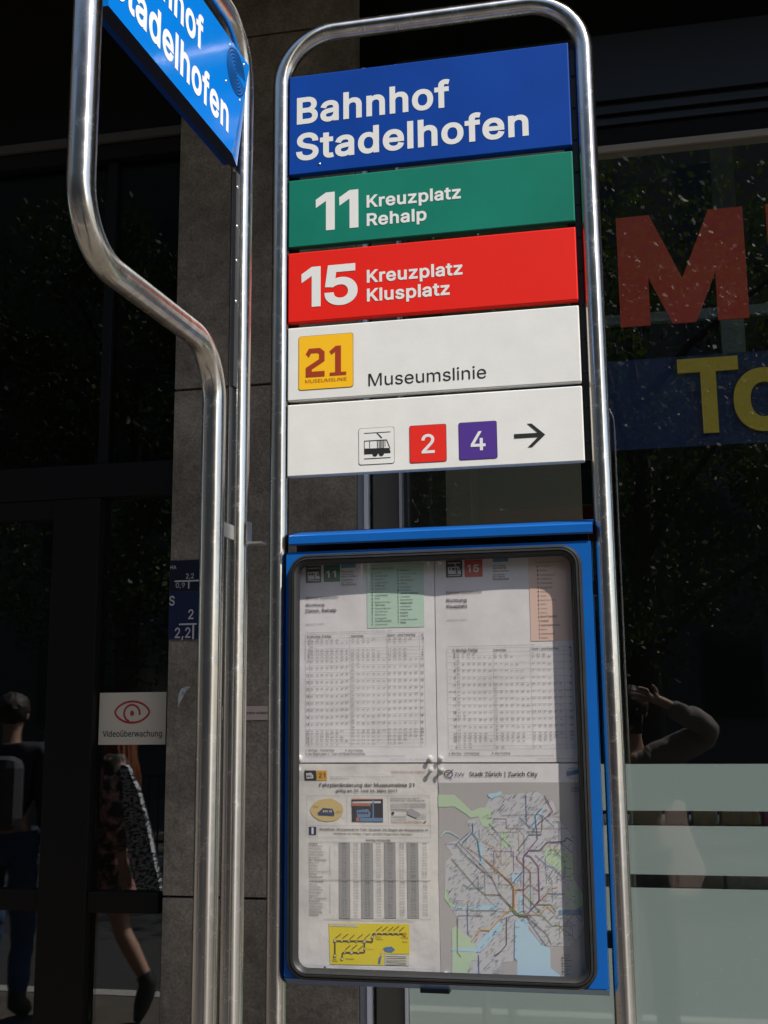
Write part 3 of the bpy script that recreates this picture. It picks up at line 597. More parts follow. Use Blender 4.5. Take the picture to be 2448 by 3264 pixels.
# ---- the four sheets inside the case, pinned to the board
PY = 0.0080
def bulge(u, v):
    x = u / 1000.0; z = v / 1000.0; k = -1 if x < 0 else 0
    xr = (x - (0.209 * k)) / 0.209
    top = max(0.0, min(1.0, z / 0.29)) if z > 0 else max(0.0, min(1.0, (z + 0.294) / 0.294))
    return -0.0042 * math.sin(math.pi * max(0, min(1, xr))) * (0.25 + 0.75 * top ** 3) - (0.0022 * math.exp(-((z + .008) / .012) ** 2) * max(0, math.sin(x * 30 + 1)) if k == -1 and z < 0 else 0)
OX, OZ = 0.1480, 1.5310
def sheet_fn(u, v, l): return (OX + u / 1000.0, PY + bulge(u, v) - 0.00030 - 0.00016 * l, OZ + v / 1000.0)
sheets = {}
for key, x0, z0, x1, z1, mm, lb in (('A', -209.5, 1, -0.5, 297, PAPER, "timetable sheet for green line 11, upper left in the display case"), ('B', 0.5, 1, 209.5, 297, PAPER, "timetable sheet for red line 15, upper right in the display case"),
                                ('D', -209.5, -296, -0.5, -1, PAPERW, "museum line 21 notice with yellow line map, lower left in the case"), ('E', 0.5, -296, 209.5, -1, PAPER, "city network map with blue lake, lower right in the display case")):
    nx, nz = 24, 30; V = []; 
    for j in range(nz + 1):
        for i in range(nx + 1):
            u = x0 + (x1 - x0) * i / nx; v_ = z0 + (z1 - z0) * j / nz; p = sheet_fn(u, v_, 0); V.append((p[0], p[1] + 0.0003, p[2]))
    F = [(j * (nx + 1) + i, j * (nx + 1) + i + 1, (j + 1) * (nx + 1) + i + 1, (j + 1) * (nx + 1) + i) for j in range(nz) for i in range(nx)]
    sh_ = obj_mesh({'A': "timetable", 'B': "timetable", 'D': "notice_sheet", 'E': "network_map"}[key], V, F, mm, None, True); tag(sh_, lb, {'A': "timetable", 'B': "timetable", 'D': "poster", 'E': "map"}[key]); sheets[key] = sh_
IM = {k: mat("ink_" + k, c, 0.7) for k, c in INKS.items()}
prints = {k: Flat(sheet_fn) for k in sheets}

CITY=[(59,-72),(72,-48),(91,-43),(138,-39),(159,-52),(166,-76),(183,-98),(180,-179),(194,-209),(189,-223),(173,-239),(148,-239),(137,-238),(118,-211),(102,-207),(100,-260),(85,-262),(75,-279),(36,-280),(36,-264),(48,-256),(50,-242),(26,-222),(23,-204),(11,-188),(7,-169),(9,-133),(19,-124),(8,-109),(32,-103),(46,-93),(40,-78)]
PRINTS=[
('r','A',-191.5,259,-168,284,'black',1),
('r','A',-164,259.5,-139,284,'green11',1),
('t','A','11',-160,265.5,-145,10,'paper',2),
('r','A',-137,279,-115.5,284.5,'sky',1),
('t','A','ZVV-Contact',-137,272.5,-118,2,'ink',1),
('t','A','0848 988 988',-137,268.5,-119,2,'ink',1),
('t','A','@zvv_contact',-137,265,-114,3,'ink',1),
('t','A','Echtzeitinfo:',-137,260,-119,3,'ink',1),
('t','A','ZVV-App für',-137,256.5,-120,2,'ink',1),
('t','A','iPhone/Android',-137,253,-115,3,'ink',1),
('t','A','Bahnhof Stadelhofen',-191,235,-142,4,'ink',0),
('t','A','Richtung',-191,224.5,-163,4,'ink',1),
('t','A','Zürich, Rehalp',-192,215.5,-145,5,'ink',1),
('t','A','Gültig ab 13.12.2015',-192,197.5,-164,2,'grey',0),
('r','A',-99,190.5,-15.5,282.5,'mint',1),
('t','A','Ungefähre Fahrzeit in Minuten',-94,275.5,-59,2,'ink',0),
('l','A',[(-91,271),(-91,195)],0.25,'ink',3),
('l','A',[(-53,273),(-53,197)],0.25,'ink',3),
('t','A','Auzelg',-87,269,-78,2,'grey',0),
('r','A',-91,269,-90,270.5,'ink',4),
('t','A','Fernsehstudio',-87,264,-68,3,'grey',0),
('r','A',-92,265,-90,266,'ink',4),
('t','A','Glattpark',-87,259.5,-74,2,'grey',0),
('r','A',-92,260,-90,261,'ink',4),
('t','A','Lindbergplatz',-87,254.5,-68,2,'grey',0),
('r','A',-92,255,-90,256,'ink',4),
('t','A','Glattbrugg',-87,250,-73,3,'grey',0),
('r','A',-92,251,-90,252,'ink',4),
('t','A','Oerlikerhus',-87,245.5,-71,2,'grey',0),
('r','A',-92,246,-90,247,'ink',4),
('t','A','Riedbach',-87,241,-75,2,'grey',0),
('r','A',-92,241,-90,242,'ink',4),
('t','A','Leutschenbach',-87,236,-68,3,'grey',0),
('r','A',-92,237,-90,238,'ink',4),
('t','A','Messe',-87,232,-80,2,'grey',0),
('r','A',-92,232,-90,233,'ink',4),
('t','A','Bahnhof Oerlikon',-87,226.5,-64,2,'grey',0),
('r','A',-92,227,-90,228,'ink',4),
('t','A','Salersteig',-87,222,-73,3,'grey',0),
('r','A',-92,223,-90,224,'ink',4),
('t','A','Regensbergbrücke',-87,217.5,-64,2,'grey',0),
('r','A',-92,218,-90,219,'ink',4),
('t','A','Bad Allenmoos',-87,213,-69,2,'grey',0),
('r','A',-92,213,-91,215,'ink',4),
('t','A','Radiostudio',-87,208.5,-71,2,'grey',0),
('r','A',-92,209,-91,210,'ink',4),
('t','A','Bucheggplatz',-87,203.5,-70,2,'grey',0),
('r','A',-92,204,-91,205,'ink',4),
('t','A','Schaffhauserplatz',-87,199,-63,3,'grey',0),
('r','A',-92,200,-91,201,'ink',4),
('t','A','Kronenstrasse',-87,194.5,-69,2,'grey',0),
('r','A',-92,195,-91,196,'ink',4),
('t','A','Beckenhof',-49,271,-37,3,'grey',0),
('r','A',-54,272,-52,273,'ink',4),
('t','A','Stampfenbachplatz',-49,266.5,-26,2,'grey',0),
('r','A',-54,267,-52,268,'ink',4),
('t','A','Bahnhofquai',-49,262,-34,2,'grey',0),
('r','A',-54,262,-52,263,'ink',4),
('t','A','Bahnhofstrasse',-49,257,-30,3,'grey',0),
('r','A',-54,258,-52,259,'ink',4),
('t','A','Rennweg',-49,252.5,-40,2,'grey',0),
('r','A',-54,253,-52,254,'ink',4),
('t','A','Paradeplatz',-49,247.5,-34,2,'grey',0),
('r','A',-54,248,-52,249,'ink',4),
('t','A','Bürkliplatz',-49,243,-34,2,'grey',0),
('r','A',-54,243,-52,245,'ink',4),
('t','A','Bahnhof Stadelhofen',-49,238.5,-24,2,'ink',1),
('r','A',-54,239,-53,240,'ink',4),
('t','A','Kreuzplatz',-49,233.5,-36,2,'ink',0),
('r','A',-54,234,-53,235,'ink',4),
('t','A','Signaustrasse',-50,229,-32,2,'ink',0),
('r','A',-54,229,-53,230,'ink',4),
('t','A','Hegibachplatz',-50,224,-32,3,'ink',0),
('r','A',-54,225,-53,226,'ink',4),
('t','A','Hedwigsteig',-50,219.5,-35,2,'ink',0),
('r','A',-54,220,-53,221,'ink',4),
('t','A','Wetlistrasse',-50,215,-33,2,'ink',0),
('r','A',-54,215,-53,216,'ink',4),
('t','A','Burgwies',-50,210,-39,3,'ink',0),
('r','A',-54,211,-53,212,'ink',4),
('t','A','Balgrist',-50,206,-39,2,'ink',0),
('r','A',-54,206,-53,207,'ink',4),
('t','A','Friedhof Enzenbühl',-50,200.5,-26,2,'ink',0),
('r','A',-54,201,-53,202,'ink',4),
('t','A','Rehalp',-50,196,-42,3,'ink',0),
('r','A',-54,197,-53,198,'ink',4),
('t','A','Wie Sonntage gelten auch: 25. und 26. Dezember, 1. und 2. Januar, Karfreitag, Ostermontag, 1. Mai, Auffahrt, Pfingstmontag, 1. August',-191,185.5,-63,1,'ink',0),
('l','A',[(-192,183),(-16,183)],0.22,'grey',3),
('l','A',[(-192,178),(-16,177)],0.22,'grey',3),
('l','A',[(-192,183),(-192,148)],0.22,'grey',3),
('l','A',[(-192,183),(-191,23)],0.22,'grey',3),
('l','A',[(-185,183),(-185,23)],0.22,'grey',3),
('l','A',[(-125,183),(-124,23)],0.22,'grey',3),
('l','A',[(-70,183),(-70,22)],0.22,'grey',3),
('l','A',[(-23,183),(-23,22)],0.22,'grey',3),
('l','A',[(-17,183),(-16,22)],0.22,'grey',3),
('t','A','h',-189,179,-186,3,'ink',1),
('t','A','Montag-Freitag',-184,179,-153,3,'ink',1),
('t','A','Samstag',-123,178.5,-105,3,'ink',1),
('t','A','Sonn- und Feiertag',-69,178.5,-29,3,'ink',1),
('t','A','h',-20,178,-18,3,'ink',1),
('t','A','5',-188,173.5,-186,2,'ink',1),
('t','A','5',-19,173,-17,3,'ink',1),
('t','A','06',-184,173,-180,3,'tink',0),
('t','A','19',-176,173,-172,3,'tink',0),
('t','A','26',-169,173,-165,3,'tink',0),
('t','A','41',-161,173,-157,3,'tink',0),
('t','A','49',-154,173,-150,3,'tink',0),
('t','A','56',-146,173,-142,3,'tink',0),
('t','A','06',-122,174,-119,2,'tink',0),
('t','A','19',-115,174,-111,2,'tink',0),
('t','A','26',-107,174,-103,2,'tink',0),
('t','A','41',-99,174,-96,2,'tink',0),
('t','A','56',-92,174,-88,2,'tink',0),
('t','A','06',-68,173,-65,3,'tink',0),
('t','A','19',-61,173,-57,3,'tink',0),
('t','A','26',-53,173,-49,3,'tink',0),
('t','A','41',-45,173,-42,3,'tink',0),
('t','A','56',-38,173,-34,3,'tink',0),
('t','A','6',-188,169,-186,3,'ink',1),
('t','A','6',-19,169,-18,2,'ink',1),
('t','A','03',-184,169,-180,2,'tink',0),
('t','A','11',-176,169,-172,2,'tink',0),
('t','A','18',-169,169,-165,2,'tink',0),
('t','A','26',-161,169,-157,2,'tink',0),
('t','A','29',-154,169,-150,2,'tink',0),
('t','A','34',-146,169,-142,2,'tink',0),
('t','A','41',-139,169,-135,2,'tink',0),
('t','A','49',-131,169,-128,2,'tink',0),
('t','A','11',-122,169,-119,3,'tink',0),
('t','A','26',-115,169,-111,3,'tink',0),
('t','A','41',-107,169,-103,3,'tink',0),
('t','A','56',-99,169,-96,3,'tink',0),
('t','A','11',-69,169,-65,2,'tink',0),
('t','A','26',-61,169,-57,2,'tink',0),
('t','A','41',-53,169,-49,2,'tink',0),
('t','A','56',-45,169,-42,2,'tink',0),
('t','A','7',-188,158.5,-186,2,'ink',1),
('t','A','7',-19,158,-18,3,'ink',1),
('t','A','04',-184,158,-180,3,'tink',0),
('t','A','11',-176,158,-172,3,'tink',0),
('t','A','19',-169,158,-165,3,'tink',0),
('t','A','26',-161,158,-157,3,'tink',0),
('t','A','34',-154,158,-150,3,'tink',0),
('t','A','41',-146,158,-143,3,'tink',0),
('t','A','49',-139,158,-135,3,'tink',0),
('t','A','56',-131,158,-128,3,'tink',0),
('t','A','11',-123,159,-119,2,'tink',0),
('t','A','26',-115,159,-111,2,'tink',0),
('t','A','34',-107,159,-103,2,'tink',0),
('t','A','41',-100,159,-96,2,'tink',0),
('t','A','56',-92,159,-88,2,'tink',0),
('t','A','11',-69,159,-65,2,'tink',0),
('t','A','26',-61,159,-57,2,'tink',0),
('t','A','41',-53,159,-50,2,'tink',0),
('t','A','56',-46,159,-42,2,'tink',0),
('t','A','8',-188,154,-186,2,'ink',1),
('t','A','8',-20,154,-18,2,'ink',1),
('t','A','04',-184,154,-180,2,'tink',0),
('t','A','11',-176,154,-172,2,'tink',0),
('t','A','19',-169,154,-165,2,'tink',0),
('t','A','26',-161,154,-157,2,'tink',0),
('t','A','34',-154,154,-150,2,'tink',0),
('t','A','41',-146,154,-143,2,'tink',0),
('t','A','49',-139,154,-135,2,'tink',0),
('t','A','56',-131,154,-128,2,'tink',0),
('t','A','05',-123,154,-119,2,'tink',0),
('t','A','10',-115,154,-111,2,'tink',0),
('t','A','20',-107,154,-104,2,'tink',0),
('t','A','30',-100,154,-96,2,'tink',0),
('t','A','40',-92,154,-88,2,'tink',0),
('t','A','50',-84,154,-81,2,'tink',0),
('t','A','11',-69,154,-65,2,'tink',0),
('t','A','26',-61,154,-57,2,'tink',0),
('t','A','41',-53,154,-50,2,'tink',0),
('t','A','56',-46,154,-42,2,'tink',0),
('t','A','56',-184,164,-180,2,'tink',0),
('t','A','9',-188,149,-186,3,'ink',1),
('t','A','9',-20,149,-18,3,'ink',1),
('t','A','04',-184,149,-180,2,'tink',0),
('t','A','12',-176,149,-172,2,'tink',0),
('t','A','19',-169,149,-165,2,'tink',0),
('t','A','27',-161,149,-157,2,'tink',0),
('t','A','34',-154,149,-150,2,'tink',0),
('t','A','42',-146,149,-143,2,'tink',0),
('t','A','49',-139,149,-135,2,'tink',0),
('t','A','57',-131,149,-128,2,'tink',0),
('t','A','00',-123,149,-119,3,'tink',0),
('t','A','10',-115,149,-111,3,'tink',0),
('t','A','20',-107,149,-104,3,'tink',0),
('t','A','30',-100,149,-96,3,'tink',0),
('t','A','40',-92,149,-88,3,'tink',0),
('t','A','50',-84,149,-81,3,'tink',0),
('t','A','11',-69,149,-65,3,'tink',0),
('t','A','26',-61,149,-57,3,'tink',0),
('t','A','41',-53,149,-50,3,'tink',0),
('t','A','56',-46,149,-42,3,'tink',0),
('t','A','10',-190,143.5,-186,2,'ink',1),
('t','A','10',-22,144,-18,2,'ink',1),
('t','A','04',-184,143,-180,3,'tink',0),
('t','A','12',-176,143,-172,3,'tink',0),
('t','A','19',-169,143,-165,3,'tink',0),
('t','A','27',-161,143,-157,3,'tink',0),
('t','A','34',-154,143,-150,3,'tink',0),
('t','A','42',-146,143,-143,3,'tink',0),
('t','A','49',-139,144,-135,3,'tink',0),
('t','A','57',-131,144,-128,3,'tink',0),
('t','A','00',-123,144,-119,2,'tink',0),
('t','A','10',-115,144,-111,2,'tink',0),
('t','A','15',-107,144,-104,2,'tink',0),
('t','A','20',-100,144,-96,2,'tink',0),
('t','A','30',-92,144,-88,2,'tink',0),
('t','A','35',-84,144,-81,2,'tink',0),
('t','A','42',-77,144,-73,2,'tink',0),
('t','A','49',-123,139,-119,2,'tink',0),
('t','A','57',-115,139,-111,2,'tink',0),
('t','A','00',-69,144,-65,2,'tink',0),
('t','A','11',-61,144,-57,2,'tink',0),
('t','A','26',-53,144,-50,2,'tink',0),
('t','A','30',-46,144,-42,2,'tink',0),
('t','A','40',-38,144,-34,2,'tink',0),
('t','A','50',-30,144,-27,2,'tink',0),
('t','A','11',-190,133.5,-186,2,'ink',1),
('t','A','11',-22,134,-18,3,'ink',1),
('t','A','04',-184,133,-180,3,'tink',0),
('t','A','12',-176,133,-172,3,'tink',0),
('t','A','19',-169,133,-165,3,'tink',0),
('t','A','27',-161,133,-157,3,'tink',0),
('t','A','34',-154,134,-150,3,'tink',0),
('t','A','42',-146,134,-143,3,'tink',0),
('t','A','49',-139,134,-135,3,'tink',0),
('t','A','57',-131,134,-128,3,'tink',0),
('t','A','04',-123,134,-119,2,'tink',0),
('t','A','12',-115,134,-111,2,'tink',0),
('t','A','19',-107,134,-104,2,'tink',0),
('t','A','27',-100,134,-96,2,'tink',0),
('t','A','34',-92,134,-88,2,'tink',0),
('t','A','42',-84,134,-81,2,'tink',0),
('t','A','49',-77,134,-73,2,'tink',0),
('t','A','57',-123,129,-119,3,'tink',0),
('t','A','00',-69,134,-65,2,'tink',0),
('t','A','10',-61,134,-58,2,'tink',0),
('t','A','20',-53,134,-50,2,'tink',0),
('t','A','30',-46,134,-42,2,'tink',0),
('t','A','40',-38,134,-35,2,'tink',0),
('t','A','50',-30,134,-27,2,'tink',0),
('t','A','12',-190,123,-186,3,'ink',1),
('t','A','12',-22,124,-18,3,'ink',1),
('t','A','04',-184,123,-180,3,'tink',0),
('t','A','12',-176,123,-172,3,'tink',0),
('t','A','19',-169,123,-165,3,'tink',0),
('t','A','27',-161,123,-157,3,'tink',0),
('t','A','34',-154,123,-150,3,'tink',0),
('t','A','42',-146,123,-143,3,'tink',0),
('t','A','49',-139,124,-135,3,'tink',0),
('t','A','57',-131,124,-128,3,'tink',0),
('t','A','04',-123,124,-119,2,'tink',0),
('t','A','12',-115,124,-111,2,'tink',0),
('t','A','19',-107,124,-104,2,'tink',0),
('t','A','27',-100,124,-96,2,'tink',0),
('t','A','34',-92,124,-88,2,'tink',0),
('t','A','42',-85,124,-81,2,'tink',0),
('t','A','49',-77,124,-73,2,'tink',0),
('t','A','57',-123,119,-119,3,'tink',0),
('t','A','00',-69,124,-65,3,'tink',0),
('t','A','10',-61,124,-58,3,'tink',0),
('t','A','20',-54,124,-50,3,'tink',0),
('t','A','30',-46,124,-42,3,'tink',0),
('t','A','40',-38,124,-35,3,'tink',0),
('t','A','50',-31,124,-27,3,'tink',0),
('t','A','13',-190,113,-186,3,'ink',1),
('t','A','13',-22,114,-18,3,'ink',1),
('t','A','04',-184,113,-180,3,'tink',0),
('t','A','12',-176,113,-172,3,'tink',0),
('t','A','19',-169,113,-165,3,'tink',0),
('t','A','27',-161,113,-157,3,'tink',0),
('t','A','34',-154,113,-150,3,'tink',0),
('t','A','42',-146,113,-143,3,'tink',0),
('t','A','49',-139,113,-135,3,'tink',0),
('t','A','57',-131,114,-128,3,'tink',0),
('t','A','04',-123,114,-119,2,'tink',0),
('t','A','12',-115,114,-111,2,'tink',0),
('t','A','19',-107,114,-104,2,'tink',0),
('t','A','27',-100,114,-96,2,'tink',0),
('t','A','34',-92,114,-89,2,'tink',0),
('t','A','42',-85,114,-81,2,'tink',0),
('t','A','49',-77,114,-73,2,'tink',0),
('t','A','57',-123,109,-119,2,'tink',0),
('t','A','00',-69,114,-65,3,'tink',0),
('t','A','10',-61,114,-58,3,'tink',0),
('t','A','20',-54,114,-50,3,'tink',0),
('t','A','30',-46,114,-42,3,'tink',0),
('t','A','40',-38,114,-35,3,'tink',0),
('t','A','50',-31,114,-27,3,'tink',0),
('t','A','14',-190,103,-186,3,'ink',1),
('t','A','14',-22,104,-19,3,'ink',1),
('t','A','04',-184,103,-180,3,'tink',0),
('t','A','12',-176,103,-172,3,'tink',0),
('t','A','19',-169,103,-165,3,'tink',0),
('t','A','27',-161,103,-157,3,'tink',0),
('t','A','34',-154,103,-150,3,'tink',0),
('t','A','42',-146,103,-143,3,'tink',0),
('t','A','49',-139,103,-135,3,'tink',0),
('t','A','57',-132,104,-128,3,'tink',0),
('t','A','04',-123,104,-119,2,'tink',0),
('t','A','12',-115,104,-111,2,'tink',0),
('t','A','19',-107,104,-104,2,'tink',0),
('t','A','27',-100,104,-96,2,'tink',0),
('t','A','34',-92,104,-89,2,'tink',0),
('t','A','42',-85,104,-81,2,'tink',0),
('t','A','49',-77,104,-73,2,'tink',0),
('t','A','57',-123,99,-119,3,'tink',0),
('t','A','00',-69,104,-66,3,'tink',0),
('t','A','10',-61,104,-58,3,'tink',0),
('t','A','20',-54,104,-50,3,'tink',0),
('t','A','30',-46,104,-43,3,'tink',0),
('t','A','40',-39,104,-35,3,'tink',0),
('t','A','50',-31,104,-27,3,'tink',0),
('t','A','15',-190,93,-186,3,'ink',1),
('t','A','15',-22,94,-19,3,'ink',1),
('t','A','04',-184,93,-180,3,'tink',0),
('t','A','12',-176,93,-172,3,'tink',0),
('t','A','19',-169,93,-165,3,'tink',0),
('t','A','27',-161,93,-157,3,'tink',0),
('t','A','34',-154,93,-150,3,'tink',0),
('t','A','42',-146,93,-143,3,'tink',0),
('t','A','49',-139,93,-135,3,'tink',0),
('t','A','57',-132,94,-128,3,'tink',0),
('t','A','04',-123,94,-119,2,'tink',0),
('t','A','12',-115,94,-111,2,'tink',0),
('t','A','19',-108,94,-104,2,'tink',0),
('t','A','27',-100,94,-96,2,'tink',0),
('t','A','34',-92,94,-89,2,'tink',0),
('t','A','42',-85,94,-81,2,'tink',0),
('t','A','49',-77,94,-74,2,'tink',0),
('t','A','57',-123,89,-119,3,'tink',0),
('t','A','00',-69,94,-66,3,'tink',0),
('t','A','10',-62,94,-58,3,'tink',0),
('t','A','20',-54,94,-50,3,'tink',0),
('t','A','30',-46,94,-43,3,'tink',0),
('t','A','40',-39,94,-35,3,'tink',0),
('t','A','50',-31,95,-27,3,'tink',0),
('t','A','16',-190,83,-186,3,'ink',1),
('t','A','16',-23,85,-19,2,'ink',1),
('t','A','04',-184,83,-180,3,'tink',0),
('t','A','11',-176,83,-172,3,'tink',0),
('t','A','19',-169,83,-165,3,'tink',0),
('t','A','26',-161,83,-157,3,'tink',0),
('t','A','34',-154,83,-150,3,'tink',0),
('t','A','41',-146,83,-143,3,'tink',0),
('t','A','49',-139,83,-135,3,'tink',0),
('t','A','56',-132,84,-128,3,'tink',0),
('t','A','04',-123,84,-119,2,'tink',0),
('t','A','12',-115,84,-112,2,'tink',0),
('t','A','19',-108,84,-104,2,'tink',0),
('t','A','27',-100,84,-96,2,'tink',0),
('t','A','34',-92,84,-89,2,'tink',0),
('t','A','42',-85,84,-81,2,'tink',0),
('t','A','49',-77,84,-74,2,'tink',0),
('t','A','57',-123,79,-119,3,'tink',0),
('t','A','00',-69,84,-66,3,'tink',0),
('t','A','10',-62,84,-58,3,'tink',0),
('t','A','20',-54,84,-50,3,'tink',0),
('t','A','30',-46,85,-43,3,'tink',0),
('t','A','40',-39,85,-35,3,'tink',0),
('t','A','50',-31,85,-28,3,'tink',0),
('t','A','17',-190,73,-186,3,'ink',1),
('t','A','17',-23,75,-19,2,'ink',1),
('t','A','04',-184,73,-180,3,'tink',0),
('t','A','11',-176,73,-172,3,'tink',0),
('t','A','19',-169,73,-165,3,'tink',0),
('t','A','26',-161,73,-157,3,'tink',0),
('t','A','34',-154,73,-150,3,'tink',0),
('t','A','41',-146,73,-143,3,'tink',0),
('t','A','49',-139,74,-135,3,'tink',0),
('t','A','56',-132,74,-128,3,'tink',0),
('t','A','04',-123,74,-119,2,'tink',0),
('t','A','12',-115,74,-112,2,'tink',0),
('t','A','19',-108,74,-104,2,'tink',0),
('t','A','27',-100,74,-96,2,'tink',0),
('t','A','34',-92,74,-89,2,'tink',0),
('t','A','42',-85,74,-81,2,'tink',0),
('t','A','49',-77,74,-74,2,'tink',0),
('t','A','57',-123,69,-119,3,'tink',0),
('t','A','00',-69,74,-66,3,'tink',0),
('t','A','10',-62,75,-58,3,'tink',0),
('t','A','20',-54,75,-51,3,'tink',0),
('t','A','30',-47,75,-43,3,'tink',0),
('t','A','40',-39,75,-35,3,'tink',0),
('t','A','50',-31,75,-28,3,'tink',0),
('t','A','18',-190,63,-186,3,'ink',1),
('t','A','18',-23,65,-19,3,'ink',1),
('t','A','04',-183,63,-180,3,'tink',0),
('t','A','11',-176,63,-172,3,'tink',0),
('t','A','19',-169,63,-165,3,'tink',0),
('t','A','26',-161,63,-157,3,'tink',0),
('t','A','34',-154,63,-150,3,'tink',0),
('t','A','41',-146,64,-143,3,'tink',0),
('t','A','49',-139,64,-135,3,'tink',0),
('t','A','56',-132,64,-128,3,'tink',0),
('t','A','04',-123,64,-119,3,'tink',0),
('t','A','12',-115,64,-112,3,'tink',0),
('t','A','19',-108,64,-104,3,'tink',0),
('t','A','27',-100,64,-96,3,'tink',0),
('t','A','34',-93,64,-89,3,'tink',0),
('t','A','40',-85,65,-81,3,'tink',0),
('t','A','48',-77,65,-74,3,'tink',0),
('t','A','56',-123,59,-119,3,'tink',0),
('t','A','00',-70,65,-66,2,'tink',0),
('t','A','10',-62,65,-58,2,'tink',0),
('t','A','20',-54,65,-51,2,'tink',0),
('t','A','30',-47,65,-43,2,'tink',0),
('t','A','40',-39,65,-35,2,'tink',0),
('t','A','50',-31,65,-28,2,'tink',0),
('t','A','19',-190,53,-186,3,'ink',1),
('t','A','19',-23,55,-19,3,'ink',1),
('t','A','04',-183,53,-180,3,'tink',0),
('t','A','12',-176,53,-172,3,'tink',0),
('t','A','19',-169,53,-165,3,'tink',0),
('t','A','27',-161,53,-157,3,'tink',0),
('t','A','34',-154,54,-150,3,'tink',0),
('t','A','42',-146,54,-143,3,'tink',0),
('t','A','49',-139,54,-135,3,'tink',0),
('t','A','57',-132,54,-128,3,'tink',0),
('t','A','03',-123,54,-119,3,'tink',0),
('t','A','11',-115,54,-112,3,'tink',0),
('t','A','18',-108,54,-104,3,'tink',0),
('t','A','26',-100,54,-97,3,'tink',0),
('t','A','33',-93,55,-89,3,'tink',0),
('t','A','41',-85,55,-81,3,'tink',0),
('t','A','48',-78,55,-74,3,'tink',0),
('t','A','56',-123,49,-119,3,'tink',0),
('t','A','00',-70,55,-66,2,'tink',0),
('t','A','10',-62,55,-58,2,'tink',0),
('t','A','20',-54,55,-51,2,'tink',0),
('t','A','30',-47,55,-43,2,'tink',0),
('t','A','40',-39,55,-36,2,'tink',0),
('t','A','50',-32,55,-28,2,'tink',0),
('t','A','20',-190,44,-186,2,'ink',1),
('t','A','20',-23,46,-19,3,'ink',1),
('t','A','04',-183,44,-180,2,'tink',0),
('t','A','12',-176,44,-172,2,'tink',0),
('t','A','19',-169,44,-165,2,'tink',0),
('t','A','27',-161,44,-157,2,'tink',0),
('t','A','34',-154,44,-150,2,'tink',0),
('t','A','41',-146,44,-143,2,'tink',0),
('t','A','51',-139,44,-135,2,'tink',0),
('t','A','03',-123,45,-119,2,'tink',0),
('t','A','11',-115,45,-112,2,'tink',0),
('t','A','18',-108,45,-104,2,'tink',0),
('t','A','26',-100,45,-97,2,'tink',0),
('t','A','33',-93,45,-89,2,'tink',0),
('t','A','41',-85,45,-82,2,'tink',0),
('t','A','51',-78,45,-74,2,'tink',0),
('t','A','00',-70,46,-66,2,'tink',0),
('t','A','10',-62,46,-58,2,'tink',0),
('t','A','20',-54,46,-51,2,'tink',0),
('t','A','30',-47,46,-43,2,'tink',0),
('t','A','40',-39,46,-36,2,'tink',0),
('t','A','51',-32,46,-28,2,'tink',0),
('t','A','21',-190,39,-186,3,'ink',1),
('t','A','21',-23,41,-19,3,'ink',1),
('t','A','01',-183,39,-180,3,'tink',0),
('t','A','11',-176,39,-172,3,'tink',0),
('t','A','21',-169,39,-165,3,'tink',0),
('t','A','31',-161,39,-157,3,'tink',0),
('t','A','41',-154,40,-150,3,'tink',0),
('t','A','51',-146,40,-143,3,'tink',0),
('t','A','01',-123,40,-119,3,'tink',0),
('t','A','11',-115,40,-112,3,'tink',0),
('t','A','21',-108,41,-104,3,'tink',0),
('t','A','31',-100,41,-97,3,'tink',0),
('t','A','41',-93,41,-89,3,'tink',0),
('t','A','51',-85,41,-82,3,'tink',0),
('t','A','01',-70,41,-66,2,'tink',0),
('t','A','11',-62,41,-59,2,'tink',0),
('t','A','21',-55,41,-51,2,'tink',0),
('t','A','31',-47,41,-43,2,'tink',0),
('t','A','41',-39,41,-36,2,'tink',0),
('t','A','51',-32,42,-28,2,'tink',0),
('t','A','22',-190,34,-186,3,'ink',1),
('t','A','22',-23,37,-20,2,'ink',1),
('t','A','01',-183,34,-180,3,'tink',0),
('t','A','11',-176,34,-172,3,'tink',0),
('t','A','21',-169,35,-165,3,'tink',0),
('t','A','31',-161,35,-157,3,'tink',0),
('t','A','41',-154,35,-150,3,'tink',0),
('t','A','51,',-146,35,-143,3,'tink',0),
('t','A','56,',-139,35,-135,3,'tink',0),
('t','A','01',-123,36,-119,2,'tink',0),
('t','A','11',-115,36,-112,2,'tink',0),
('t','A','21',-108,36,-104,2,'tink',0),
('t','A','31',-100,36,-97,2,'tink',0),
('t','A','41',-93,36,-89,2,'tink',0),
('t','A','51',-85,36,-82,2,'tink',0),
('t','A','01',-70,36,-66,3,'tink',0),
('t','A','11',-62,36,-59,3,'tink',0),
('t','A','21',-55,36,-51,3,'tink',0),
('t','A','31',-47,37,-43,3,'tink',0),
('t','A','41',-39,37,-36,3,'tink',0),
('t','A','56',-32,37,-28,3,'tink',0),
('t','A','23',-190,29,-186,3,'ink',1),
('t','A','23',-23,32,-20,2,'ink',1),
('t','A','01,',-183,29,-180,3,'tink',0),
('t','A','11',-176,29,-172,3,'tink',0),
('t','A','21,',-169,30,-165,3,'tink',0),
('t','A','26,',-161,30,-157,3,'tink',0),
('t','A','31,',-154,30,-150,3,'tink',0),
('t','A','41',-146,30,-143,3,'tink',0),
('t','A','51,',-139,30,-135,3,'tink',0),
('t','A','56,',-132,30,-128,3,'tink',0),
('t','A','01',-123,31,-119,2,'tink',0),
('t','A','11',-115,31,-112,2,'tink',0),
('t','A','21',-108,31,-104,2,'tink',0),
('t','A','31',-100,31,-97,2,'tink',0),
('t','A','41',-93,31,-89,2,'tink',0),
('t','A','51',-85,31,-82,2,'tink',0),
('t','A','11',-70,31,-66,3,'tink',0),
('t','A','26',-62,31,-59,3,'tink',0),
('t','A','41',-55,32,-51,3,'tink',0),
('t','A','56',-47,32,-43,3,'tink',0),
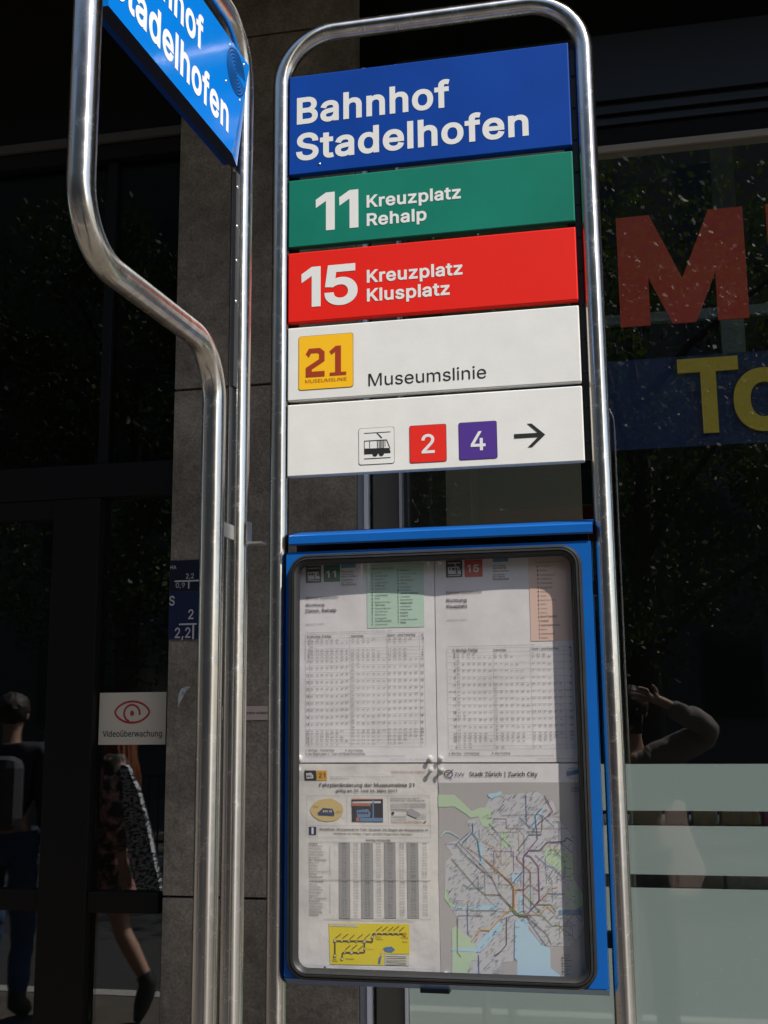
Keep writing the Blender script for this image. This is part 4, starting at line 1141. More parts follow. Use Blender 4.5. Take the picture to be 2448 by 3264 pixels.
('t','A','0',-188,25,-186,2,'ink',1),
('t','A','0',-21,27,-20,3,'ink',1),
('t','A','01,',-183,25,-180,2,'tink',0),
('t','A','11',-176,25,-172,2,'tink',0),
('t','A','21,',-169,25,-165,2,'tink',0),
('t','A','26,',-161,25,-158,2,'tink',0),
('t','A','31,',-154,25,-150,2,'tink',0),
('t','A','41',-146,25,-143,2,'tink',0),
('t','A','01',-123,26,-119,2,'tink',0),
('t','A','11',-116,26,-112,2,'tink',0),
('t','A','21',-108,26,-104,2,'tink',0),
('t','A','31',-100,26,-97,2,'tink',0),
('t','A','41',-93,26,-89,2,'tink',0),
('t','A','11',-70,27,-66,2,'tink',0),
('t','A','26',-62,27,-59,2,'tink',0),
('t','A','41',-55,27,-51,2,'tink',0),
('l','A',[(-192,173),(-16,173)],0.22,'grey',3),
('l','A',[(-192,162),(-16,163)],0.22,'grey',3),
('l','A',[(-192,158),(-16,158)],0.22,'grey',3),
('l','A',[(-192,153),(-16,153)],0.22,'grey',3),
('l','A',[(-192,148),(-16,148)],0.22,'grey',3),
('l','A',[(-192,138),(-16,138)],0.22,'grey',3),
('l','A',[(-192,128),(-17,128)],0.22,'grey',3),
('l','A',[(-192,118),(-17,118)],0.22,'grey',3),
('l','A',[(-192,108),(-17,108)],0.22,'grey',3),
('l','A',[(-192,97),(-17,98)],0.22,'grey',3),
('l','A',[(-192,87),(-17,88)],0.22,'grey',3),
('l','A',[(-192,77),(-17,78)],0.22,'grey',3),
('l','A',[(-192,67),(-17,69)],0.22,'grey',3),
('l','A',[(-191,57),(-18,59)],0.22,'grey',3),
('l','A',[(-191,47),(-18,47)],0.22,'grey',3),
('l','A',[(-191,42),(-18,43)],0.22,'grey',3),
('l','A',[(-191,38),(-18,38)],0.22,'grey',3),
('l','A',[(-191,33),(-18,33)],0.22,'grey',3),
('l','A',[(-191,28),(-18,28)],0.22,'grey',3),
('l','A',[(-191,23),(-18,23)],0.22,'grey',3),
('t','A','a  Montag - Donnerstag',-191,17,-149,3,'ink',0),
('t','A','b  Nur Freitag',-132,16.5,-107,3,'ink',0),
('t','A','In der Regel jedes 2. Tram mit Niederflureinstieg',-191,12,-104,3,'ink',0),
('t','A','Nach betrieblichen Fahrplan verkehren die Kurse auf der Linie zu Stosszeiten mit Anschlüssen am HB-Hauptbahnhof an den Haltestellen',-191,9.5,-46,1,'ink',0),
('t','A','Stand: 08.10.2015 Linie 11, Seite 1, Verkehrsbetriebe',-67,5,-17,1,'grey',0),
('r','B',17,260,41,284.5,'black',1),
('r','B',44,259.5,70,284,'red15',1),
('t','B','15',48,266,65,11,'paper',2),
('r','B',85,279.5,107,284.5,'sky',1),
('t','B','ZVV-Contact',85,273,103,2,'ink',1),
('t','B','0848 988 988',85,269,104,3,'ink',1),
('t','B','@zvv_contact',85,265.5,108,2,'ink',1),
('t','B','Echtzeitinfo:',85,260.5,102,2,'ink',1),
('t','B','ZVV-App für',84,257.5,102,2,'ink',1),
('t','B','iPhone/Android',84,253.5,107,3,'ink',1),
('t','B','Bahnhof Stadelhofen',17,236,68,4,'ink',0),
('t','B','Richtung',17,224.5,46,5,'ink',1),
('t','B','Klusplatz',17,216,47,5,'ink',1),
('t','B','Gültig ab 13.12.2015',17,198,45,2,'grey',0),
('r','B',135.5,166.5,193.5,283,'salmon',1),
('t','B','Ungefähre Fahrzeit in Minuten',145,276.5,185,2,'ink',0),
('l','B',[(148,272),(148,170)],0.25,'ink',3),
('t','B','Bucheggplatz',151,270,166,3,'grey',0),
('r','B',147,270,149,272,'ink',4),
('t','B','Laubiweg',151,264,161,3,'grey',0),
('r','B',147,264,149,266,'ink',4),
('t','B','Schaffhauserplatz',151,257.5,172,3,'grey',0),
('r','B',147,258,149,260,'ink',4),
('t','B','Kinkelstrasse',151,252,167,3,'grey',0),
('r','B',147,252.5,149,254,'ink',4),
('t','B','Ottikerstrasse',151,246,168,3,'grey',0),
('r','B',147,247,149,248,'ink',4),
('t','B','Sonneggstrasse',151,240,168,3,'grey',0),
('r','B',147,241,149,242,'ink',4),
('t','B','Haldenegg',151,234.5,161,2,'grey',0),
('r','B',147,235,149,236,'ink',4),
('t','B','Central',151,228.5,159,2,'grey',0),
('r','B',147,229,149,230,'ink',4),
('t','B','Rudolf-Brun-Brücke',151,222.5,172,2,'grey',0),
('r','B',147,223,149,224,'ink',4),
('t','B','Rathaus',151,217,158,2,'grey',0),
('r','B',147,217,148.5,218,'ink',4),
('t','B','Helmhaus',151,211,159,2,'grey',0),
('r','B',147,211,148.5,212,'ink',4),
('t','B','Bellevue',150,205,159,2,'grey',0),
('r','B',147,205,148,206,'ink',4),
('t','B','Bahnhof Stadelhofen',150,199,173,3,'ink',0),
('r','B',147,199,148,201,'ink',4),
('t','B','Kreuzplatz',150,193,161,3,'ink',0),
('r','B',147,194,148,195,'ink',4),
('t','B','Englischviertelstrasse',150,187,176,3,'ink',0),
('r','B',147,188,148,189,'ink',4),
('t','B','Römerhof',150,181.5,158,2,'ink',0),
('r','B',147,182,148,183,'ink',4),
('t','B','Hölderlinstrasse',150,175.5,168,2,'ink',0),
('r','B',147,176,148,177,'ink',4),
('t','B','Klusplatz',150,170,159,2,'ink',0),
('r','B',147,170,148,171,'ink',4),
('t','B','Wie Sonntage gelten auch: 25. und 26. Dezember, 1. und 2. Januar, Karfreitag, Ostermontag, 1. Mai, Auffahrt, Pfingstmontag, 1. August',17,161,141,1,'ink',0),
('t','B','h',25,154,27,4,'ink',1),
('t','B','Montag-Freitag',30,154,60,4,'ink',1),
('t','B','Samstag',83,154,100,3,'ink',1),
('t','B','Sonn- und Feiertag',136,154.5,173,3,'ink',1),
('t','B','h',188,155,191,3,'ink',1),
('l','B',[(16,158),(191,158)],0.22,'grey',3),
('l','B',[(16,153),(191,153)],0.22,'grey',3),
('l','B',[(16,158),(16,19)],0.22,'grey',3),
('l','B',[(28,158),(28,19)],0.22,'grey',3),
('l','B',[(82,158),(81,19)],0.22,'grey',3),
('l','B',[(134,158),(134,18)],0.22,'grey',3),
('l','B',[(180,158),(179,18)],0.22,'grey',3),
('l','B',[(191,158),(191,18)],0.22,'grey',3),
('t','B','5',26,149,28,3,'ink',1),
('t','B','5',189,148,190,3,'ink',1),
('t','B','22',30,149,34,3,'tink',0),
('t','B','37',38,149,41,3,'tink',0),
('t','B','45',45,149,49,3,'tink',0),
('t','B','56',53,149,56,3,'tink',0),
('t','B','22',83,149,87,2,'tink',0),
('t','B','37',91,148,94,2,'tink',0),
('t','B','45',98,148,102,2,'tink',0),
('t','B','22',136,149,139,2,'tink',0),
('t','B','37',143,148,147,2,'tink',0),
('t','B','45',151,148,154,2,'tink',0),
('t','B','6',26,145,28,3,'ink',1),
('t','B','6',188,144,190,3,'ink',1),
('t','B','00',30,145,34,2,'tink',0),
('t','B','09',38,145,41,2,'tink',0),
('t','B','17',45,144,49,2,'tink',0),
('t','B','23',53,144,56,2,'tink',0),
('t','B','31',60,144,64,2,'tink',0),
('t','B','38',68,144,71,2,'tink',0),
('t','B','46',75,144,79,2,'tink',0),
('t','B','53',30,140,34,3,'tink',0),
('t','B','00',83,144,87,3,'tink',0),
('t','B','16',91,144,94,3,'tink',0),
('t','B','31',98,144,102,3,'tink',0),
('t','B','46',106,144,109,3,'tink',0),
('t','B','00',136,144,139,3,'tink',0),
('t','B','16',143,144,147,3,'tink',0),
('t','B','31',151,144,154,3,'tink',0),
('t','B','46',158,144,162,3,'tink',0),
('t','B','7',26,135,28,3,'ink',1),
('t','B','7',188,135,190,2,'ink',1),
('t','B','01',30,135,34,3,'tink',0),
('t','B','08',38,135,41,3,'tink',0),
('t','B','15',45,135,49,3,'tink',0),
('t','B','23',53,135,56,3,'tink',0),
('t','B','30',60,135,64,3,'tink',0),
('t','B','38',68,135,71,3,'tink',0),
('t','B','45',75,134,79,3,'tink',0),
('t','B','53',30,130,34,3,'tink',0),
('t','B','01',83,135,87,2,'tink',0),
('t','B','16',91,135,94,2,'tink',0),
('t','B','31',98,134,102,2,'tink',0),
('t','B','46',106,134,109,2,'tink',0),
('t','B','58',113,134,117,2,'tink',0),
('t','B','01',136,135,139,2,'tink',0),
('t','B','16',143,135,147,2,'tink',0),
('t','B','31',151,135,154,2,'tink',0),
('t','B','46',158,134,162,2,'tink',0),
('t','B','8',26,126,28,3,'ink',1),
('t','B','8',188,126,190,2,'ink',1),
('t','B','00',30,126,34,3,'tink',0),
('t','B','08',38,126,41,3,'tink',0),
('t','B','15',45,126,49,3,'tink',0),
('t','B','23',53,126,56,3,'tink',0),
('t','B','30',60,126,64,3,'tink',0),
('t','B','38',68,126,71,3,'tink',0),
('t','B','45',75,125,79,3,'tink',0),
('t','B','53',30,121,34,3,'tink',0),
('t','B','01',83,126,87,2,'tink',0),
('t','B','11',91,126,94,2,'tink',0),
('t','B','21',98,126,102,2,'tink',0),
('t','B','31',106,125,109,2,'tink',0),
('t','B','41',113,125,117,2,'tink',0),
('t','B','51',120,125,124,2,'tink',0),
('t','B','01',136,126,139,2,'tink',0),
('t','B','16',143,126,147,2,'tink',0),
('t','B','31',151,126,154,2,'tink',0),
('t','B','46',158,126,161,2,'tink',0),
('t','B','9',26,116,28,3,'ink',1),
('t','B','9',188,116,190,2,'ink',1),
('t','B','01',30,116,34,2,'tink',0),
('t','B','08',38,116,41,2,'tink',0),
('t','B','16',45,116,49,2,'tink',0),
('t','B','23',53,116,56,2,'tink',0),
('t','B','31',60,115,64,2,'tink',0),
('t','B','38',67,115,71,2,'tink',0),
('t','B','46',75,115,79,2,'tink',0),
('t','B','53',30,111,34,3,'tink',0),
('t','B','01',83,116,87,2,'tink',0),
('t','B','11',91,115,94,2,'tink',0),
('t','B','21',98,115,102,2,'tink',0),
('t','B','31',105,115,109,2,'tink',0),
('t','B','41',113,115,116,2,'tink',0),
('t','B','51',120,115,124,2,'tink',0),
('t','B','01',136,116,139,2,'tink',0),
('t','B','16',143,116,146,2,'tink',0),
('t','B','31',150,116,154,2,'tink',0),
('t','B','46',158,115,161,2,'tink',0),
('t','B','10',24,106.5,28,2,'ink',1),
('t','B','10',186,106,190,3,'ink',1),
('t','B','01',30,106,34,3,'tink',0),
('t','B','08',38,106,41,3,'tink',0),
('t','B','16',45,106,49,3,'tink',0),
('t','B','23',53,106,56,3,'tink',0),
('t','B','31',60,106,64,3,'tink',0),
('t','B','38',67,106,71,3,'tink',0),
('t','B','46',75,106,78,3,'tink',0),
('t','B','53',30,102,34,2,'tink',0),
('t','B','01',83,106,87,3,'tink',0),
('t','B','09',90,106,94,3,'tink',0),
('t','B','16',98,106,102,3,'tink',0),
('t','B','23',105,106,109,3,'tink',0),
('t','B','31',113,106,116,3,'tink',0),
('t','B','38',120,106,124,3,'tink',0),
('t','B','46',128,105,131,3,'tink',0),
('t','B','53',83,101,86,3,'tink',0),
('t','B','01',135,106,139,3,'tink',0),
('t','B','11',143,106,146,3,'tink',0),
('t','B','21',150,106,154,3,'tink',0),
('t','B','31',158,106,161,3,'tink',0),
('t','B','41',165,106,169,3,'tink',0),
('t','B','51',173,106,176,3,'tink',0),
('t','B','11-15',18,97,28,2,'ink',1),
('t','B','11-15',180,97,189,2,'ink',1),
('t','B','01',30,97,34,2,'tink',0),
('t','B','08',38,96,41,2,'tink',0),
('t','B','16',45,96,49,2,'tink',0),
('t','B','23',53,96,56,2,'tink',0),
('t','B','31',60,96,64,2,'tink',0),
('t','B','38',67,96,71,2,'tink',0),
('t','B','46',75,96,78,2,'tink',0),
('t','B','53',30,92,34,2,'tink',0),
('t','B','01',83,96,87,3,'tink',0),
('t','B','08',90,96,94,3,'tink',0),
('t','B','16',98,96,101,3,'tink',0),
('t','B','23',105,96,109,3,'tink',0),
('t','B','31',113,96,116,3,'tink',0),
('t','B','38',120,96,124,3,'tink',0),
('t','B','46',128,96,131,3,'tink',0),
('t','B','53',83,92,86,2,'tink',0),
('t','B','01',135,97,139,2,'tink',0),
('t','B','11',143,97,146,2,'tink',0),
('t','B','21',150,96,154,2,'tink',0),
('t','B','31',158,96,161,2,'tink',0),
('t','B','41',165,96,168,2,'tink',0),
('t','B','51',172,96,176,2,'tink',0),
('t','B','16',24,87,28,3,'ink',1),
('t','B','16',186,87,189,3,'ink',1),
('t','B','01',30,87,34,2,'tink',0),
('t','B','08',38,87,41,2,'tink',0),
('t','B','16',45,87,49,2,'tink',0),
('t','B','22',53,87,56,2,'tink',0),
('t','B','30',60,87,64,2,'tink',0),
('t','B','37',67,87,71,2,'tink',0),
('t','B','45',75,86,78,2,'tink',0),
('t','B','52',30,82,34,3,'tink',0),
('t','B','01',83,87,87,2,'tink',0),
('t','B','08',90,87,94,2,'tink',0),
('t','B','16',98,87,101,2,'tink',0),
('t','B','23',105,87,109,2,'tink',0),
('t','B','31',113,86,116,2,'tink',0),
('t','B','38',120,86,124,2,'tink',0),
('t','B','46',127,86,131,2,'tink',0),
('t','B','53',83,82,86,3,'tink',0),
('t','B','01',135,87,139,3,'tink',0),
('t','B','11',143,87,146,3,'tink',0),
('t','B','21',150,87,154,3,'tink',0),
('t','B','31',157,87,161,3,'tink',0),
('t','B','41',165,87,168,3,'tink',0),
('t','B','51',172,87,176,3,'tink',0),
('t','B','17',24,78,28,2,'ink',1),
('t','B','17',186,78,189,3,'ink',1),
('t','B','00',30,78,34,2,'tink',0),
('t','B','07',38,77,41,2,'tink',0),
('t','B','15',45,77,49,2,'tink',0),
('t','B','22',53,77,56,2,'tink',0),
('t','B','30',60,77,64,2,'tink',0),
('t','B','37',67,77,71,2,'tink',0),
('t','B','45',75,77,78,2,'tink',0),
('t','B','52',30,73,34,2,'tink',0),
('t','B','01',83,77,86,3,'tink',0),
('t','B','08',90,77,94,3,'tink',0),
('t','B','16',98,77,101,3,'tink',0),
('t','B','23',105,77,109,3,'tink',0),
('t','B','31',113,77,116,3,'tink',0),
('t','B','38',120,77,124,3,'tink',0),
('t','B','46',127,77,131,3,'tink',0),
('t','B','53',83,73,86,2,'tink',0),
('t','B','01',135,78,139,2,'tink',0),
('t','B','11',143,78,146,2,'tink',0),
('t','B','21',150,78,153,2,'tink',0),
('t','B','31',157,78,161,2,'tink',0),
('t','B','41',165,78,168,2,'tink',0),
('t','B','51',172,77,176,2,'tink',0),
('t','B','18',24,68,28,3,'ink',1),
('t','B','18',185,69,189,2,'ink',1),
('t','B','00',30,68,34,2,'tink',0),
('t','B','07',38,68,41,2,'tink',0),
('t','B','15',45,68,49,2,'tink',0),
('t','B','22',53,68,56,2,'tink',0),
('t','B','30',60,68,64,2,'tink',0),
('t','B','37',67,68,71,2,'tink',0),
('t','B','45',75,68,78,2,'tink',0),
('t','B','52',30,63,34,3,'tink',0),
('t','B','58',38,63,41,3,'tink',0),
('t','B','01',83,68,86,2,'tink',0),
('t','B','08',90,68,94,2,'tink',0),
('t','B','16',98,68,101,2,'tink',0),
('t','B','23',105,68,109,2,'tink',0),
('t','B','30',113,68,116,2,'tink',0),
('t','B','38',120,68,123,2,'tink',0),
('t','B','45',127,68,131,2,'tink',0),
('t','B','53',83,63,86,3,'tink',0),
('t','B','01',135,68,139,3,'tink',0),
('t','B','11',142,68,146,3,'tink',0),
('t','B','21',150,68,153,3,'tink',0),
('t','B','31',157,68,161,3,'tink',0),
('t','B','41',165,68,168,3,'tink',0),
('t','B','51',172,68,175,3,'tink',0),
('t','B','19',24,58,28,3,'ink',1),
('t','B','19',185,59,189,3,'ink',1),
('t','B','07',30,58,34,3,'tink',0),
('t','B','15',38,58,41,3,'tink',0),
('t','B','23',45,58,49,3,'tink',0),
('t','B','31',53,58,56,3,'tink',0),
('t','B','38',60,58,64,3,'tink',0),
('t','B','46',67,58,71,3,'tink',0),
('t','B','53',75,58,78,3,'tink',0),
('t','B','00',83,58,86,3,'tink',0),
('t','B','08',90,58,94,3,'tink',0),
('t','B','15',98,58,101,3,'tink',0),
('t','B','23',105,58,109,3,'tink',0),
('t','B','30',113,58,116,3,'tink',0),
('t','B','38',120,58,123,3,'tink',0),
('t','B','45',127,58,131,3,'tink',0),
('t','B','53',83,54,86,2,'tink',0),
('t','B','01',135,59,138,2,'tink',0),
('t','B','11',142,59,146,2,'tink',0),
('t','B','21',150,59,153,2,'tink',0),
('t','B','31',157,59,161,2,'tink',0),
('t','B','41',165,59,168,2,'tink',0),
('t','B','51',172,58,175,2,'tink',0),
('t','B','20',24,49,28,2,'ink',1),
('t','B','20',185,50,189,2,'ink',1),
('t','B','01',30,49,34,2,'tink',0),
('t','B','08',38,49,41,2,'tink',0),
('t','B','16',45,48,49,2,'tink',0),
('t','B','22',53,48,56,2,'tink',0),
('t','B','30',60,48,64,2,'tink',0),
('t','B','38',67,48,71,2,'tink',0),
('t','B','48',75,48,78,2,'tink',0),
('t','B','58',30,44,34,2,'tink',0),
('t','B','00',83,49,86,2,'tink',0),
('t','B','08',90,49,94,2,'tink',0),
('t','B','15',98,49,101,2,'tink',0),
('t','B','22',105,49,109,2,'tink',0),
('t','B','30',112,48,116,2,'tink',0),
('t','B','38',120,48,123,2,'tink',0),
('t','B','48',127,48,131,2,'tink',0),
('t','B','58',83,44,86,3,'tink',0),
('t','B','01',135,49,138,3,'tink',0),
('t','B','10',142,49,146,3,'tink',0),
('t','B','18',150,49,153,3,'tink',0),
('t','B','28',157,49,161,3,'tink',0),
('t','B','38',164,49,168,3,'tink',0),
('t','B','48',172,49,175,3,'tink',0),
('t','B','21',24,39,28,2,'ink',1),
('t','B','21',185,40,189,3,'ink',1),
('t','B','08',30,39,34,2,'tink',0),
('t','B','18',38,39,41,2,'tink',0),
('t','B','28',45,39,49,2,'tink',0),
('t','B','38',53,39,56,2,'tink',0),
('t','B','48',60,39,63,2,'tink',0),
('t','B','58',67,39,71,2,'tink',0),
('t','B','08',83,39,86,2,'tink',0),
('t','B','18',90,39,94,2,'tink',0),
('t','B','28',98,39,101,2,'tink',0),
('t','B','38',105,39,109,2,'tink',0),
('t','B','48',112,39,116,2,'tink',0),
('t','B','58',120,39,123,2,'tink',0),
('t','B','08',135,40,138,2,'tink',0),
('t','B','18',142,40,146,2,'tink',0),
('t','B','28',150,40,153,2,'tink',0),
('t','B','38',157,40,160,2,'tink',0),
('t','B','48',164,40,168,2,'tink',0),
('t','B','58',172,39,175,2,'tink',0),
('t','B','22',24,34,28,3,'ink',1),
('t','B','22',185,36,189,2,'ink',1),
('t','B','08',30,34,34,3,'tink',0),
('t','B','18',38,34,41,3,'tink',0),
('t','B','28',45,34,49,3,'tink',0),
('t','B','38',53,34,56,3,'tink',0),
('t','B','48',60,34,63,3,'tink',0),
('t','B','58,',67,34,71,3,'tink',0),
('t','B','08',83,34,86,3,'tink',0),
('t','B','18',90,34,94,3,'tink',0),
('t','B','28',98,34,101,3,'tink',0),
('t','B','38',105,34,108,3,'tink',0),
('t','B','48',112,34,116,3,'tink',0),
('t','B','58',120,34,123,3,'tink',0),
('t','B','08',135,35,138,3,'tink',0),
('t','B','18',142,35,146,3,'tink',0),
('t','B','28',150,35,153,3,'tink',0),
('t','B','38',157,35,160,3,'tink',0),
('t','B','48',164,35,168,3,'tink',0),
('t','B','23',24,29,28,3,'ink',1),
('t','B','23',185,31,188,2,'ink',1),
('t','B','01,',30,29,34,3,'tink',0),
('t','B','08,',38,29,41,3,'tink',0),
('t','B','16,',45,29,49,3,'tink',0),
('t','B','18,',53,29,56,3,'tink',0),
('t','B','28,',60,29,63,3,'tink',0),
('t','B','31,',67,29,71,3,'tink',0),
('t','B','38,',75,29,78,3,'tink',0),
('t','B','46,',30,25,34,2,'tink',0),
('t','B','48,',38,25,41,2,'tink',0),
('t','B','58,',45,25,49,2,'tink',0),
('t','B','08',83,30,86,2,'tink',0),
('t','B','18',90,30,94,2,'tink',0),
('t','B','28',98,30,101,2,'tink',0),
('t','B','38',105,29,108,2,'tink',0),
('t','B','48',112,29,116,2,'tink',0),
('t','B','58',120,29,123,2,'tink',0),
('t','B','01',135,30,138,3,'tink',0),
('t','B','16',142,30,146,3,'tink',0),
('t','B','31',149,30,153,3,'tink',0),
('t','B','46',157,30,160,3,'tink',0),
('t','B','0',26,20,28,2,'ink',1),
('t','B','0',187,21,188,3,'ink',1),
('t','B','01,',30,20,34,2,'tink',0),
('t','B','08,',38,20,41,2,'tink',0),
('t','B','18',45,20,49,2,'tink',0),
('t','B','08',83,20,86,3,'tink',0),
('t','B','18',90,20,94,3,'tink',0),
('t','B','01',135,21,138,2,'tink',0),
('t','B','18',142,21,145,2,'tink',0),
('l','B',[(17,148),(192,147)],0.22,'grey',3),
('l','B',[(17,139),(191,137)],0.22,'grey',3),
('l','B',[(17,129),(191,128)],0.22,'grey',3),
('l','B',[(17,119),(191,118)],0.22,'grey',3),
('l','B',[(17,110),(191,109)],0.22,'grey',3),
('l','B',[(17,99),(191,99)],0.22,'grey',3),
('l','B',[(17,90),(191,89)],0.22,'grey',3),
('l','B',[(17,80),(191,80)],0.22,'grey',3),
('l','B',[(17,71),(191,71)],0.22,'grey',3),
('l','B',[(17,61),(191,62)],0.22,'grey',3),
('l','B',[(17,52),(191,52)],0.22,'grey',3),
('l','B',[(17,42),(191,42)],0.22,'grey',3),
('l','B',[(17,37),(191,38)],0.22,'grey',3),
('l','B',[(17,33),(191,34)],0.22,'grey',3),
('l','B',[(17,23),(191,24)],0.22,'grey',3),
('l','B',[(17,18),(191,20)],0.22,'grey',3),
('t','B','a  Montag - Donnerstag',16,12,59,3,'ink',0),
('t','B','b  Nur Freitag',77,12,102,3,'ink',0),
('t','B','Nach betrieblichen Fahrplan verkehren die Kurse auf der Linie zu Stosszeiten mit Anschlüssen am HB-Hauptbahnhof an den Haltestellen',16,9.5,162,1,'ink',0),
('t','B','Stand: 08.10.2015 Linie 15, Seite 1, Verkehrsbetriebe',141,5,189,1,'grey',0),
('p','A',[(-189,275),(-172,275),(-170,266),(-170,264),(-188,264)],'paper',3),
('p','A',[(-187,273),(-184,273),(-184,270),(-187,270)],'black',4),
('p','A',[(-183,273),(-179,273),(-179,270),(-183,270)],'black',4),
('p','A',[(-178,273),(-177,273),(-177,264),(-178,264)],'black',4),
('p','A',[(-176,273),(-176,273),(-176,264),(-176,264)],'black',4),
('p','A',[(-175,273),(-175,273),(-175,264),(-175,264)],'black',4),
('p','A',[(-174,273),(-173,273),(-171,269),(-174,269)],'black',4),
('p','A',[(-189,281),(-170,281),(-170,280),(-189,280)],'paper',3),
('p','A',[(-179,280),(-179,280),(-176,275),(-176,275)],'paper',3),
('p','A',[(-189,263),(-170,262),(-170,261),(-189,262)],'paper',3),
('p','B',[(20,275),(36,275),(39,266),(39,264),(20,265)],'paper',3),
('p','B',[(22,274),(24,274),(24,270),(22,270)],'black',4),
('p','B',[(26,274),(30,273),(30,270),(26,270)],'black',4),
('p','B',[(31,274),(32,274),(31,265),(31,265)],'black',4),
('p','B',[(32,274),(33,274),(33,265),(32,265)],'black',4),
('p','B',[(33,274),(34,274),(34,265),(33,265)],'black',4),
('p','B',[(35,273),(36,273),(37,269),(35,269)],'black',4),
('p','B',[(20,281),(38,281),(38,280),(20,280)],'paper',3),
('p','B',[(29,280),(30,280),(33,275),(32,275)],'paper',3),
('p','B',[(20,263),(38,263),(38,262),(20,262)],'paper',3),
('r','D',-192,-24,-175,-10,'black',1),
('r','D',-174,-24,-159,-10,'yellow21',1),
('p','D',[(-190,-14),(-182,-13),(-179,-17),(-179,-21),(-189,-22)],'paper',3),
('r','D',-188.5,-19,-187,-17,'black',4),
('r','D',-186,-19,-184,-17,'black',4),
('r','D',-183,-19,-182,-17,'black',4),
('t','D','21',-171,-20,-161,7,'red21',1),
('t','D','TRAM MUSEUM ZÜRICH',-66,-13,-18,2,'red21',0),
('t','D','Tram-Museum Zürich, Forchstrasse 260, 8008 Zürich, Tel. 044 380 21 62',-154,-19,-62,1,'grey',0),
('t','D','www.tram-museum.ch',-154,-22,-126,2,'grey',0),
('t','D','Fahrplanänderung der Museumslinie 21',-170,-32.5,-33,5,'ink',1),
('t','D','gültig am 25. Und 26. März 2017',-146,-40,-57,4,'ink',1),
('l','D',[(-189,-45),(-12,-44)],0.2,'grey',3),
('l','D',[(-189,-86),(-12,-85)],0.2,'grey',3),
('l','D',[(-189,-102),(-11,-101)],0.2,'grey',3),
('l','D',[(-189,-45),(-189,-102)],0.2,'grey',3),
('l','D',[(-12,-44),(-11,-101)],0.2,'grey',3),
('l','D',[(-130,-44),(-130,-86)],0.2,'grey',3),
('l','D',[(-71,-44),(-70,-85)],0.2,'grey',3),
('l','D',[(-173,-86),(-173,-102)],0.2,'grey',3),
('p','D',[(-135,-65),(-136,-69),(-138,-73),(-142,-76),(-147,-79),(-153,-80),(-159,-81),(-165,-80),(-171,-79),(-176,-76),(-180,-73),(-183,-69),(-184,-65),(-183,-61),(-180,-57),(-176,-54),(-171,-51),(-165,-50),(-159,-49),(-153,-49),(-147,-51),(-142,-54),(-138,-57),(-136,-61)],'sand',1),
('p','D',[(-173,-69),(-165,-62),(-151,-63),(-148,-69),(-149,-73),(-172,-72)],'navy',3),
('p','D',[(-165,-65),(-163,-65),(-163,-68),(-165,-68)],'sand',4),
('p','D',[(-162,-65),(-160,-65),(-160,-68),(-162,-68)],'sand',4),
('p','D',[(-159,-65),(-158,-65),(-158,-68),(-159,-68)],'sand',4),
('p','D',[(-156,-65),(-155,-65),(-155,-68),(-156,-68)],'sand',4),
('p','D',[(-154,-65),(-152,-65),(-152,-68),(-154,-68)],'sand',4),
('t','D','1967',-180,-62,-172,3,'brown',0),
('t','D','2017',-146,-69,-138,3,'brown',0),
('r','D',-123,-80.5,-78,-49,'night',1),
('p','D',[(-116,-65),(-100,-63),(-96,-68),(-97,-74),(-115,-75)],'steel',3),
('p','D',[(-114,-67),(-112,-67),(-112,-70),(-114,-70)],'night',4),
('p','D',[(-111,-67),(-110,-67),(-110,-70),(-111,-70)],'night',4),
('p','D',[(-109,-67),(-107,-67),(-107,-70),(-109,-70)],'night',4),
('p','D',[(-106,-67),(-104,-67),(-104,-70),(-106,-70)],'night',4),
('p','D',[(-103,-67),(-102,-67),(-102,-70),(-103,-70)],'night',4),
('p','D',[(-101,-67),(-99,-67),(-99,-70),(-101,-70)],'night',4),
('p','D',[(-93,-50),(-91,-50),(-91,-80),(-93,-80)],'steel',3),
('p','D',[(-111,-75),(-78,-75),(-78,-80),(-111,-80)],'steel',3),
('p','D',[(-123,-49),(-78,-49),(-78,-50),(-123,-51)],'rust',3),
('p','D',[(-122,-53),(-81,-52),(-81,-55),(-122,-55)],'paper2',3),
('p','D',[(-117,-75),(-112,-75),(-112,-80),(-117,-80)],'rust',3),
('p','D',[(-123,-55),(-95,-55),(-96,-59),(-123,-59)],'rust',3),
('t','D','Samstag und Sonntag, 25. und 26. März 2017',-67,-49,-25,2,'ink',0),
('t','D','Modelltram-Wochenende',-67,-52,-19,2,'ink',0),
('l','D',[(-67,-55),(-42,-55)],0.5,'lgrey',3),
('l','D',[(-41,-55),(-17,-55)],0.5,'lgrey',3),
('l','D',[(-67,-57),(-42,-56)],0.5,'lgrey',3),
('l','D',[(-41,-56),(-17,-56)],0.5,'lgrey',3),
('l','D',[(-67,-58),(-42,-58)],0.5,'lgrey',3),
('l','D',[(-41,-58),(-17,-58)],0.5,'lgrey',3),
('l','D',[(-67,-60),(-42,-59)],0.5,'lgrey',3),
('l','D',[(-41,-59),(-17,-59)],0.5,'lgrey',3),
('l','D',[(-67,-61),(-42,-61)],0.5,'lgrey',3),
('l','D',[(-41,-61),(-17,-61)],0.5,'lgrey',3),
('l','D',[(-67,-72),(-45,-72)],0.5,'lgrey',3),
('l','D',[(-67,-73),(-45,-73)],0.5,'lgrey',3),
('l','D',[(-67,-75),(-45,-75)],0.5,'lgrey',3),
('l','D',[(-67,-77),(-45,-77)],0.5,'lgrey',3),
('l','D',[(-67,-64),(-44,-64)],0.8,'ink',3),
('p','D',[(-62,-68),(-62,-69),(-63,-70),(-64,-70),(-65,-70),(-66,-69),(-66,-68),(-66,-67),(-65,-67),(-64,-66),(-63,-67),(-62,-67)],'ink',3),
('p','D',[(-44,-64),(-38,-62),(-25,-69),(-31,-75),(-43,-70)],'lgrey',3),
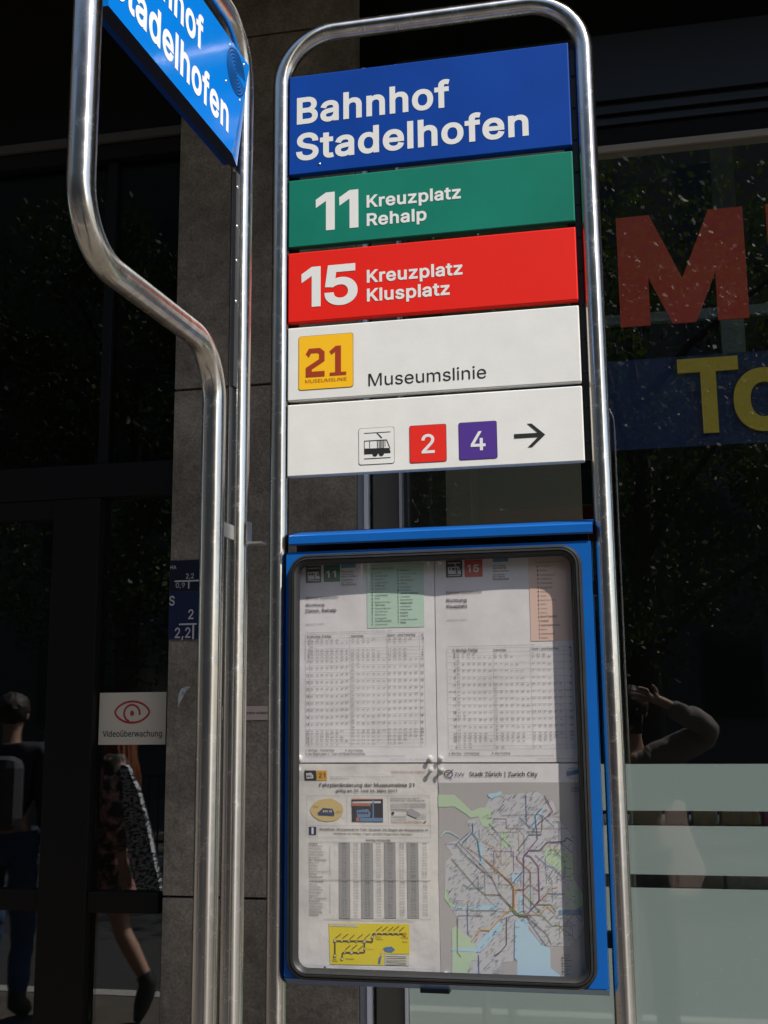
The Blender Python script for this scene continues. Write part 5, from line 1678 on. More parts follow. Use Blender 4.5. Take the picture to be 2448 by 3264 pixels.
('l','D',[(-30,-70),(-17,-70)],0.5,'lgrey',3),
('l','D',[(-30,-72),(-17,-73)],0.5,'lgrey',3),
('l','D',[(-30,-75),(-17,-75)],0.5,'lgrey',3),
('t','D','TRAM MUSEUM ZÜRICH',-67,-82,-24,3,'red21',0),
('p','D',[(-21,-80),(-17,-78),(-18,-81),(-21,-81)],'red21',3),
('r','D',-186,-99,-175,-88,'navy2',1),
('r','D',-182,-98,-179,-91,'paper',3),
('r','D',-182,-91,-179,-89,'paper',3),
('t','D','Modelltram-Wochenende im Tram-Museum. Die Wagen der Museumslinie 21',-170,-92.5,-15,3,'ink',1),
('t','D','verkehren an beiden Tagen gemäss folgendem Fahrplan:',-150,-97.5,-36,2,'ink',1),
('t','D','Samstag und Sonntag',-103,-106.5,-68,3,'ink',1),
('l','D',[(-186,-109),(-12,-107)],0.25,'ink',3),
('r','D',-142,-211,-126,-109,'colgrey',1),
('r','D',-110,-210,-93,-109,'colgrey',1),
('r','D',-77,-209,-61,-108,'colgrey',1),
('r','D',-45,-208,-29,-108,'colgrey',1),
('t','D','Burgwies',-185,-112,-173,2,'ink',1),
('t','D','12 37',-138,-112,-131,2,'ink',1),
('t','D','13 07',-121,-112,-114,2,'ink',1),
('t','D','13 37',-105,-111,-98,2,'ink',1),
('t','D','14 07',-88,-111,-82,2,'ink',1),
('t','D','14 37',-72,-111,-65,2,'ink',1),
('t','D','15 07',-55,-111,-49,2,'ink',1),
('t','D','15 37',-39,-111,-33,2,'ink',1),
('t','D','16 07',-23,-110,-17,2,'ink',1),
('t','D','Wetlistrasse',-185,-115,-166,2,'grey',0),
('t','D','12 38',-138,-116,-131,2,'grey',0),
('t','D','13 08',-121,-115,-114,2,'grey',0),
('t','D','13 38',-105,-115,-98,2,'grey',0),
('t','D','14 08',-88,-115,-82,2,'grey',0),
('t','D','14 38',-72,-115,-65,2,'grey',0),
('t','D','15 08',-56,-115,-49,3,'grey',0),
('t','D','15 38',-39,-114,-33,2,'grey',0),
('t','D','16 08',-23,-114,-17,2,'grey',0),
('t','D','Hedwigsteig',-185,-119,-168,2,'grey',0),
('t','D','12 39',-138,-119,-131,2,'grey',0),
('t','D','13 09',-121,-119,-114,2,'grey',0),
('t','D','13 39',-105,-119,-98,2,'grey',0),
('t','D','14 09',-88,-119,-82,2,'grey',0),
('t','D','14 39',-72,-119,-65,3,'grey',0),
('t','D','15 09',-56,-118,-49,2,'grey',0),
('t','D','15 39',-39,-118,-33,2,'grey',0),
('t','D','16 09',-23,-118,-17,2,'grey',0),
('t','D','Hegibachplatz',-185,-123,-165,2,'grey',0),
('t','D','12 41',-138,-123,-131,2,'grey',0),
('t','D','13 11',-121,-123,-115,2,'grey',0),
('t','D','13 41',-105,-123,-98,2,'grey',0),
('t','D','14 11',-88,-122.5,-82,3,'grey',0),
('t','D','14 41',-72,-122,-65,2,'grey',0),
('t','D','15 11',-56,-122,-49,2,'grey',0),
('t','D','15 41',-39,-122,-33,2,'grey',0),
('t','D','16 11',-23,-122,-17,2,'grey',0),
('t','D','Signaustrasse',-185,-127,-165,2,'grey',0),
('t','D','12 42',-138,-127,-131,2,'grey',0),
('t','D','13 12',-121,-127,-115,2,'grey',0),
('t','D','13 42',-105,-126.5,-98,3,'grey',0),
('t','D','14 12',-88,-126,-82,2,'grey',0),
('t','D','14 42',-72,-126,-65,2,'grey',0),
('t','D','15 12',-56,-126,-49,2,'grey',0),
('t','D','15 42',-39,-126,-33,2,'grey',0),
('t','D','16 12',-23,-125,-17,2,'grey',0),
('t','D','Kreuzplatz',-185,-131,-170,2,'grey',0),
('t','D','12 44',-138,-131,-131,2,'grey',0),
('t','D','13 14',-121,-131,-115,3,'grey',0),
('t','D','13 44',-105,-130,-98,2,'grey',0),
('t','D','14 14',-88,-130,-82,2,'grey',0),
('t','D','14 44',-72,-130,-65,2,'grey',0),
('t','D','15 14',-56,-130,-49,2,'grey',0),
('t','D','15 44',-39,-129,-33,2,'grey',0),
('t','D','16 14',-23,-129,-17,2,'grey',0),
('t','D','Bhf. Stadelhofen',-185,-134.5,-160,3,'grey',0),
('t','D','12 46',-138,-135,-131,2,'grey',0),
('t','D','13 16',-121,-134,-115,2,'grey',0),
('t','D','13 46',-105,-134,-98,2,'grey',0),
('t','D','14 16',-88,-134,-82,2,'grey',0),
('t','D','14 46',-72,-134,-65,2,'grey',0),
('t','D','15 16',-56,-133,-49,2,'grey',0),
('t','D','15 46',-40,-133,-33,2,'grey',0),
('t','D','16 16',-23,-133,-17,2,'grey',0),
('t','D','Bellevue',-185,-138,-173,2,'grey',0),
('t','D','12 48',-138,-138,-131,2,'grey',0),
('t','D','13 18',-121,-138,-115,2,'grey',0),
('t','D','13 48',-105,-138,-98,2,'grey',0),
('t','D','14 18',-88,-138,-82,2,'grey',0),
('t','D','14 48',-72,-137,-65,2,'grey',0),
('t','D','15 18',-56,-137,-49,2,'grey',0),
('t','D','15 48',-40,-137,-33,2,'grey',0),
('t','D','16 18',-23,-137,-17,2,'grey',0),
('t','D','Helmhaus',-185,-142,-173,2,'grey',0),
('t','D','12 49',-138,-142,-131,2,'grey',0),
('t','D','13 19',-121,-142,-115,2,'grey',0),
('t','D','13 49',-105,-142,-98,2,'grey',0),
('t','D','14 19',-88,-141,-82,2,'grey',0),
('t','D','14 49',-72,-141,-66,2,'grey',0),
('t','D','15 19',-56,-141,-49,2,'grey',0),
('t','D','15 49',-40,-141,-33,2,'grey',0),
('t','D','16 19',-24,-140,-17,2,'grey',0),
('t','D','Rathaus',-185,-146,-174,2,'grey',0),
('t','D','12 51',-138,-146,-131,2,'grey',0),
('t','D','13 21',-121,-146,-115,2,'grey',0),
('t','D','13 51',-105,-145,-98,2,'grey',0),
('t','D','14 21',-88,-145,-82,2,'grey',0),
('t','D','14 51',-72,-145,-66,2,'grey',0),
('t','D','15 21',-56,-145,-49,2,'grey',0),
('t','D','15 51',-40,-144,-33,2,'grey',0),
('t','D','16 21',-24,-144,-17,2,'grey',0),
('t','D','Rudolf-Brun-Brücke',-185,-149.5,-157,2,'grey',0),
('t','D','12 52',-138,-150,-131,2,'grey',0),
('t','D','13 22',-121,-149,-115,2,'grey',0),
('t','D','13 52',-105,-149,-98,2,'grey',0),
('t','D','14 22',-88,-149,-82,2,'grey',0),
('t','D','14 52',-72,-149,-66,2,'grey',0),
('t','D','15 22',-56,-148,-49,2,'grey',0),
('t','D','15 52',-40,-148,-33,2,'grey',0),
('t','D','16 22',-24,-148,-17,2,'grey',0),
('t','D','Central',-185,-153.5,-174,3,'grey',0),
('t','D','12 54',-138,-153.5,-131,3,'grey',0),
('t','D','13 24',-121,-153,-115,2,'grey',0),
('t','D','13 54',-105,-153,-98,2,'grey',0),
('t','D','14 24',-88,-153,-82,2,'grey',0),
('t','D','14 54',-72,-152,-66,2,'grey',0),
('t','D','15 24',-56,-152,-49,2,'grey',0),
('t','D','15 54',-40,-152,-33,2,'grey',0),
('t','D','16 24',-24,-151.5,-17,3,'grey',0),
('t','D','Hauptbahnhof',-185,-157,-166,2,'ink',1),
('t','D','12 57',-138,-157,-131,2,'grey',0),
('t','D','13 27',-121,-157,-115,2,'grey',0),
('t','D','13 57',-105,-157,-98,2,'grey',0),
('t','D','14 27',-89,-156,-82,2,'grey',0),
('t','D','14 57',-72,-156,-66,2,'grey',0),
('t','D','15 27',-56,-156,-49,2,'grey',0),
('t','D','15 57',-40,-155.5,-33,3,'grey',0),
('t','D','16 27',-24,-155,-17,2,'grey',0),
('t','D','Usteristrasse',-185,-163,-165,2,'ink',1),
('t','D','13 00',-138,-163,-131,2,'ink',1),
('t','D','13 30',-121,-163,-114,2,'ink',1),
('t','D','14 00',-105,-163,-98,2,'ink',1),
('t','D','14 30',-88,-162,-82,2,'ink',1),
('t','D','15 00',-72,-162,-65,2,'ink',1),
('t','D','15 30',-55,-162,-49,2,'ink',1),
('t','D','16 00',-39,-161,-33,2,'ink',1),
('t','D','16 30',-23,-161,-17,2,'ink',1),
('t','D','Rennweg',-185,-167,-174,2,'grey',0),
('t','D','13 01',-138,-167,-131,2,'grey',0),
('t','D','13 31',-121,-167,-114,2,'grey',0),
('t','D','14 01',-105,-166,-98,2,'grey',0),
('t','D','14 31',-88,-166,-82,2,'grey',0),
('t','D','15 01',-72,-166,-65,2,'grey',0),
('t','D','15 31',-56,-165,-49,2,'grey',0),
('t','D','16 01',-39,-165,-33,2,'grey',0),
('t','D','16 31',-23,-165,-17,2,'grey',0),
('t','D','Paradeplatz',-185,-170.5,-168,2,'grey',0),
('t','D','13 02',-138,-171,-131,2,'grey',0),
('t','D','13 32',-121,-170,-114,2,'grey',0),
('t','D','14 02',-105,-170,-98,2,'grey',0),
('t','D','14 32',-88,-170,-82,2,'grey',0),
('t','D','15 02',-72,-169,-65,2,'grey',0),
('t','D','15 32',-56,-169,-49,2,'grey',0),
('t','D','16 02',-39,-169,-33,2,'grey',0),
('t','D','16 32',-23,-168.5,-17,3,'grey',0),
('t','D','Börsenstrasse',-185,-174,-165,2,'grey',0),
('t','D','13 04',-138,-174.5,-131,3,'grey',0),
('t','D','13 34',-121,-174,-114,2,'grey',0),
('t','D','14 04',-105,-174,-98,2,'grey',0),
('t','D','14 34',-88,-173.5,-82,3,'grey',0),
('t','D','15 04',-72,-173,-65,2,'grey',0),
('t','D','15 34',-56,-173,-49,2,'grey',0),
('t','D','16 04',-39,-172.5,-33,3,'grey',0),
('t','D','16 34',-23,-172,-17,2,'grey',0),
('t','D','Bürkliplatz',-185,-178,-168,2,'grey',0),
('t','D','13 05',-138,-178,-131,2,'grey',0),
('t','D','13 35',-121,-178,-114,2,'grey',0),
('t','D','14 05',-105,-177.5,-98,2,'grey',0),
('t','D','14 35',-88,-177,-82,2,'grey',0),
('t','D','15 05',-72,-177,-65,2,'grey',0),
('t','D','15 35',-56,-176.5,-49,2,'grey',0),
('t','D','16 05',-39,-176,-33,2,'grey',0),
('t','D','16 35',-23,-176,-17,2,'grey',0),
('t','D','Bellevue',-185,-182,-172,2,'grey',0),
('t','D','13 07',-138,-182,-131,2,'grey',0),
('t','D','13 37',-121,-182,-114,2,'grey',0),
('t','D','14 07',-105,-181,-98,2,'grey',0),
('t','D','14 37',-88,-181,-82,2,'grey',0),
('t','D','15 07',-72,-181,-65,2,'grey',0),
('t','D','15 37',-56,-180,-49,2,'grey',0),
('t','D','16 07',-40,-180,-33,2,'grey',0),
('t','D','16 37',-23,-180,-17,2,'grey',0),
('t','D','Bhf. Stadelhofen',-185,-185.5,-160,2,'grey',0),
('t','D','13 09',-138,-186,-131,2,'grey',0),
('t','D','13 39',-121,-185,-114,2,'grey',0),
('t','D','14 09',-105,-185,-98,2,'grey',0),
('t','D','14 39',-88,-185,-82,2,'grey',0),
('t','D','15 09',-72,-184,-65,2,'grey',0),
('t','D','15 39',-56,-184,-49,2,'grey',0),
('t','D','16 09',-40,-184,-33,2,'grey',0),
('t','D','16 39',-23,-183,-17,2,'grey',0),
('t','D','Kreuzplatz',-185,-189.5,-169,3,'grey',0),
('t','D','13 11',-138,-189.5,-131,3,'grey',0),
('t','D','13 41',-121,-189,-115,2,'grey',0),
('t','D','14 11',-105,-189,-98,2,'grey',0),
('t','D','14 41',-88,-188,-82,2,'grey',0),
('t','D','15 11',-72,-188,-65,2,'grey',0),
('t','D','15 41',-56,-188,-49,2,'grey',0),
('t','D','16 11',-40,-187,-33,2,'grey',0),
('t','D','16 41',-24,-187,-17,2,'grey',0),
('t','D','Signaustrasse',-185,-193,-165,2,'grey',0),
('t','D','13 12',-138,-193,-131,2,'grey',0),
('t','D','13 42',-121,-193,-115,2,'grey',0),
('t','D','14 12',-105,-192.5,-98,3,'grey',0),
('t','D','14 42',-88,-192,-82,2,'grey',0),
('t','D','15 12',-72,-192,-66,2,'grey',0),
('t','D','15 42',-56,-191,-49,2,'grey',0),
('t','D','16 12',-40,-191,-33,2,'grey',0),
('t','D','16 42',-24,-191,-17,2,'grey',0),
('t','D','Hegibachplatz',-185,-197,-165,2,'grey',0),
('t','D','13 14',-138,-197,-131,2,'grey',0),
('t','D','13 44',-121,-196.5,-115,2,'grey',0),
('t','D','14 14',-105,-196,-98,2,'grey',0),
('t','D','14 44',-88,-196,-82,2,'grey',0),
('t','D','15 14',-72,-195.5,-66,3,'grey',0),
('t','D','15 44',-56,-195,-49,2,'grey',0),
('t','D','16 14',-40,-195,-33,2,'grey',0),
('t','D','16 44',-24,-194,-17,2,'grey',0),
('t','D','Hedwigsteig',-185,-200.5,-168,2,'grey',0),
('t','D','13 15',-138,-201,-131,2,'grey',0),
('t','D','13 45',-121,-200,-115,2,'grey',0),
('t','D','14 15',-105,-200,-98,2,'grey',0),
('t','D','14 45',-88,-199.5,-82,2,'grey',0),
('t','D','15 15',-72,-199,-66,2,'grey',0),
('t','D','15 45',-56,-199,-49,2,'grey',0),
('t','D','16 15',-40,-198,-33,2,'grey',0),
('t','D','16 45',-24,-198,-17,2,'grey',0),
('t','D','Wetlistrasse',-185,-204.5,-166,3,'grey',0),
('t','D','13 17',-138,-204,-131,2,'grey',0),
('t','D','13 47',-121,-204,-115,2,'grey',0),
('t','D','14 17',-105,-204,-98,2,'grey',0),
('t','D','14 47',-88,-203,-82,2,'grey',0),
('t','D','15 17',-72,-203,-66,2,'grey',0),
('t','D','15 47',-56,-202.5,-49,3,'grey',0),
('t','D','16 17',-40,-202,-33,2,'grey',0),
('t','D','16 47',-24,-202,-17,2,'grey',0),
('t','D','Burgwies',-185,-208,-172,2,'ink',1),
('t','D','13 20',-138,-208,-131,2,'grey',0),
('t','D','13 50',-121,-208,-115,2,'grey',0),
('t','D','14 20',-105,-207,-98,2,'grey',0),
('t','D','14 50',-88,-207,-82,2,'grey',0),
('t','D','15 20',-72,-206.5,-66,2,'grey',0),
('t','D','15 50',-56,-206,-50,2,'grey',0),
('t','D','16 20',-40,-206,-33,2,'grey',0),
('t','D','16 50',-24,-205,-17,2,'grey',0),
('l','D',[(-185,-160),(-12,-158)],0.3,'grey',3),
('l','D',[(-185,-161),(-12,-159)],0.3,'grey',3),
('l','D',[(-155,-114),(-155,-154)],0.3,'ink',3),
('l','D',[(-155,-165),(-155,-205)],0.3,'ink',3),
('l','D',[(-186,-109),(-185,-157)],0.2,'grey',3),
('l','D',[(-142,-211),(-12,-209)],0.25,'ink',3),
('l','D',[(-164,-212),(-35,-212)],0.5,'lgrey',3),
('p','D',[(-157,-218),(-114,-217),(-43,-216),(-43,-255),(-79,-256),(-79,-271),(-155,-272)],'mapyellow',1),
('r','D',-155,-221.5,-115,-218.5,'paper',3),
('t','D','Linienplan der Museumslinie 21',-154,-220.5,-116,2,'ink',0),
('l','D',[(-148,-241),(-106,-240),(-95,-241),(-94,-230),(-49,-229)],1.9,'brown2',4),
('l','D',[(-148,-241),(-148,-261)],1.9,'brown2',4),
('l','D',[(-106,-240),(-106,-255),(-137,-256),(-138,-264)],1.9,'brown2',4),
('p','D',[(-146,-241),(-146,-242),(-147,-243),(-149,-243),(-150,-242),(-150,-241),(-150,-239),(-149,-239),(-147,-239),(-146,-239)],'brown2',5),
('p','D',[(-146,-241),(-146,-242),(-147,-242),(-148,-242),(-149,-242),(-150,-241),(-149,-240),(-148,-239),(-147,-239),(-146,-240)],'cream',6),
('p','D',[(-146,-260),(-146,-262),(-147,-262),(-149,-263),(-150,-262),(-150,-260),(-150,-259),(-149,-258),(-147,-258),(-146,-259)],'brown2',5),
('p','D',[(-146,-260),(-147,-261),(-147,-262),(-149,-262),(-149,-261),(-150,-260),(-149,-259),(-149,-259),(-147,-259),(-147,-259)],'cream',6),
('p','D',[(-136,-240),(-137,-241),(-137,-242),(-138,-242),(-139,-241),(-139,-241),(-139,-240),(-138,-239),(-137,-239),(-137,-240)],'brown2',5),
('p','D',[(-137,-240),(-137,-241),(-138,-242),(-138,-242),(-139,-241),(-139,-241),(-139,-240),(-138,-239),(-138,-239),(-137,-240)],'cream',6),
('p','D',[(-126,-241),(-126,-241),(-127,-242),(-128,-242),(-129,-242),(-130,-241),(-129,-240),(-128,-239),(-127,-239),(-126,-240)],'brown2',5),
('p','D',[(-127,-241),(-127,-241),(-127,-242),(-128,-242),(-129,-241),(-129,-241),(-129,-240),(-128,-239),(-127,-239),(-127,-240)],'cream',6),
('p','D',[(-115,-241),(-116,-241),(-116,-242),(-117,-242),(-118,-242),(-118,-241),(-118,-240),(-117,-239),(-116,-239),(-116,-240)],'brown2',5),
('p','D',[(-116,-241),(-116,-241),(-116,-242),(-117,-242),(-118,-241),(-118,-241),(-118,-240),(-117,-240),(-116,-240),(-116,-240)],'cream',6),
('p','D',[(-103,-240),(-104,-242),(-105,-243),(-107,-243),(-108,-242),(-108,-241),(-108,-239),(-107,-239),(-105,-238),(-104,-239)],'brown2',5),
('p','D',[(-104,-241),(-104,-241),(-105,-242),(-106,-242),(-107,-242),(-108,-241),(-107,-240),(-106,-239),(-105,-239),(-104,-240)],'cream',6),
('p','D',[(-92,-234),(-93,-236),(-94,-236),(-95,-237),(-96,-236),(-97,-235),(-96,-233),(-95,-233),(-94,-233),(-93,-233)],'brown2',5),
('p','D',[(-93,-234),(-93,-235),(-94,-236),(-95,-236),(-96,-235),(-96,-235),(-96,-234),(-95,-233),(-94,-233),(-93,-234)],'cream',6),
('p','D',[(-88,-229),(-88,-230),(-89,-231),(-90,-231),(-91,-230),(-91,-230),(-91,-229),(-90,-228),(-89,-228),(-88,-229)],'brown2',5),
('p','D',[(-88,-229),(-88,-230),(-89,-231),(-90,-231),(-90,-230),(-91,-230),(-90,-229),(-90,-228),(-89,-228),(-88,-229)],'cream',6),
('p','D',[(-80,-229),(-80,-230),(-81,-231),(-82,-231),(-82,-230),(-83,-229),(-82,-229),(-82,-228),(-81,-228),(-80,-229)],'brown2',5),
('p','D',[(-80,-229),(-80,-230),(-81,-230),(-82,-230),(-82,-230),(-82,-229),(-82,-229),(-82,-228),(-81,-228),(-80,-229)],'cream',6),
('p','D',[(-72,-229),(-72,-230),(-73,-231),(-74,-231),(-75,-230),(-75,-229),(-75,-228),(-74,-228),(-73,-228),(-72,-228)],'brown2',5),
('p','D',[(-72,-229),(-72,-230),(-73,-230),(-74,-230),(-74,-230),(-75,-229),(-74,-229),(-74,-228),(-73,-228),(-72,-229)],'cream',6),
('p','D',[(-64,-229),(-64,-230),(-65,-231),(-66,-231),(-67,-230),(-67,-229),(-67,-229),(-66,-228),(-65,-228),(-64,-228)],'brown2',5),
('p','D',[(-64,-229),(-65,-230),(-65,-230),(-66,-230),(-66,-230),(-67,-229),(-66,-229),(-66,-228),(-65,-228),(-65,-229)],'cream',6),
('p','D',[(-56,-229),(-57,-230),(-57,-231),(-58,-231),(-59,-230),(-59,-229),(-59,-229),(-58,-228),(-57,-228),(-56,-229)],'brown2',5),
('p','D',[(-57,-229),(-57,-230),(-57,-230),(-58,-230),(-59,-230),(-59,-229),(-59,-229),(-58,-228),(-57,-228),(-57,-229)],'cream',6),
('p','D',[(-104,-250),(-105,-251),(-105,-251),(-106,-251),(-107,-251),(-107,-250),(-107,-249),(-106,-249),(-105,-249),(-105,-249)],'brown2',5),
('p','D',[(-105,-250),(-105,-251),(-105,-251),(-106,-251),(-107,-251),(-107,-250),(-107,-249),(-106,-249),(-105,-249),(-105,-249)],'cream',6),
('p','D',[(-132,-256),(-133,-256),(-133,-257),(-134,-257),(-135,-257),(-135,-256),(-135,-255),(-134,-254),(-133,-254),(-133,-255)],'brown2',5),
('p','D',[(-133,-256),(-133,-256),(-133,-257),(-134,-257),(-135,-256),(-135,-256),(-135,-255),(-134,-255),(-133,-255),(-133,-255)],'cream',6),
('p','D',[(-122,-255),(-122,-256),(-123,-257),(-125,-257),(-126,-256),(-126,-255),(-126,-254),(-125,-253),(-123,-253),(-122,-254)],'brown2',5),
('p','D',[(-122,-255),(-123,-256),(-124,-257),(-125,-257),(-126,-256),(-126,-255),(-126,-254),(-125,-254),(-124,-253),(-123,-254)],'cream',6),
('p','D',[(-113,-255),(-113,-256),(-114,-257),(-115,-257),(-116,-256),(-116,-255),(-116,-254),(-115,-254),(-114,-254),(-113,-254)],'brown2',5),
('p','D',[(-113,-255),(-114,-256),(-114,-256),(-115,-256),(-116,-256),(-116,-255),(-116,-255),(-115,-254),(-114,-254),(-114,-255)],'cream',6),
('p','D',[(-135,-264),(-136,-265),(-137,-266),(-138,-266),(-139,-266),(-140,-264),(-139,-263),(-138,-262),(-137,-262),(-136,-263)],'brown2',5),
('p','D',[(-136,-264),(-136,-265),(-137,-266),(-138,-266),(-139,-265),(-139,-264),(-139,-263),(-138,-263),(-137,-263),(-136,-263)],'cream',6),
('p','D',[(-46,-229),(-47,-231),(-48,-232),(-50,-232),(-51,-231),(-52,-230),(-51,-228),(-50,-227),(-48,-227),(-47,-228)],'orange',5),
('l','D',[(-147,-237),(-139,-231)],0.9,'brown2',4),
('l','D',[(-137,-237),(-129,-231)],0.9,'brown2',4),
('l','D',[(-127,-238),(-120,-232)],0.9,'brown2',4),
('l','D',[(-116,-237),(-108,-231)],0.9,'brown2',4),
('l','D',[(-106,-237),(-98,-230)],0.9,'brown2',4),
('l','D',[(-89,-226),(-81,-220)],0.9,'brown2',4),
('l','D',[(-81,-226),(-73,-220)],0.9,'brown2',4),
('l','D',[(-72,-226),(-65,-220)],0.9,'brown2',4),
('l','D',[(-65,-225),(-57,-219)],0.9,'brown2',4),
('l','D',[(-57,-226),(-50,-220)],0.9,'brown2',4),
('l','D',[(-133,-252),(-126,-246)],0.9,'brown2',4),
('l','D',[(-124,-251),(-116,-245)],0.9,'brown2',4),
('l','D',[(-115,-252),(-108,-246)],0.9,'brown2',4),
('t','D','Bahnhof',-90,-235,-83,2,'brown2',0),
('t','D','Stadelhofen',-90,-238,-80,2,'brown2',0),
('t','D','Burgwies',-54,-235,-45,2,'brown2',0),
('t','D','Museum',-53,-240.5,-46,2,'brown2',0),
('t','D','Bürkliplatz',-103,-251,-93,1,'brown2',0),
('t','D','Paradeplatz',-133,-265,-121,2,'brown2',0),
('t','D','Haupt-',-151,-266,-145,2,'brown2',0),
('t','D','bahnhof',-152,-268.5,-144,2,'brown2',0),
('p','D',[(-80,-249),(-76,-247),(-68,-246),(-63,-250),(-68,-254),(-77,-253)],'steel2',3),
('p','D',[(-84,-254),(-80,-251),(-81,-259),(-84,-259)],'sand',3),
('p','D',[(-86,-261),(-82,-259),(-84,-269),(-87,-269)],'steel2',3),
('r','D',-78,-270.5,-44,-256.5,'cream',1),
('l','D',[(-76,-259),(-48,-259)],0.6,'grey',3),
('l','D',[(-76,-262),(-48,-261)],0.6,'grey',3),
('l','D',[(-76,-265),(-48,-264)],0.6,'grey',3),
('l','D',[(-76,-267),(-48,-267)],0.6,'grey',3),
('l','D',[(-76,-270),(-48,-269)],0.6,'grey',3),
('l','D',[(-190,-274),(-9,-274)],0.2,'grey',3),
('l','D',[(-190,-278),(-10,-279)],0.2,'grey',3),
('l','D',[(-190,-274),(-190,-278)],0.2,'grey',3),
('l','D',[(-9,-274),(-10,-279)],0.2,'grey',3),
('t','D','aktuelle Informationen erhalten Sie unter: www.tram-museum.ch',-159,-278.5,-36,2,'purple',0),
('r','D',-164,-278,-161,-275,'navy2',3),
('p','E',[(1,-27),(102,-26),(201,-26),(202,-151),(197,-284),(97,-284),(0,-285),(-1,-154)],'mapgrey',1),
('t','E','ZVV',24,-18,38,5,'ink',0),
('t','E','Stadt Zürich | Zurich City',45,-18,139,6,'ink',1),
('l','E',[(21,-15),(21,-17),(20,-18),(19,-19),(17,-20),(15,-20),(14,-20),(12,-19),(11,-18),(10,-17),(10,-15),(10,-13),(11,-12),(12,-11),(14,-10),(16,-10),(17,-10),(19,-11),(20,-12),(21,-13),(21,-15)],1.1,'ink',3),
('l','E',[(6,-12),(14,-13),(20,-23)],0.9,'steel2',4),
('l','E',[(22,-9),(13,-17)],1.1,'ink',4),
('l','E',[(6,-12),(18,-13)],0.9,'rust',5),
('p','E',[(178,-12),(195,-9),(197,-14),(178,-18)],'steel2',3),
('l','E',[(197,-14),(196,-16),(195,-18),(193,-20),(190,-21),(187,-21),(185,-21),(182,-20),(180,-18),(179,-16),(178,-14),(179,-12),(180,-10),(182,-8),(185,-7),(188,-7),(191,-7),(193,-8),(195,-10),(196,-12),(197,-14)],0.5,'sky',3),
('p','E',[(59,-72),(72,-48),(91,-43),(138,-39),(159,-52),(166,-76),(183,-98),(180,-179),(194,-209),(189,-223),(173,-239),(148,-239),(137,-238),(118,-211),(102,-207),(100,-260),(85,-262),(75,-279),(36,-280),(36,-264),(48,-256),(50,-242),(26,-222),(23,-204),(11,-188),(7,-169),(9,-133),(19,-124),(8,-109),(32,-103),(46,-93),(40,-78)],'paper2',2),
('p','E',[(0,-43),(23,-43),(47,-65),(59,-60),(72,-60),(76,-72),(74,-82),(81,-85),(70,-89),(60,-84),(56,-72),(45,-74),(39,-69),(23,-59),(0,-60)],'mapgreen',3),
('p','E',[(85,-91),(93,-91),(99,-108),(100,-112),(92,-114),(86,-105)],'mapgreen',3),
('p','E',[(144,-115),(155,-112),(182,-121),(182,-152),(195,-174),(195,-184),(181,-195),(170,-173),(182,-158),(168,-145),(147,-131)],'mapgreen',3),
('p','E',[(8,-166),(11,-169),(14,-182),(23,-195),(14,-191),(6,-181)],'mapgreen',3),
('p','E',[(23,-216),(28,-223),(50,-242),(48,-256),(41,-264),(37,-283),(15,-283),(16,-248),(16,-221)],'mapgreen',3),
('p','E',[(105,-207),(120,-205),(120,-219),(137,-238),(148,-242),(148,-267),(160,-276),(160,-283),(103,-283),(104,-260),(100,-255),(102,-210)],'mapblue',4),
('p','E',[(109,-176),(115,-176),(114,-202),(108,-202)],'mapblue',4),
('p','E',[(19,-191),(78,-187),(86,-181),(78,-195),(20,-196)],'mapblue',4),
('p','E',[(161,-193),(191,-192),(191,-199),(161,-199)],'mapblue2',4),
('p','E',[(50,-240),(82,-207),(85,-211),(83,-220),(55,-250),(15,-249),(15,-246),(49,-244)],'mapblue',4),
('p','E',[(69,-42),(82,-40),(89,-38),(89,-43),(75,-48),(71,-46)],'mapblue',4),
('p','E',[(2,-99),(8,-92),(16,-92),(29,-100),(28,-101),(16,-94),(9,-94),(2,-101)],'mapblue',4),
('p','E',[(88,-262),(104,-260),(103,-282),(63,-281),(76,-270)],'mapgrey',5),
('p','E',[(130,-83),(134,-71),(144,-59),(147,-61),(137,-73),(136,-91),(130,-92)],'mapblue',4),
('p','E',[(55,-108),(60,-107),(61,-138),(56,-135)],'mapblue',4),
('p','E',[(100,-149),(114,-143),(116,-148),(105,-160),(99,-157)],'mapblue',4),
('l','E',[(118,-123),(136,-101),(135,-83),(158,-65),(147,-43)],1,'plum',6),
('l','E',[(118,-122),(124,-116),(138,-116),(149,-105),(172,-104),(175,-99),(183,-104)],1.2,'indigo',6),
('l','E',[(118,-122),(126,-124),(136,-137),(136,-180),(119,-199)],1.3,'plum',6),
('l','E',[(116,-125),(116,-143),(105,-154),(100,-161)],1.1,'indigo',6),
('l','E',[(107,-123),(108,-128),(125,-144),(125,-159),(117,-167),(103,-168)],1.1,'rust',6),
('l','E',[(46,-93),(54,-102),(56,-116),(58,-131)],1.2,'teal',6),
('l','E',[(48,-81),(48,-93),(33,-107)],1.1,'steel2',6),
('l','E',[(122,-44),(122,-60),(122,-82),(128,-86)],0.8,'steel2',6),
('l','E',[(143,-61),(134,-70),(134,-85),(130,-91)],1.2,'steel2',6),
('l','E',[(24,-109),(42,-129),(73,-154),(84,-178),(99,-192),(108,-202),(119,-203),(144,-224),(150,-237)],0.7,'ink',6),
('l','E',[(64,-129),(100,-160),(103,-167),(102,-192),(90,-198),(68,-221),(55,-221),(43,-236)],1.5,'orange2',6),
('l','E',[(39,-113),(64,-129),(99,-160),(101,-167),(100,-192)],0.8,'rust',6),
('l','E',[(17,-128),(49,-164),(63,-175),(84,-175),(108,-201),(119,-202)],0.9,'brown',6),
('l','E',[(122,-91),(142,-91),(143,-80)],0.8,'olive',6),
('l','E',[(33,-162),(41,-167),(61,-166)],0.9,'teal',6),
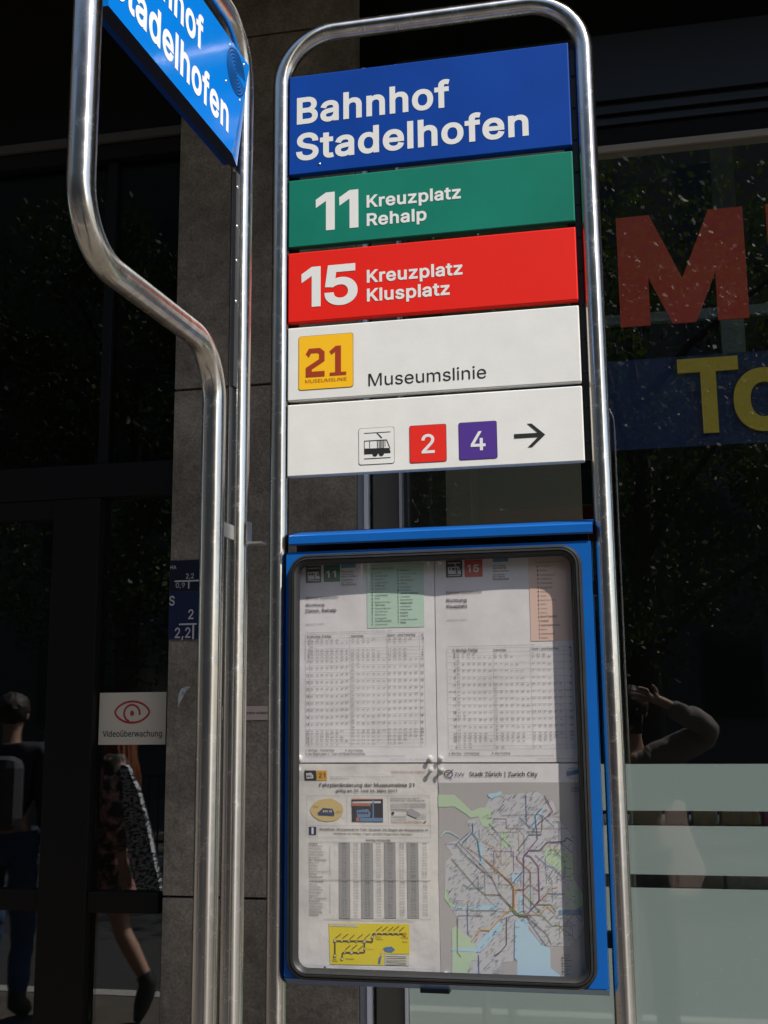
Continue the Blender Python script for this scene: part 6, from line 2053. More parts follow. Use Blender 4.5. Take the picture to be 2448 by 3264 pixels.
('l','E',[(115,-173),(130,-188),(139,-200),(152,-213),(161,-212),(183,-231)],0.9,'olive',6),
('l','E',[(136,-180),(142,-179),(153,-165),(161,-163)],1,'orange2',6),
('l','E',[(132,-122),(147,-135),(156,-138),(170,-153)],0.9,'steel2',6),
('l','E',[(28,-257),(23,-251),(24,-206),(26,-203),(59,-203)],0.6,'ink',6),
('l','E',[(91,-204),(90,-239),(82,-248),(73,-254)],0.8,'ink',6),
('l','E',[(52,-253),(52,-281)],0.9,'steel2',6),
('l','E',[(38,-188),(38,-227),(44,-230)],0.8,'steel2',6),
('l','E',[(87,-70),(140,-69),(144,-72),(142,-85)],0.5,'ink',6),
('l','E',[(124,-87),(177,-87)],0.5,'plum',6),
('l','E',[(96,-191),(105,-200),(119,-200)],2,'olive',6),
('l','E',[(119,-199),(146,-172),(170,-172)],0.8,'indigo',6),
('l','E',[(123,-119),(117,-122),(114,-196),(120,-203)],1,'plum',6),
('l','E',[(125,-161),(135,-169)],0.9,'rust',6),
('l','E',[(119,-200),(137,-199),(146,-188),(157,-198)],1,'orange2',6),
('l','E',[(133,-186),(151,-186),(158,-195)],1,'olive',6),
('l','E',[(106,-124),(100,-124),(100,-112),(86,-99),(71,-81)],0.6,'steel2',6),
('l','E',[(28,-107),(56,-134),(73,-153)],0.6,'ink',6),
('l','E',[(43,-93),(24,-109),(9,-109)],0.6,'steel2',6),
('l','E',[(166,-77),(165,-104),(182,-119)],0.6,'ink',6),
('l','E',[(60,-104),(77,-112),(85,-132),(81,-138)],0.7,'orange2',6),
('l','E',[(125,-95),(142,-95)],1.2,'teal',6),
('l','E',[(108,-117),(125,-95)],0.8,'ink',6),
('l','E',[(102,-208),(100,-260)],0.6,'steel2',6),
('l','E',[(119,-205),(143,-239)],0.8,'steel2',6),
('t','E','Tarifzonen',184,-35,196,3,'ink',0),
('t','E','Tarifstufe',183,-38.5,194,3,'ink',0),
('l','E',[(167,-250),(174,-250)],0.7,'grey',7),
('r','E',164,-251,165,-250,'rust',7),
('l','E',[(167,-254),(172,-254)],0.7,'grey',7),
('r','E',163,-255,165,-253,'ink',7),
('l','E',[(167,-257),(176,-257)],0.7,'grey',7),
('r','E',163,-258,165,-257,'ink',7),
('l','E',[(166,-261),(171,-261)],0.7,'grey',7),
('r','E',163,-262,165,-260,'ink',7),
('l','E',[(166,-264),(175,-264)],0.7,'grey',7),
('r','E',163,-265,165,-264,'ink',7),
('l','E',[(166,-268),(173,-268)],0.7,'grey',7),
('r','E',163,-268,165,-267,'ink',7),
('l','E',[(166,-271),(171,-271)],0.7,'grey',7),
('r','E',163,-272,165,-270,'ink',7),
('l','E',[(166,-274),(174,-274)],0.7,'grey',7),
('r','E',163,-275,164.5,-274,'ink',7),
('l','E',[(166,-278),(171,-278)],0.7,'grey',7),
('r','E',163,-279,164,-277,'ink',7),
('l','E',[(166,-281),(173,-281)],0.7,'grey',7),
('r','E',162,-282,164,-281,'ink',7),
('l','E',[(166,-285),(171,-285)],0.7,'grey',7),
('r','E',162,-286,164,-284,'ink',7)]
for it in PRINTS:
    k, s = it[0], prints[it[1]]
    if k == 't':
        _, _, t, a, b, c, h, nk, wt = it
        fnt = 'n' if ('Stadt' in t or t == 'ZVV') else 'i'
        s.text(t, a, b, c, h, IM[nk], font=fnt, wt=wt, res=1 if h < 3.2 else 3, layer=3 if nk != 'paper' else 4)
    elif k == 'r': s.rect(it[2], it[3], it[4], it[5], IM[it[6]], it[7], step=8)
    elif k == 'l': s.line(it[2], it[3], IM[it[4]], it[5], step=12)
    elif k == 'p':
        pts = it[2]; big = max(p[0] for p in pts) - min(p[0] for p in pts) > 25 or max(p[1] for p in pts) - min(p[1] for p in pts) > 25
        if not big: s.shape(pts, IM[it[3]], it[4])
        else:
            bm = bmesh.new(); fc = bm.faces.new([bm.verts.new((p[0], p[1], 0)) for p in pts])
            bmesh.ops.triangulate(bm, faces=bm.faces[:])
            for ax_ in (0, 1):
                lo = min(p[ax_] for p in pts); hi = max(p[ax_] for p in pts); q = math.ceil(lo / 8) * 8
                while q < hi:
                    no = (1, 0, 0) if ax_ == 0 else (0, 1, 0); co = (q, 0, 0) if ax_ == 0 else (0, q, 0)
                    bmesh.ops.bisect_plane(bm, geom=bm.verts[:] + bm.edges[:] + bm.faces[:], plane_co=co, plane_no=no); q += 8
            bm.verts.index_update(); s.poly([(p.co.x, p.co.y) for p in bm.verts], [tuple(p.index for p in fc.verts) for fc in bm.faces], IM[it[3]], it[4]); bm.free()
def inside(x, y, poly):
    r = False
    for i in range(len(poly)):
        (x1, y1), (x2, y2) = poly[i], poly[i - 1]
        if (y1 > y) != (y2 > y) and x < (x2 - x1) * (y - y1) / (y2 - y1) + x1: r = not r
    return r
mrng = random.Random(8); cnt = 0; bx = [min(p[0] for p in CITY), max(p[0] for p in CITY), min(p[1] for p in CITY), max(p[1] for p in CITY)]
while cnt < 1000:                                       # station names of the network plan, too small to read
    x = mrng.uniform(bx[0], bx[1]); z = mrng.uniform(bx[2], bx[3])
    if not inside(x, z, CITY): continue
    cnt += 1; l_ = mrng.uniform(2.5, 8); d = mrng.choice([(1, 0), (1, 0), (.7, .7), (.7, .7), (.7, .7)])
    prints['E'].line([(x, z), (x + l_ * d[0], z + l_ * d[1])], mrng.choice([.30, .45]), IM[mrng.choice(['grey', 'lgrey', 'lgrey', 'steel', 'grey'])], 7)
    if cnt % 7 == 0: prints['E'].rect(x - .6, z - .6, x + .6, z + .6, IM[mrng.choice(['steel2', 'ink', 'plum', 'teal'])], 8)
for k in range(34):                                     # faint bundles of bus lines
    x = mrng.uniform(bx[0] + 20, bx[1] - 20); z = mrng.uniform(bx[2] + 20, bx[3] - 10); pts = [(x, z)]; d = mrng.choice([(1, 0), (.7, .7), (.7, -.7), (0, 1)])
    for q in range(3):
        l_ = mrng.uniform(10, 30); pts.append((pts[-1][0] + d[0] * l_, pts[-1][1] + d[1] * l_)); d = mrng.choice([(1, 0), (.7, .7), (.7, -.7), (0, -1)])
    pts = [p for p in pts if inside(p[0], p[1], CITY)]
    if len(pts) > 1: prints['E'].line(pts, .6, IM[mrng.choice(['steel', 'teal', 'lgrey', 'sand', 'plum'])], 5, step=12)
for k, fl_ in prints.items():
    fl_.build("print", sheets[k])
pin0 = None
for i, (x, z) in enumerate([(-0.0525, 1.538), (-0.053, 1.522), (0.138, 1.5375), (0.139, 1.522), (0.1535, 1.5375), (0.154, 1.522), (0.1545, 1.2515), (0.140, 1.814), (0.156, 1.814)]):
    if pin0 is None:
        y0 = PY - 0.001
        g = MB(); g.tube([(0, 0, 0), (0, -0.0012, 0), (0, -0.0014, 0), (0, -0.0045, 0.0006), (0, -0.0052, 0.0007), (0, -0.0062, 0.0008), (0, -0.0068, 0.0008)], [0.0036, 0.0036, 0.002, 0.0018, 0.003, 0.0031, 0.0018], 14)
        pin0 = g.build("push_pin", PINW, None, True); o = pin0
    else: o = pin0.copy(); link(o)
    o.location = (x, PY - 0.0012, z); o.rotation_euler = (R(random.uniform(-12, 12)), 0, R(random.uniform(-15, 15)))
    where = ["left end of the line 11 timetable's bottom edge", "upper left corner of the museum notice", "lower right corner of the line 11 timetable", "upper right corner of the museum notice", "lower left corner of the line 15 timetable", "upper left corner of the network map", "lower left corner of the network map", "upper right corner of the line 11 timetable", "upper left corner of the line 15 timetable"][i]
    tag(o, "white push pin at the " + where, "push pin", "white push pins holding the sheets")

# ================================================================ SECOND STOP SIGN (seen almost edge on, left)
A2 = R(3.3); P0 = Vector((-0.06, -0.705, 0)); D2 = Vector((math.sin(A2), math.cos(A2), 0)); N2 = Vector((math.cos(A2), -math.sin(A2), 0))
def q2(s, z, d=0.0): return P0 + D2 * s + N2 * d + Vector((0, 0, z))
s2 = empty("stop_sign", tuple(q2(0.36, 0)), "bent steel stop sign seen nearly edge on, left of the other sign", "stop sign")
c_ = [q2(0.387, 0.0), q2(0.387, 2.466), q2(0.0, 2.466), q2(0.0, 2.0205), q2(0.313, 2.0205), q2(0.313, 0.0)]
steel_tube("frame_tube", round_path(c_, 0.066, 14), 0.0136, s2)
FX, BX = 0.012, -0.003
BZ0, BZ1 = 2.2725, 2.4190
g = MB()
fr_ = [(0.0165, BZ0), (0.325, BZ0), (0.3785, BZ1), (0.0165, BZ1)]
bk_ = [(0.0165, BZ0), (0.3600, BZ0), (0.3840, BZ1 - .002), (0.0165, BZ1)]
v = [q2(a, b, FX) for a, b in fr_] + [q2(a, b, BX) for a, b in bk_] + [q2(0.3580, BZ0, FX - .007), q2(0.3838, BZ1 - .002, FX - .003)]
NAV_SHADE = mat("underside_shade_navy", (.004, .010, .035), .4)  # underside of the blue box, its shade put into a darker navy
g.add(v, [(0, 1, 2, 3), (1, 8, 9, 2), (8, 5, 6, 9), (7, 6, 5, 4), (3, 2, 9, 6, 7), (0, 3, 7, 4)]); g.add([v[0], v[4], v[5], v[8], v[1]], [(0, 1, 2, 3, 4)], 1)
p2 = g.build("sign_panel", [BLUE2, NAV_SHADE], s2)
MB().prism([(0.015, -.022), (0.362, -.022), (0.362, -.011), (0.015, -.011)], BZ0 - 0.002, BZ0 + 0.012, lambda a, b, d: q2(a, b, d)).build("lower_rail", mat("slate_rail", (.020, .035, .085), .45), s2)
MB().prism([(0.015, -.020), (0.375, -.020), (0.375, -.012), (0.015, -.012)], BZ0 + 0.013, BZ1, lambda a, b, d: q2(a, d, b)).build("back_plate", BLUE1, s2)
f2 = lambda u, v_, l: tuple(q2(u, v_, FX + 0.0004 + 0.0003 * l))
f = Flat(f2); f.text("Stadelhofen", 0.0200, 2.2925, 0.3125, 0.0425, LETW2, wt=2, res=6); f.build("lettering", p2); f = Flat(f2); f.text("Bahnhof", 0.0360, 2.3525, 0.2350, 0.0425, LETW2, wt=2, res=6); f.build("lettering", p2)
f = Flat(f2); NAVY = mat("grille_navy", (0.003, 0.012, 0.06), .5)
gs, gz = 0.334, 2.3855
for k in range(7):
    r_ = 0.003 + k * 0.0042; a0, a1 = 8, 352
    f.line([(gs + r_ * math.cos(R(a)), gz + r_ * math.sin(R(a))) for a in range(a0, a1 + 1, 10)], 0.0019, NAVY)
f.build("speaker_grille", p2)
for a, b in ((0.3145, 2.4105), (0.3600, 2.4105), (0.3040, 2.3560), (0.3480, 2.3550)): MB().dome(q2(a, b, FX), N2, 0.0021).build("rivet", STEEL_S, p2, True)
MB().prism([(0.362, -.002), (0.3745, -.002), (0.3745, .003), (0.362, .003)], 1.99, 2.2680, lambda a, b, d: q2(a, d, b)).build("side_strip", BLK, s2)
for z in (2.248, 2.196, 2.151, 2.098): MB().dome(q2(0.366, z, 0.003), N2, 0.0022).build("bolt", STEEL_S, s2, True)
MB().prism([(0.3262, -.0015), (0.3740, -.0015), (0.3740, .0015), (0.3262, .0015)], 1.803, 1.820, lambda a, b, d: q2(a, d, b)).build("bracket", STEEL_S, s2)
MB().box(q2(0.387, 0).x + 0.0138, q2(0.387, 0).y - .008, 1.7985, q2(0.387, 0).x + 0.034, q2(0.387, 0).y + .008, 1.8010).build("tab", STEEL_S, s2)
MB().prism([(0.380, .0140), (0.394, .0140), (0.394, .0162), (0.380, .0162)], 1.8015, 1.826, lambda a, b, d: q2(a, d, b)).build("tab", STEEL_S, s2)
for s_ in (0.313, 0.387): MB().tube([q2(s_, 0.0), q2(s_, 0.012)], 0.034, 32).build("base_flange", STEEL_S, s2, smooth=True)

# ================================================================ PEOPLE on the pavement behind the camera (mirrored in the glass)
SKIN = mat("skin", (0.52, 0.31, 0.22), 0.5)
def skin(name, V, E_, Rr_, mm, parent, sub=2, root=0, cloth=False):
    me = bpy.data.meshes.new(name); me.from_pydata([Vector(p) for p in V], E_, []); me.update()
    o = bpy.data.objects.new(name, me); link(o)
    md = o.modifiers.new("s", 'SKIN'); md.use_smooth_shade = True
    sv = me.skin_vertices[0].data
    for i, r_ in enumerate(Rr_): sv[i].radius = r_ if isinstance(r_, tuple) else (r_, r_)
    sv[root].use_root = True
    o.modifiers.new("u", 'SUBSURF').levels = sub
    dg = bpy.context.evaluated_depsgraph_get(); ev = o.evaluated_get(dg); nm = bpy.data.meshes.new_from_object(ev)
    o.modifiers.clear(); o.data = nm; bpy.data.meshes.remove(me)
    if cloth:
        for v_ in nm.vertices:
            q = mathutils.noise.noise(v_.co * 14.0) * .016 + mathutils.noise.noise(Vector((v_.co.x * 30, v_.co.y * 30, v_.co.z * 9))) * .010; v_.co += v_.normal * q
    nm.materials.clear(); nm.materials.append(mm); nm.polygons.foreach_set("use_smooth", [True] * len(nm.polygons))
    if parent is not None: o.parent = parent; o.matrix_parent_inverse = parent.matrix_world.inverted()
    return o
def ellipsoid(g, c, r, mi=0, seg=20, rings=12, deform=None, rot=0.0):
    v = []; F = []
    for i in range(rings + 1):
        th = math.pi * i / rings
        for k in range(seg):
            ph = 2 * math.pi * k / seg; p = Vector((math.sin(th) * math.cos(ph), math.sin(th) * math.sin(ph), math.cos(th)))
            if deform: p = deform(p)
            p = Vector((p.x * r[0], p.y * r[1], p.z * r[2])); p.rotate(Matrix.Rotation(rot, 3, 'Z')); v.append(Vector(c) + p)
    for i in range(rings):
        for k in range(seg): F.append((i * seg + k, (i + 1) * seg + k, (i + 1) * seg + (k + 1) % seg, i * seg + (k + 1) % seg))
    g.add(v, F, mi)
EYEW = mat("eye_white", (.75, .73, .7), .3); LIP = mat("lips", (.45, .16, .13), .5)
def person(label, J, face, shirt, trousers, hair, hair_long=False, hands=(), legskin=False, group=None, barearm=False):
    """J: joint name -> world position; face: yaw the head looks to (radians from +Y towards +X)"""
    root = empty("person", (J['pelvis'][0], J['pelvis'][1], 0), label, "person", group)
    J = {k: Vector(v) for k, v in J.items()}
    V = []; E_ = []; RR = []; idx = {}
    def add(k, p, r_, par=None):
        idx[k] = len(V); V.append(p); RR.append(r_)
        if par is not None: E_.append((idx[par], idx[k]))
    add('pelvis', J['pelvis'], (.125, .095)); add('waist', J['pelvis'].lerp(J['chest'], .45), (.105, .085), 'pelvis'); add('chest', J['chest'], (.13, .10), 'waist'); add('neck', J['neck'], .05, 'chest')
    hd_ = J['head']; add('skull', J['neck'].lerp(hd_, .55), .052, 'neck'); add('h1', hd_, (.070, .082), 'skull'); add('h2', hd_ + Vector((0, 0, .07)), (.06, .07), 'h1')
    for s in 'LR':
        add('sh' + s, J['sh' + s], .055, 'chest'); add('ua' + s, J['sh' + s].lerp(J['el' + s], .4), .046, 'sh' + s); add('el' + s, J['el' + s], .036, 'ua' + s); add('fa' + s, J['el' + s].lerp(J['wr' + s], .35), .036, 'el' + s); add('wr' + s, J['wr' + s], .024, 'fa' + s)
        d = (J['wr' + s] - J['el' + s]).normalized(); 
        hdir = (J['hand' + s] - J['wr' + s]).normalized() if ('hand' + s) in J else d
        side = hdir.cross(Vector((0, 1, 0.2))).normalized(); add('pm' + s, J['wr' + s] + hdir * .05, (.030, .018), 'wr' + s)
        for k_, (o_, l_) in enumerate(((-.030, .055), (-.012, .072), (.008, .078), (.026, .070))):
            b_ = J['wr' + s] + hdir * .085 + side * o_; add('f%d%s' % (k_, s), b_, .0095, 'pm' + s)
            cur = Vector((0, .35 if J['wr' + s].y < J['pelvis'].y + .3 else -.35, -.25)); t1 = b_ + hdir * l_ * .5; t2 = t1 + (hdir + cur).normalized() * l_ * .5
            add('g%d%s' % (k_, s), t1, .0088, 'f%d%s' % (k_, s)); add('t%d%s' % (k_, s), t2, .007, 'g%d%s' % (k_, s))
        th = J['wr' + s] + hdir * .035 - side * .036; add('th' + s, th, .011, 'pm' + s); add('tt' + s, th + (hdir * .8 - side * .6).normalized() * .045, .009, 'th' + s)
        add('hp' + s, J['hp' + s], .085, 'pelvis'); add('tm' + s, J['hp' + s].lerp(J['kn' + s], .5), .072, 'hp' + s); add('kn' + s, J['kn' + s], .052, 'tm' + s); add('cf' + s, J['kn' + s].lerp(J['an' + s], .35), .055, 'kn' + s); add('an' + s, J['an' + s], .036, 'cf' + s); add('to' + s, J['to' + s], .028, 'an' + s)
    body = skin("body", V, E_, RR, SKIN, root)
    # face
    fd = Vector((math.sin(face), math.cos(face), 0)); sdv = Vector((fd.y, -fd.x, 0))
    def feat(nm, c_, r_, mm, seg=12, ring=8): g_ = MB(); ellipsoid(g_, c_, r_, 0, seg, ring, rot=-face); return g_.build(nm, mm, root, True)
    feat("nose", hd_ + fd * .088 + Vector((0, 0, .012)), (.011, .016, .024), SKIN); feat("mouth", hd_ + fd * .080 - Vector((0, 0, .028)), (.022, .010, .007), LIP)
    for k in (-1, 1):
        ey = feat("eye", hd_ + fd * .074 + sdv * .03 * k + Vector((0, 0, .038)), (.011, .008, .007), EYEW); feat("ear", hd_ + sdv * .077 * k + Vector((0, 0, .02)), (.008, .016, .028), SKIN)
        g_ = MB(); ellipsoid(g_, hd_ + fd * .0805 + sdv * .03 * k + Vector((0, 0, .038)), (.005, .003, .005), 0, 8, 6, rot=-face); g_.build("pupil", INKB, ey, True)
    # hair
    g = MB(); ellipsoid(g, hd_ + Vector((0, 0, .055)) - fd * .018, (.092, .106, .094), 0, 40, 26, lambda p: p * (1 + .10 * mathutils.noise.noise(p * 5) + .05 * mathutils.noise.noise(p * 14)), -face)
    if hair_long:
        for k in range(46):
            a = -face + math.pi * 1.5 + random.uniform(-1.9, 1.9); st = hd_ + Vector((math.cos(a) * .075, math.sin(a) * .085, random.uniform(.0, .06))); l_ = random.uniform(.30, .46)
            g.tube([st, st + Vector((math.cos(a) * .025, math.sin(a) * .025, -l_ * .4)), st + Vector((math.cos(a) * .03 + random.uniform(-.03, .03), math.sin(a) * .03, -l_ * .75)), st + Vector((math.cos(a) * .02 + random.uniform(-.05, .05), math.sin(a) * .02, -l_))], [.016, .018, .014, .004], 8)
    g.build("hair", hair, root, True)
    # clothes: own skinned shells, slightly larger than the body
    E2 = []; V2 = []; R2 = []; ix = {}
    def a2(k, r_, par=None, p=None):
        ix[k] = len(V2); V2.append(V[idx[k]] if p is None else p); R2.append(r_)
        if par: E2.append((ix[par], ix[k]))
    a2('pelvis', (.140, .108)); a2('waist', (.118, .098), 'pelvis'); a2('chest', (.145, .115), 'waist'); a2('nk', .070, 'chest', J['chest'].lerp(J['neck'], .86))
    for s in 'LR':
        a2('sh' + s, .080, 'chest'); a2('ua' + s, .078, 'sh' + s)
        if not barearm: a2('el' + s, .066, 'ua' + s); a2('fa' + s, .060, 'el' + s); a2('cu' + s, .046, 'fa' + s, J['el' + s].lerp(J['wr' + s], .88))
    skin("shirt", V2, E2, R2, shirt, root, 3, cloth=True)
    if trousers:
        E2 = []; V2 = []; R2 = []; ix = {}
        a2('pelvis', (.138, .105))
        for s in 'LR': a2('hp' + s, .098, 'pelvis'); a2('tm' + s, .088, 'hp' + s); a2('kn' + s, .070, 'tm' + s); a2('cf' + s, .068, 'kn' + s); a2('an' + s, .056, 'cf' + s, J['kn' + s].lerp(J['an' + s], .93))
        skin("trousers", V2, E2, R2, trousers, root, 3, cloth=True)
    for s in 'LR':
        g = MB(); d = (J['to' + s] - J['an' + s]); t_ = J['to' + s]
        g.tube([J['an' + s] + Vector((0, 0, .07)) if abs(d.z) < .12 else J['an' + s].lerp(J['kn' + s], .16), J['an' + s], J['an' + s].lerp(t_, .35), J['an' + s].lerp(t_, .75), t_ + d.normalized() * .035], [.050, .050, .050, .044, .022], 16)
        g.build("shoe", mat("boot_dark", (.04, .045, .04), .35), root, True)
    return root, J
def std(x, y, yaw=0.0, h=1.70, over=None):
    k = h / 1.70
    B = dict(pelvis=(0, 0, .95), chest=(0, .01, 1.28), neck=(0, .0, 1.47), head=(0, .02, 1.585), shL=(-.165, 0, 1.40), shR=(.165, 0, 1.40), elL=(-.22, -.01, 1.12), elR=(.22, -.01, 1.12), wrL=(-.22, .06, .88), wrR=(.22, .06, .88),
             hpL=(-.09, 0, .90), hpR=(.09, 0, .90), knL=(-.10, .02, .50), knR=(.10, .02, .50), anL=(-.10, -.02, .09), anR=(.10, -.02, .09), toL=(-.11, .13, .035), toR=(.11, .13, .035))
    if over: B.update(over)
    c, s = math.cos(yaw), math.sin(yaw); return {a: (x + (p[0] * c + p[1] * s) * k, y + (-p[0] * s + p[1] * c) * k, p[2] * k) for a, p in B.items()}
# photographer, camera held upright to the eye, right elbow out
px_, py_ = 0.415, -1.93
Jp = std(px_, py_, 0.0, 1.72)
Jp.update(head=(0.405, -1.895, 1.605), shR=(0.59, -1.93, 1.43), elR=(0.790, -1.83, 1.53), wrR=(0.560, -1.755, 1.668), handR=(0.47, -1.735, 1.70), shL=(0.24, -1.93, 1.42), elL=(0.235, -1.83, 1.18), wrL=(0.330, -1.745, 1.45), handL=(0.375, -1.725, 1.55), neck=(0.41, -1.925, 1.485))
SHG = mat("shirt_grey", (0.30, 0.265, 0.25), 0.8, noise=.2, nscale=6, bump=.2, bscale=12)
ph, _ = person("person in grey shirt and dark trousers holding a black camera up", Jp, 0.0, SHG, mat("trousers_dark", (.03, .03, .035), .8), mat("hair_dark", (.03, .02, .015), .6))
g = MB(); g.box(0.375, -1.775, 1.520, 0.460, -1.715, 1.662, bev=0.008); camo = g.build("camera_body_tmp", BLK); camo.name = "photo_camera"
tag(camo, "black compact camera held upright in front of the photographer's eye", "camera")
MB().tube([(CAM.x, -1.7145, CAM.z), (CAM.x, -1.680, CAM.z)], 0.027, 28).build("lens", mat("lens_black", (.01, .01, .012), .15), camo, True)
MB().dome((CAM.x + .022, -1.7145, CAM.z + .045), (0, 1, 0), .006).build("flash", PINW, camo, True)
def thin_cloth():
    mt = bpy.data.materials.new("thin_pale_cloth"); mt.use_nodes = True; n = mt.node_tree; b = n.nodes["Principled BSDF"]; b.inputs["Base Color"].default_value = (.80, .70, .66, 1); b.inputs["Roughness"].default_value = .8
    tl = n.nodes.new("ShaderNodeBsdfTranslucent"); tl.inputs[0].default_value = (.92, .80, .76, 1); mx_ = n.nodes.new("ShaderNodeMixShader"); mx_.inputs[0].default_value = .75
    nz = n.nodes.new("ShaderNodeTexNoise"); nz.inputs["Scale"].default_value = 9; bp = n.nodes.new("ShaderNodeBump"); bp.inputs["Strength"].default_value = .6; bp.inputs["Distance"].default_value = .03
    n.links.new(nz.outputs["Fac"], bp.inputs["Height"]); n.links.new(bp.outputs[0], b.inputs["Normal"]); n.links.new(bp.outputs[0], tl.inputs["Normal"])
    n.links.new(b.outputs[0], mx_.inputs[1]); n.links.new(tl.outputs[0], mx_.inputs[2]); n.links.new(mx_.outputs[0], n.nodes["Material Output"].inputs[0]); return mt
bag = MB(); bo = [(0.600, 1.215), (0.575, 1.19), (0.512, 1.120), (0.530, 0.95), (0.560, 0.775), (0.640, 0.775), (0.685, 0.80), (0.722, 0.890), (0.680, 1.00), (0.650, 1.10), (0.640, 1.20)]
bag.prism(bo[::-1], -1.835, -1.815, lambda u, v_, d: (u, d, v_)); bg_ = bag.build("cloth_bag", thin_cloth()); tag(bg_, "pale pink cloth bag hanging at the photographer's side", "bag")
# woman striding to the left, right leg trailing
wy = -2.28
Jw = dict(pelvis=(-2.545, wy, .93), chest=(-2.55, wy, 1.25), neck=(-2.55, wy, 1.43), head=(-2.565, wy, 1.545), shL=(-2.58, wy - .15, 1.36), shR=(-2.52, wy + .15, 1.36), elL=(-2.62, wy - .20, 1.10), elR=(-2.47, wy + .20, 1.09), wrL=(-2.72, wy - .16, .95), wrR=(-2.42, wy + .20, .86),
          hpL=(-2.55, wy - .09, .88), hpR=(-2.535, wy + .08, .88), knL=(-2.74, wy - .09, .52), knR=(-2.465, wy + .08, .47), anL=(-2.80, wy - .09, .10), anR=(-2.295, wy + .09, .205), toL=(-2.95, wy - .09, .04), toR=(-2.345, wy + .09, .045))
WX = 0.085; Jw = {k_: (p_[0] + WX, p_[1], p_[2]) for k_, p_ in Jw.items()}
FLO = mat("floral_dress", (.75, .36, .36), .7, noise=1, nscale=16, col2=(.03, .035, .02), ramp=(.48, .60))
wm, _ = person("person with long auburn hair, floral dress and dark boots striding past", Jw, R(-90), FLO, None, mat("hair_auburn", (.40, .12, .04), .5, noise=.6, nscale=50), hair_long=True)
g = MB(); g.tube([(-2.545 + WX, wy, 1.02), (-2.545 + WX, wy, .90), (-2.55 + WX, wy, .74), (-2.56 + WX, wy, .60)], [.130, .165, .195, .215], 28, caps=False); g.build("skirt", FLO, wm, True)
g = MB(); SHW = mat("shawl_pattern", (.82, .85, .90), .8, noise=1, nscale=16, col2=(.02, .025, .035), ramp=(.47, .53), stretch=(3, 1, 4))
sp = [(-2.44, 1.37), (-2.40, 1.36), (-2.33, 1.22), (-2.27, 1.02), (-2.24, .90), (-2.20, .76), (-2.19, .70), (-2.235, .60), (-2.30, .66), (-2.36, .80), (-2.40, 1.0), (-2.43, 1.2)]
g.prism(sp[::-1], wy + .17, wy + .215, lambda u, v_, d: (u + WX, d, v_)); g.build("shawl", SHW, wm)
# man with his back to the door
mx, my = -3.04, -2.10
Jm = std(mx, my, R(180 + 12), 1.74, dict(knR=(.10, .10, .50), anR=(.10, .12, .09), toR=(.11, .27, .035)))
mn, _ = person("person in dark jacket and blue jeans, back turned to the door", Jm, R(192), mat("jacket_dark", (.025, .025, .035), .8), mat("jeans", (.05, .10, .22), .85, noise=.3, nscale=10), MATS["hair_dark"])
g = MB(); g.box(mx - .16, my + .10, 1.02, mx + .17, my + .24, 1.42, bev=.065); g.build("backpack_tmp", mat("pack_grey", (.075, .075, .09), .7)).name = "backpack"; bp_ = bpy.data.objects["backpack"]; tag(bp_, "grey backpack on the back of the person in blue jeans", "backpack")

# ================================================================ STREET beyond (only mirrored in glass and steel)
rg = empty("railing", (0, -3.25, 0), "dark steel railing along the far side of the platform kerb", "railing")
for k in range(2): MB().tube([(-7, -9.9, .95 - k * .8), (7, -9.9, .95 - k * .8)], .02, 10).build("rail", BLK, rg)
b0 = MB().tube([(0, -9.9, .0), (0, -9.9, .95)], .012, 6).build("baluster", BLK, rg)
for k in range(-56, 57):
    if k == 0: continue
    o = b0.copy(); link(o); o.location.x = b0.location.x + k * .12
opp = empty("corner_building", (0, -22, 0), "tall pale building across the street, mirrored in the glass", "building")
MB().box(-26, -24, 0, 26, -20, 15).build("wall", mat("opposite_render", (.10, .095, .085), .85), opp)
opl = empty("side_building", (-24, -10, 0), "tall dark building closing the street on the left, mirrored in the steel tubes", "building")
MB().box(-26, -19.5, 0, -19, 0.5, 13).build("wall", mat("side_render", (.10, .09, .08), .85), opl)
wm_ = mat("opposite_window", (.02, .022, .025), .1)
wb = MB().box(-.55, -19.99, 0, .55, -19.93, 1.7).build("window", wm_, opp)
ws = MB().box(-18.99, -.55, 0, -18.93, .55, 1.7).build("window", wm_, opl); ws0 = ws
for r_ in range(3):
    for c in range(7):
        o = ws0 if (r_ == 0 and c == 0) else ws0.copy()
        if o is not ws0: link(o)
        o.location.y = ws0.location.y - c * 2.4; o.location.z = 1.6 + r_ * 3.3
for r_ in range(4):
    for c in range(-9, 10):
        o = wb if (r_ == 0 and c == -9) else wb.copy()
        if o is not wb: link(o)
        o.location.x += c * 2.4 if o is not wb else 0; o.location.z = 1.6 + r_ * 3.3
wb.location.x = -9 * 2.4
def leafmat():
    mt = bpy.data.materials.new("leaf"); mt.use_nodes = True; n = mt.node_tree; b = n.nodes["Principled BSDF"]
    b.inputs["Base Color"].default_value = (.035, .055, .014, 1); b.inputs["Roughness"].default_value = .5; b.inputs["Specular IOR Level"].default_value = .45; out = n.nodes["Material Output"]
    tl = n.nodes.new("ShaderNodeBsdfTranslucent"); tl.inputs[0].default_value = (.07, .12, .02, 1); mx_ = n.nodes.new("ShaderNodeMixShader"); mx_.inputs[0].default_value = .35
    n.links.new(b.outputs[0], mx_.inputs[1]); n.links.new(tl.outputs[0], mx_.inputs[2]); n.links.new(mx_.outputs[0], out.inputs[0]); return mt
LEAF = leafmat(); BARK = mat("bark", (.07, .055, .04), .9, noise=.5, nscale=20)
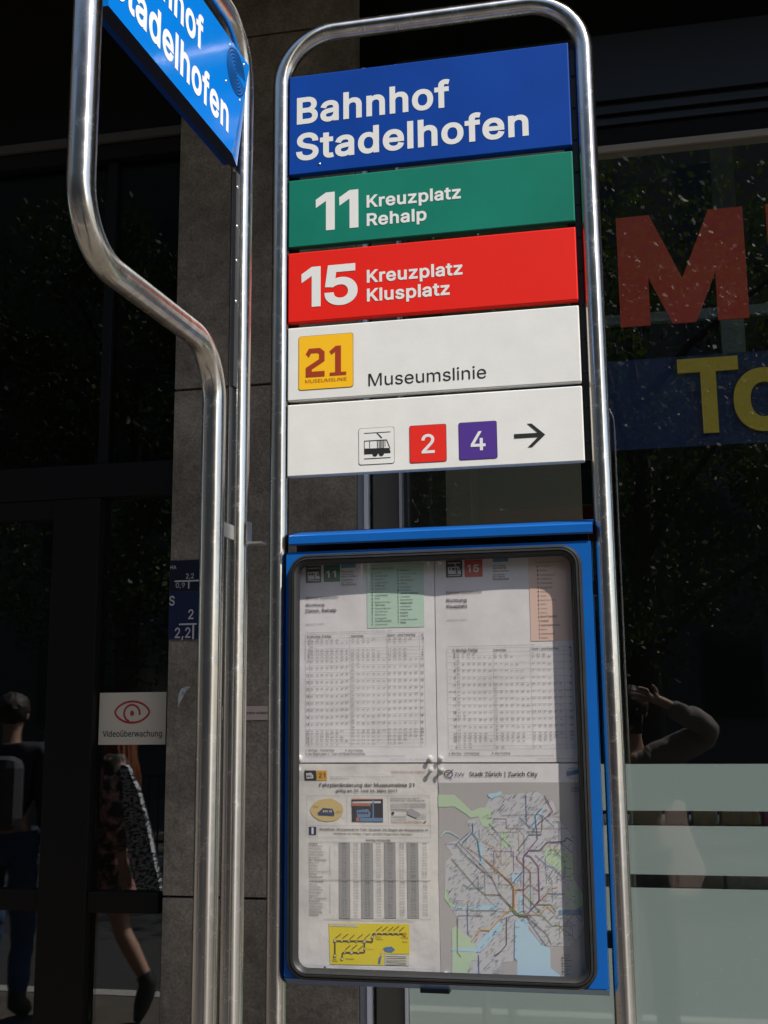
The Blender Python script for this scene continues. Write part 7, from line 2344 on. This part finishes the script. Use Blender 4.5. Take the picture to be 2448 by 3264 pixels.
def tree_mesh():
    rng = random.Random(3); v = []; F = []
    cl = []
    while len(cl) < 150:
        p = Vector((rng.uniform(-1, 1), rng.uniform(-1, 1), rng.uniform(-1, 1)))
        if .35 < p.length < 1: cl.append((Vector((p.x * 3.1, p.y * 2.6, 5.6 + p.z * 3.3)), rng.uniform(.35, .75)))
    for c, r_ in cl:
        for _ in range(190):
            d = Vector((rng.gauss(0, 1), rng.gauss(0, 1), rng.gauss(0, 1))).normalized() * r_ * rng.uniform(.5, 1); p = c + d
            a = Vector((rng.gauss(0, 1), rng.gauss(0, 1), rng.gauss(0, 1))).normalized(); b = a.cross(Vector((rng.gauss(0, 1), rng.gauss(0, 1), rng.gauss(0, 1)))).normalized(); s_ = rng.uniform(.032, .060)
            k = len(v); v += [p - a * s_, p + b * s_ * .6, p + a * s_, p - b * s_ * .6]; F.append((k, k + 1, k + 2, k + 3))
    return v, F
tv_, tf_ = tree_mesh()
def make_tree(loc, label):
    t = empty("plane_tree", (0, 0, 0), label, "tree", "street trees across the road")
    obj_mesh("crown", tv_, tf_, LEAF, t)
    g = MB(); g.tube([(0, 0, 0), (.05, 0, 1.2), (0, .05, 2.6), (.1, 0, 4.6), (0, 0, 6.5)], [.22, .18, .16, .11, .04], 12)
    for k in range(9):
        a = k * 2.4; z = 2.3 + k * .4; g.tube([(0, 0, z), (math.cos(a) * .8, math.sin(a) * .7, z + .8), (math.cos(a) * 1.9, math.sin(a) * 1.7, z + 1.5)], [.08, .05, .02], 8)
    g.build("trunk", BARK, t, True); t.location = loc; return t
t0 = make_tree((0.6, -11.0, 0), "leafy plane tree straight across the road from the stop")
for i, (x, y, rz, sc, lb) in enumerate(((-6.6, -11.6, 1.3, 1.05, "leafy plane tree across the road to the left, next to the railing end"), (-14.0, -12.5, 3.0, 1.1, "leafy plane tree furthest left across the road"), (6.2, -12.6, 4.2, 1.0, "leafy plane tree across the road right of the central one"), (-3.0, -15.5, 5.0, 1.25, "tall plane tree in the second row behind the other street trees"))):
    c = t0.copy(); link(c); c["label"] = lb
    for ch in list(t0.children): d = ch.copy(); link(d); d.parent = c
    c.location = (x, y, 0); c.rotation_euler = (0, 0, rz); c.scale = (sc, sc, sc)
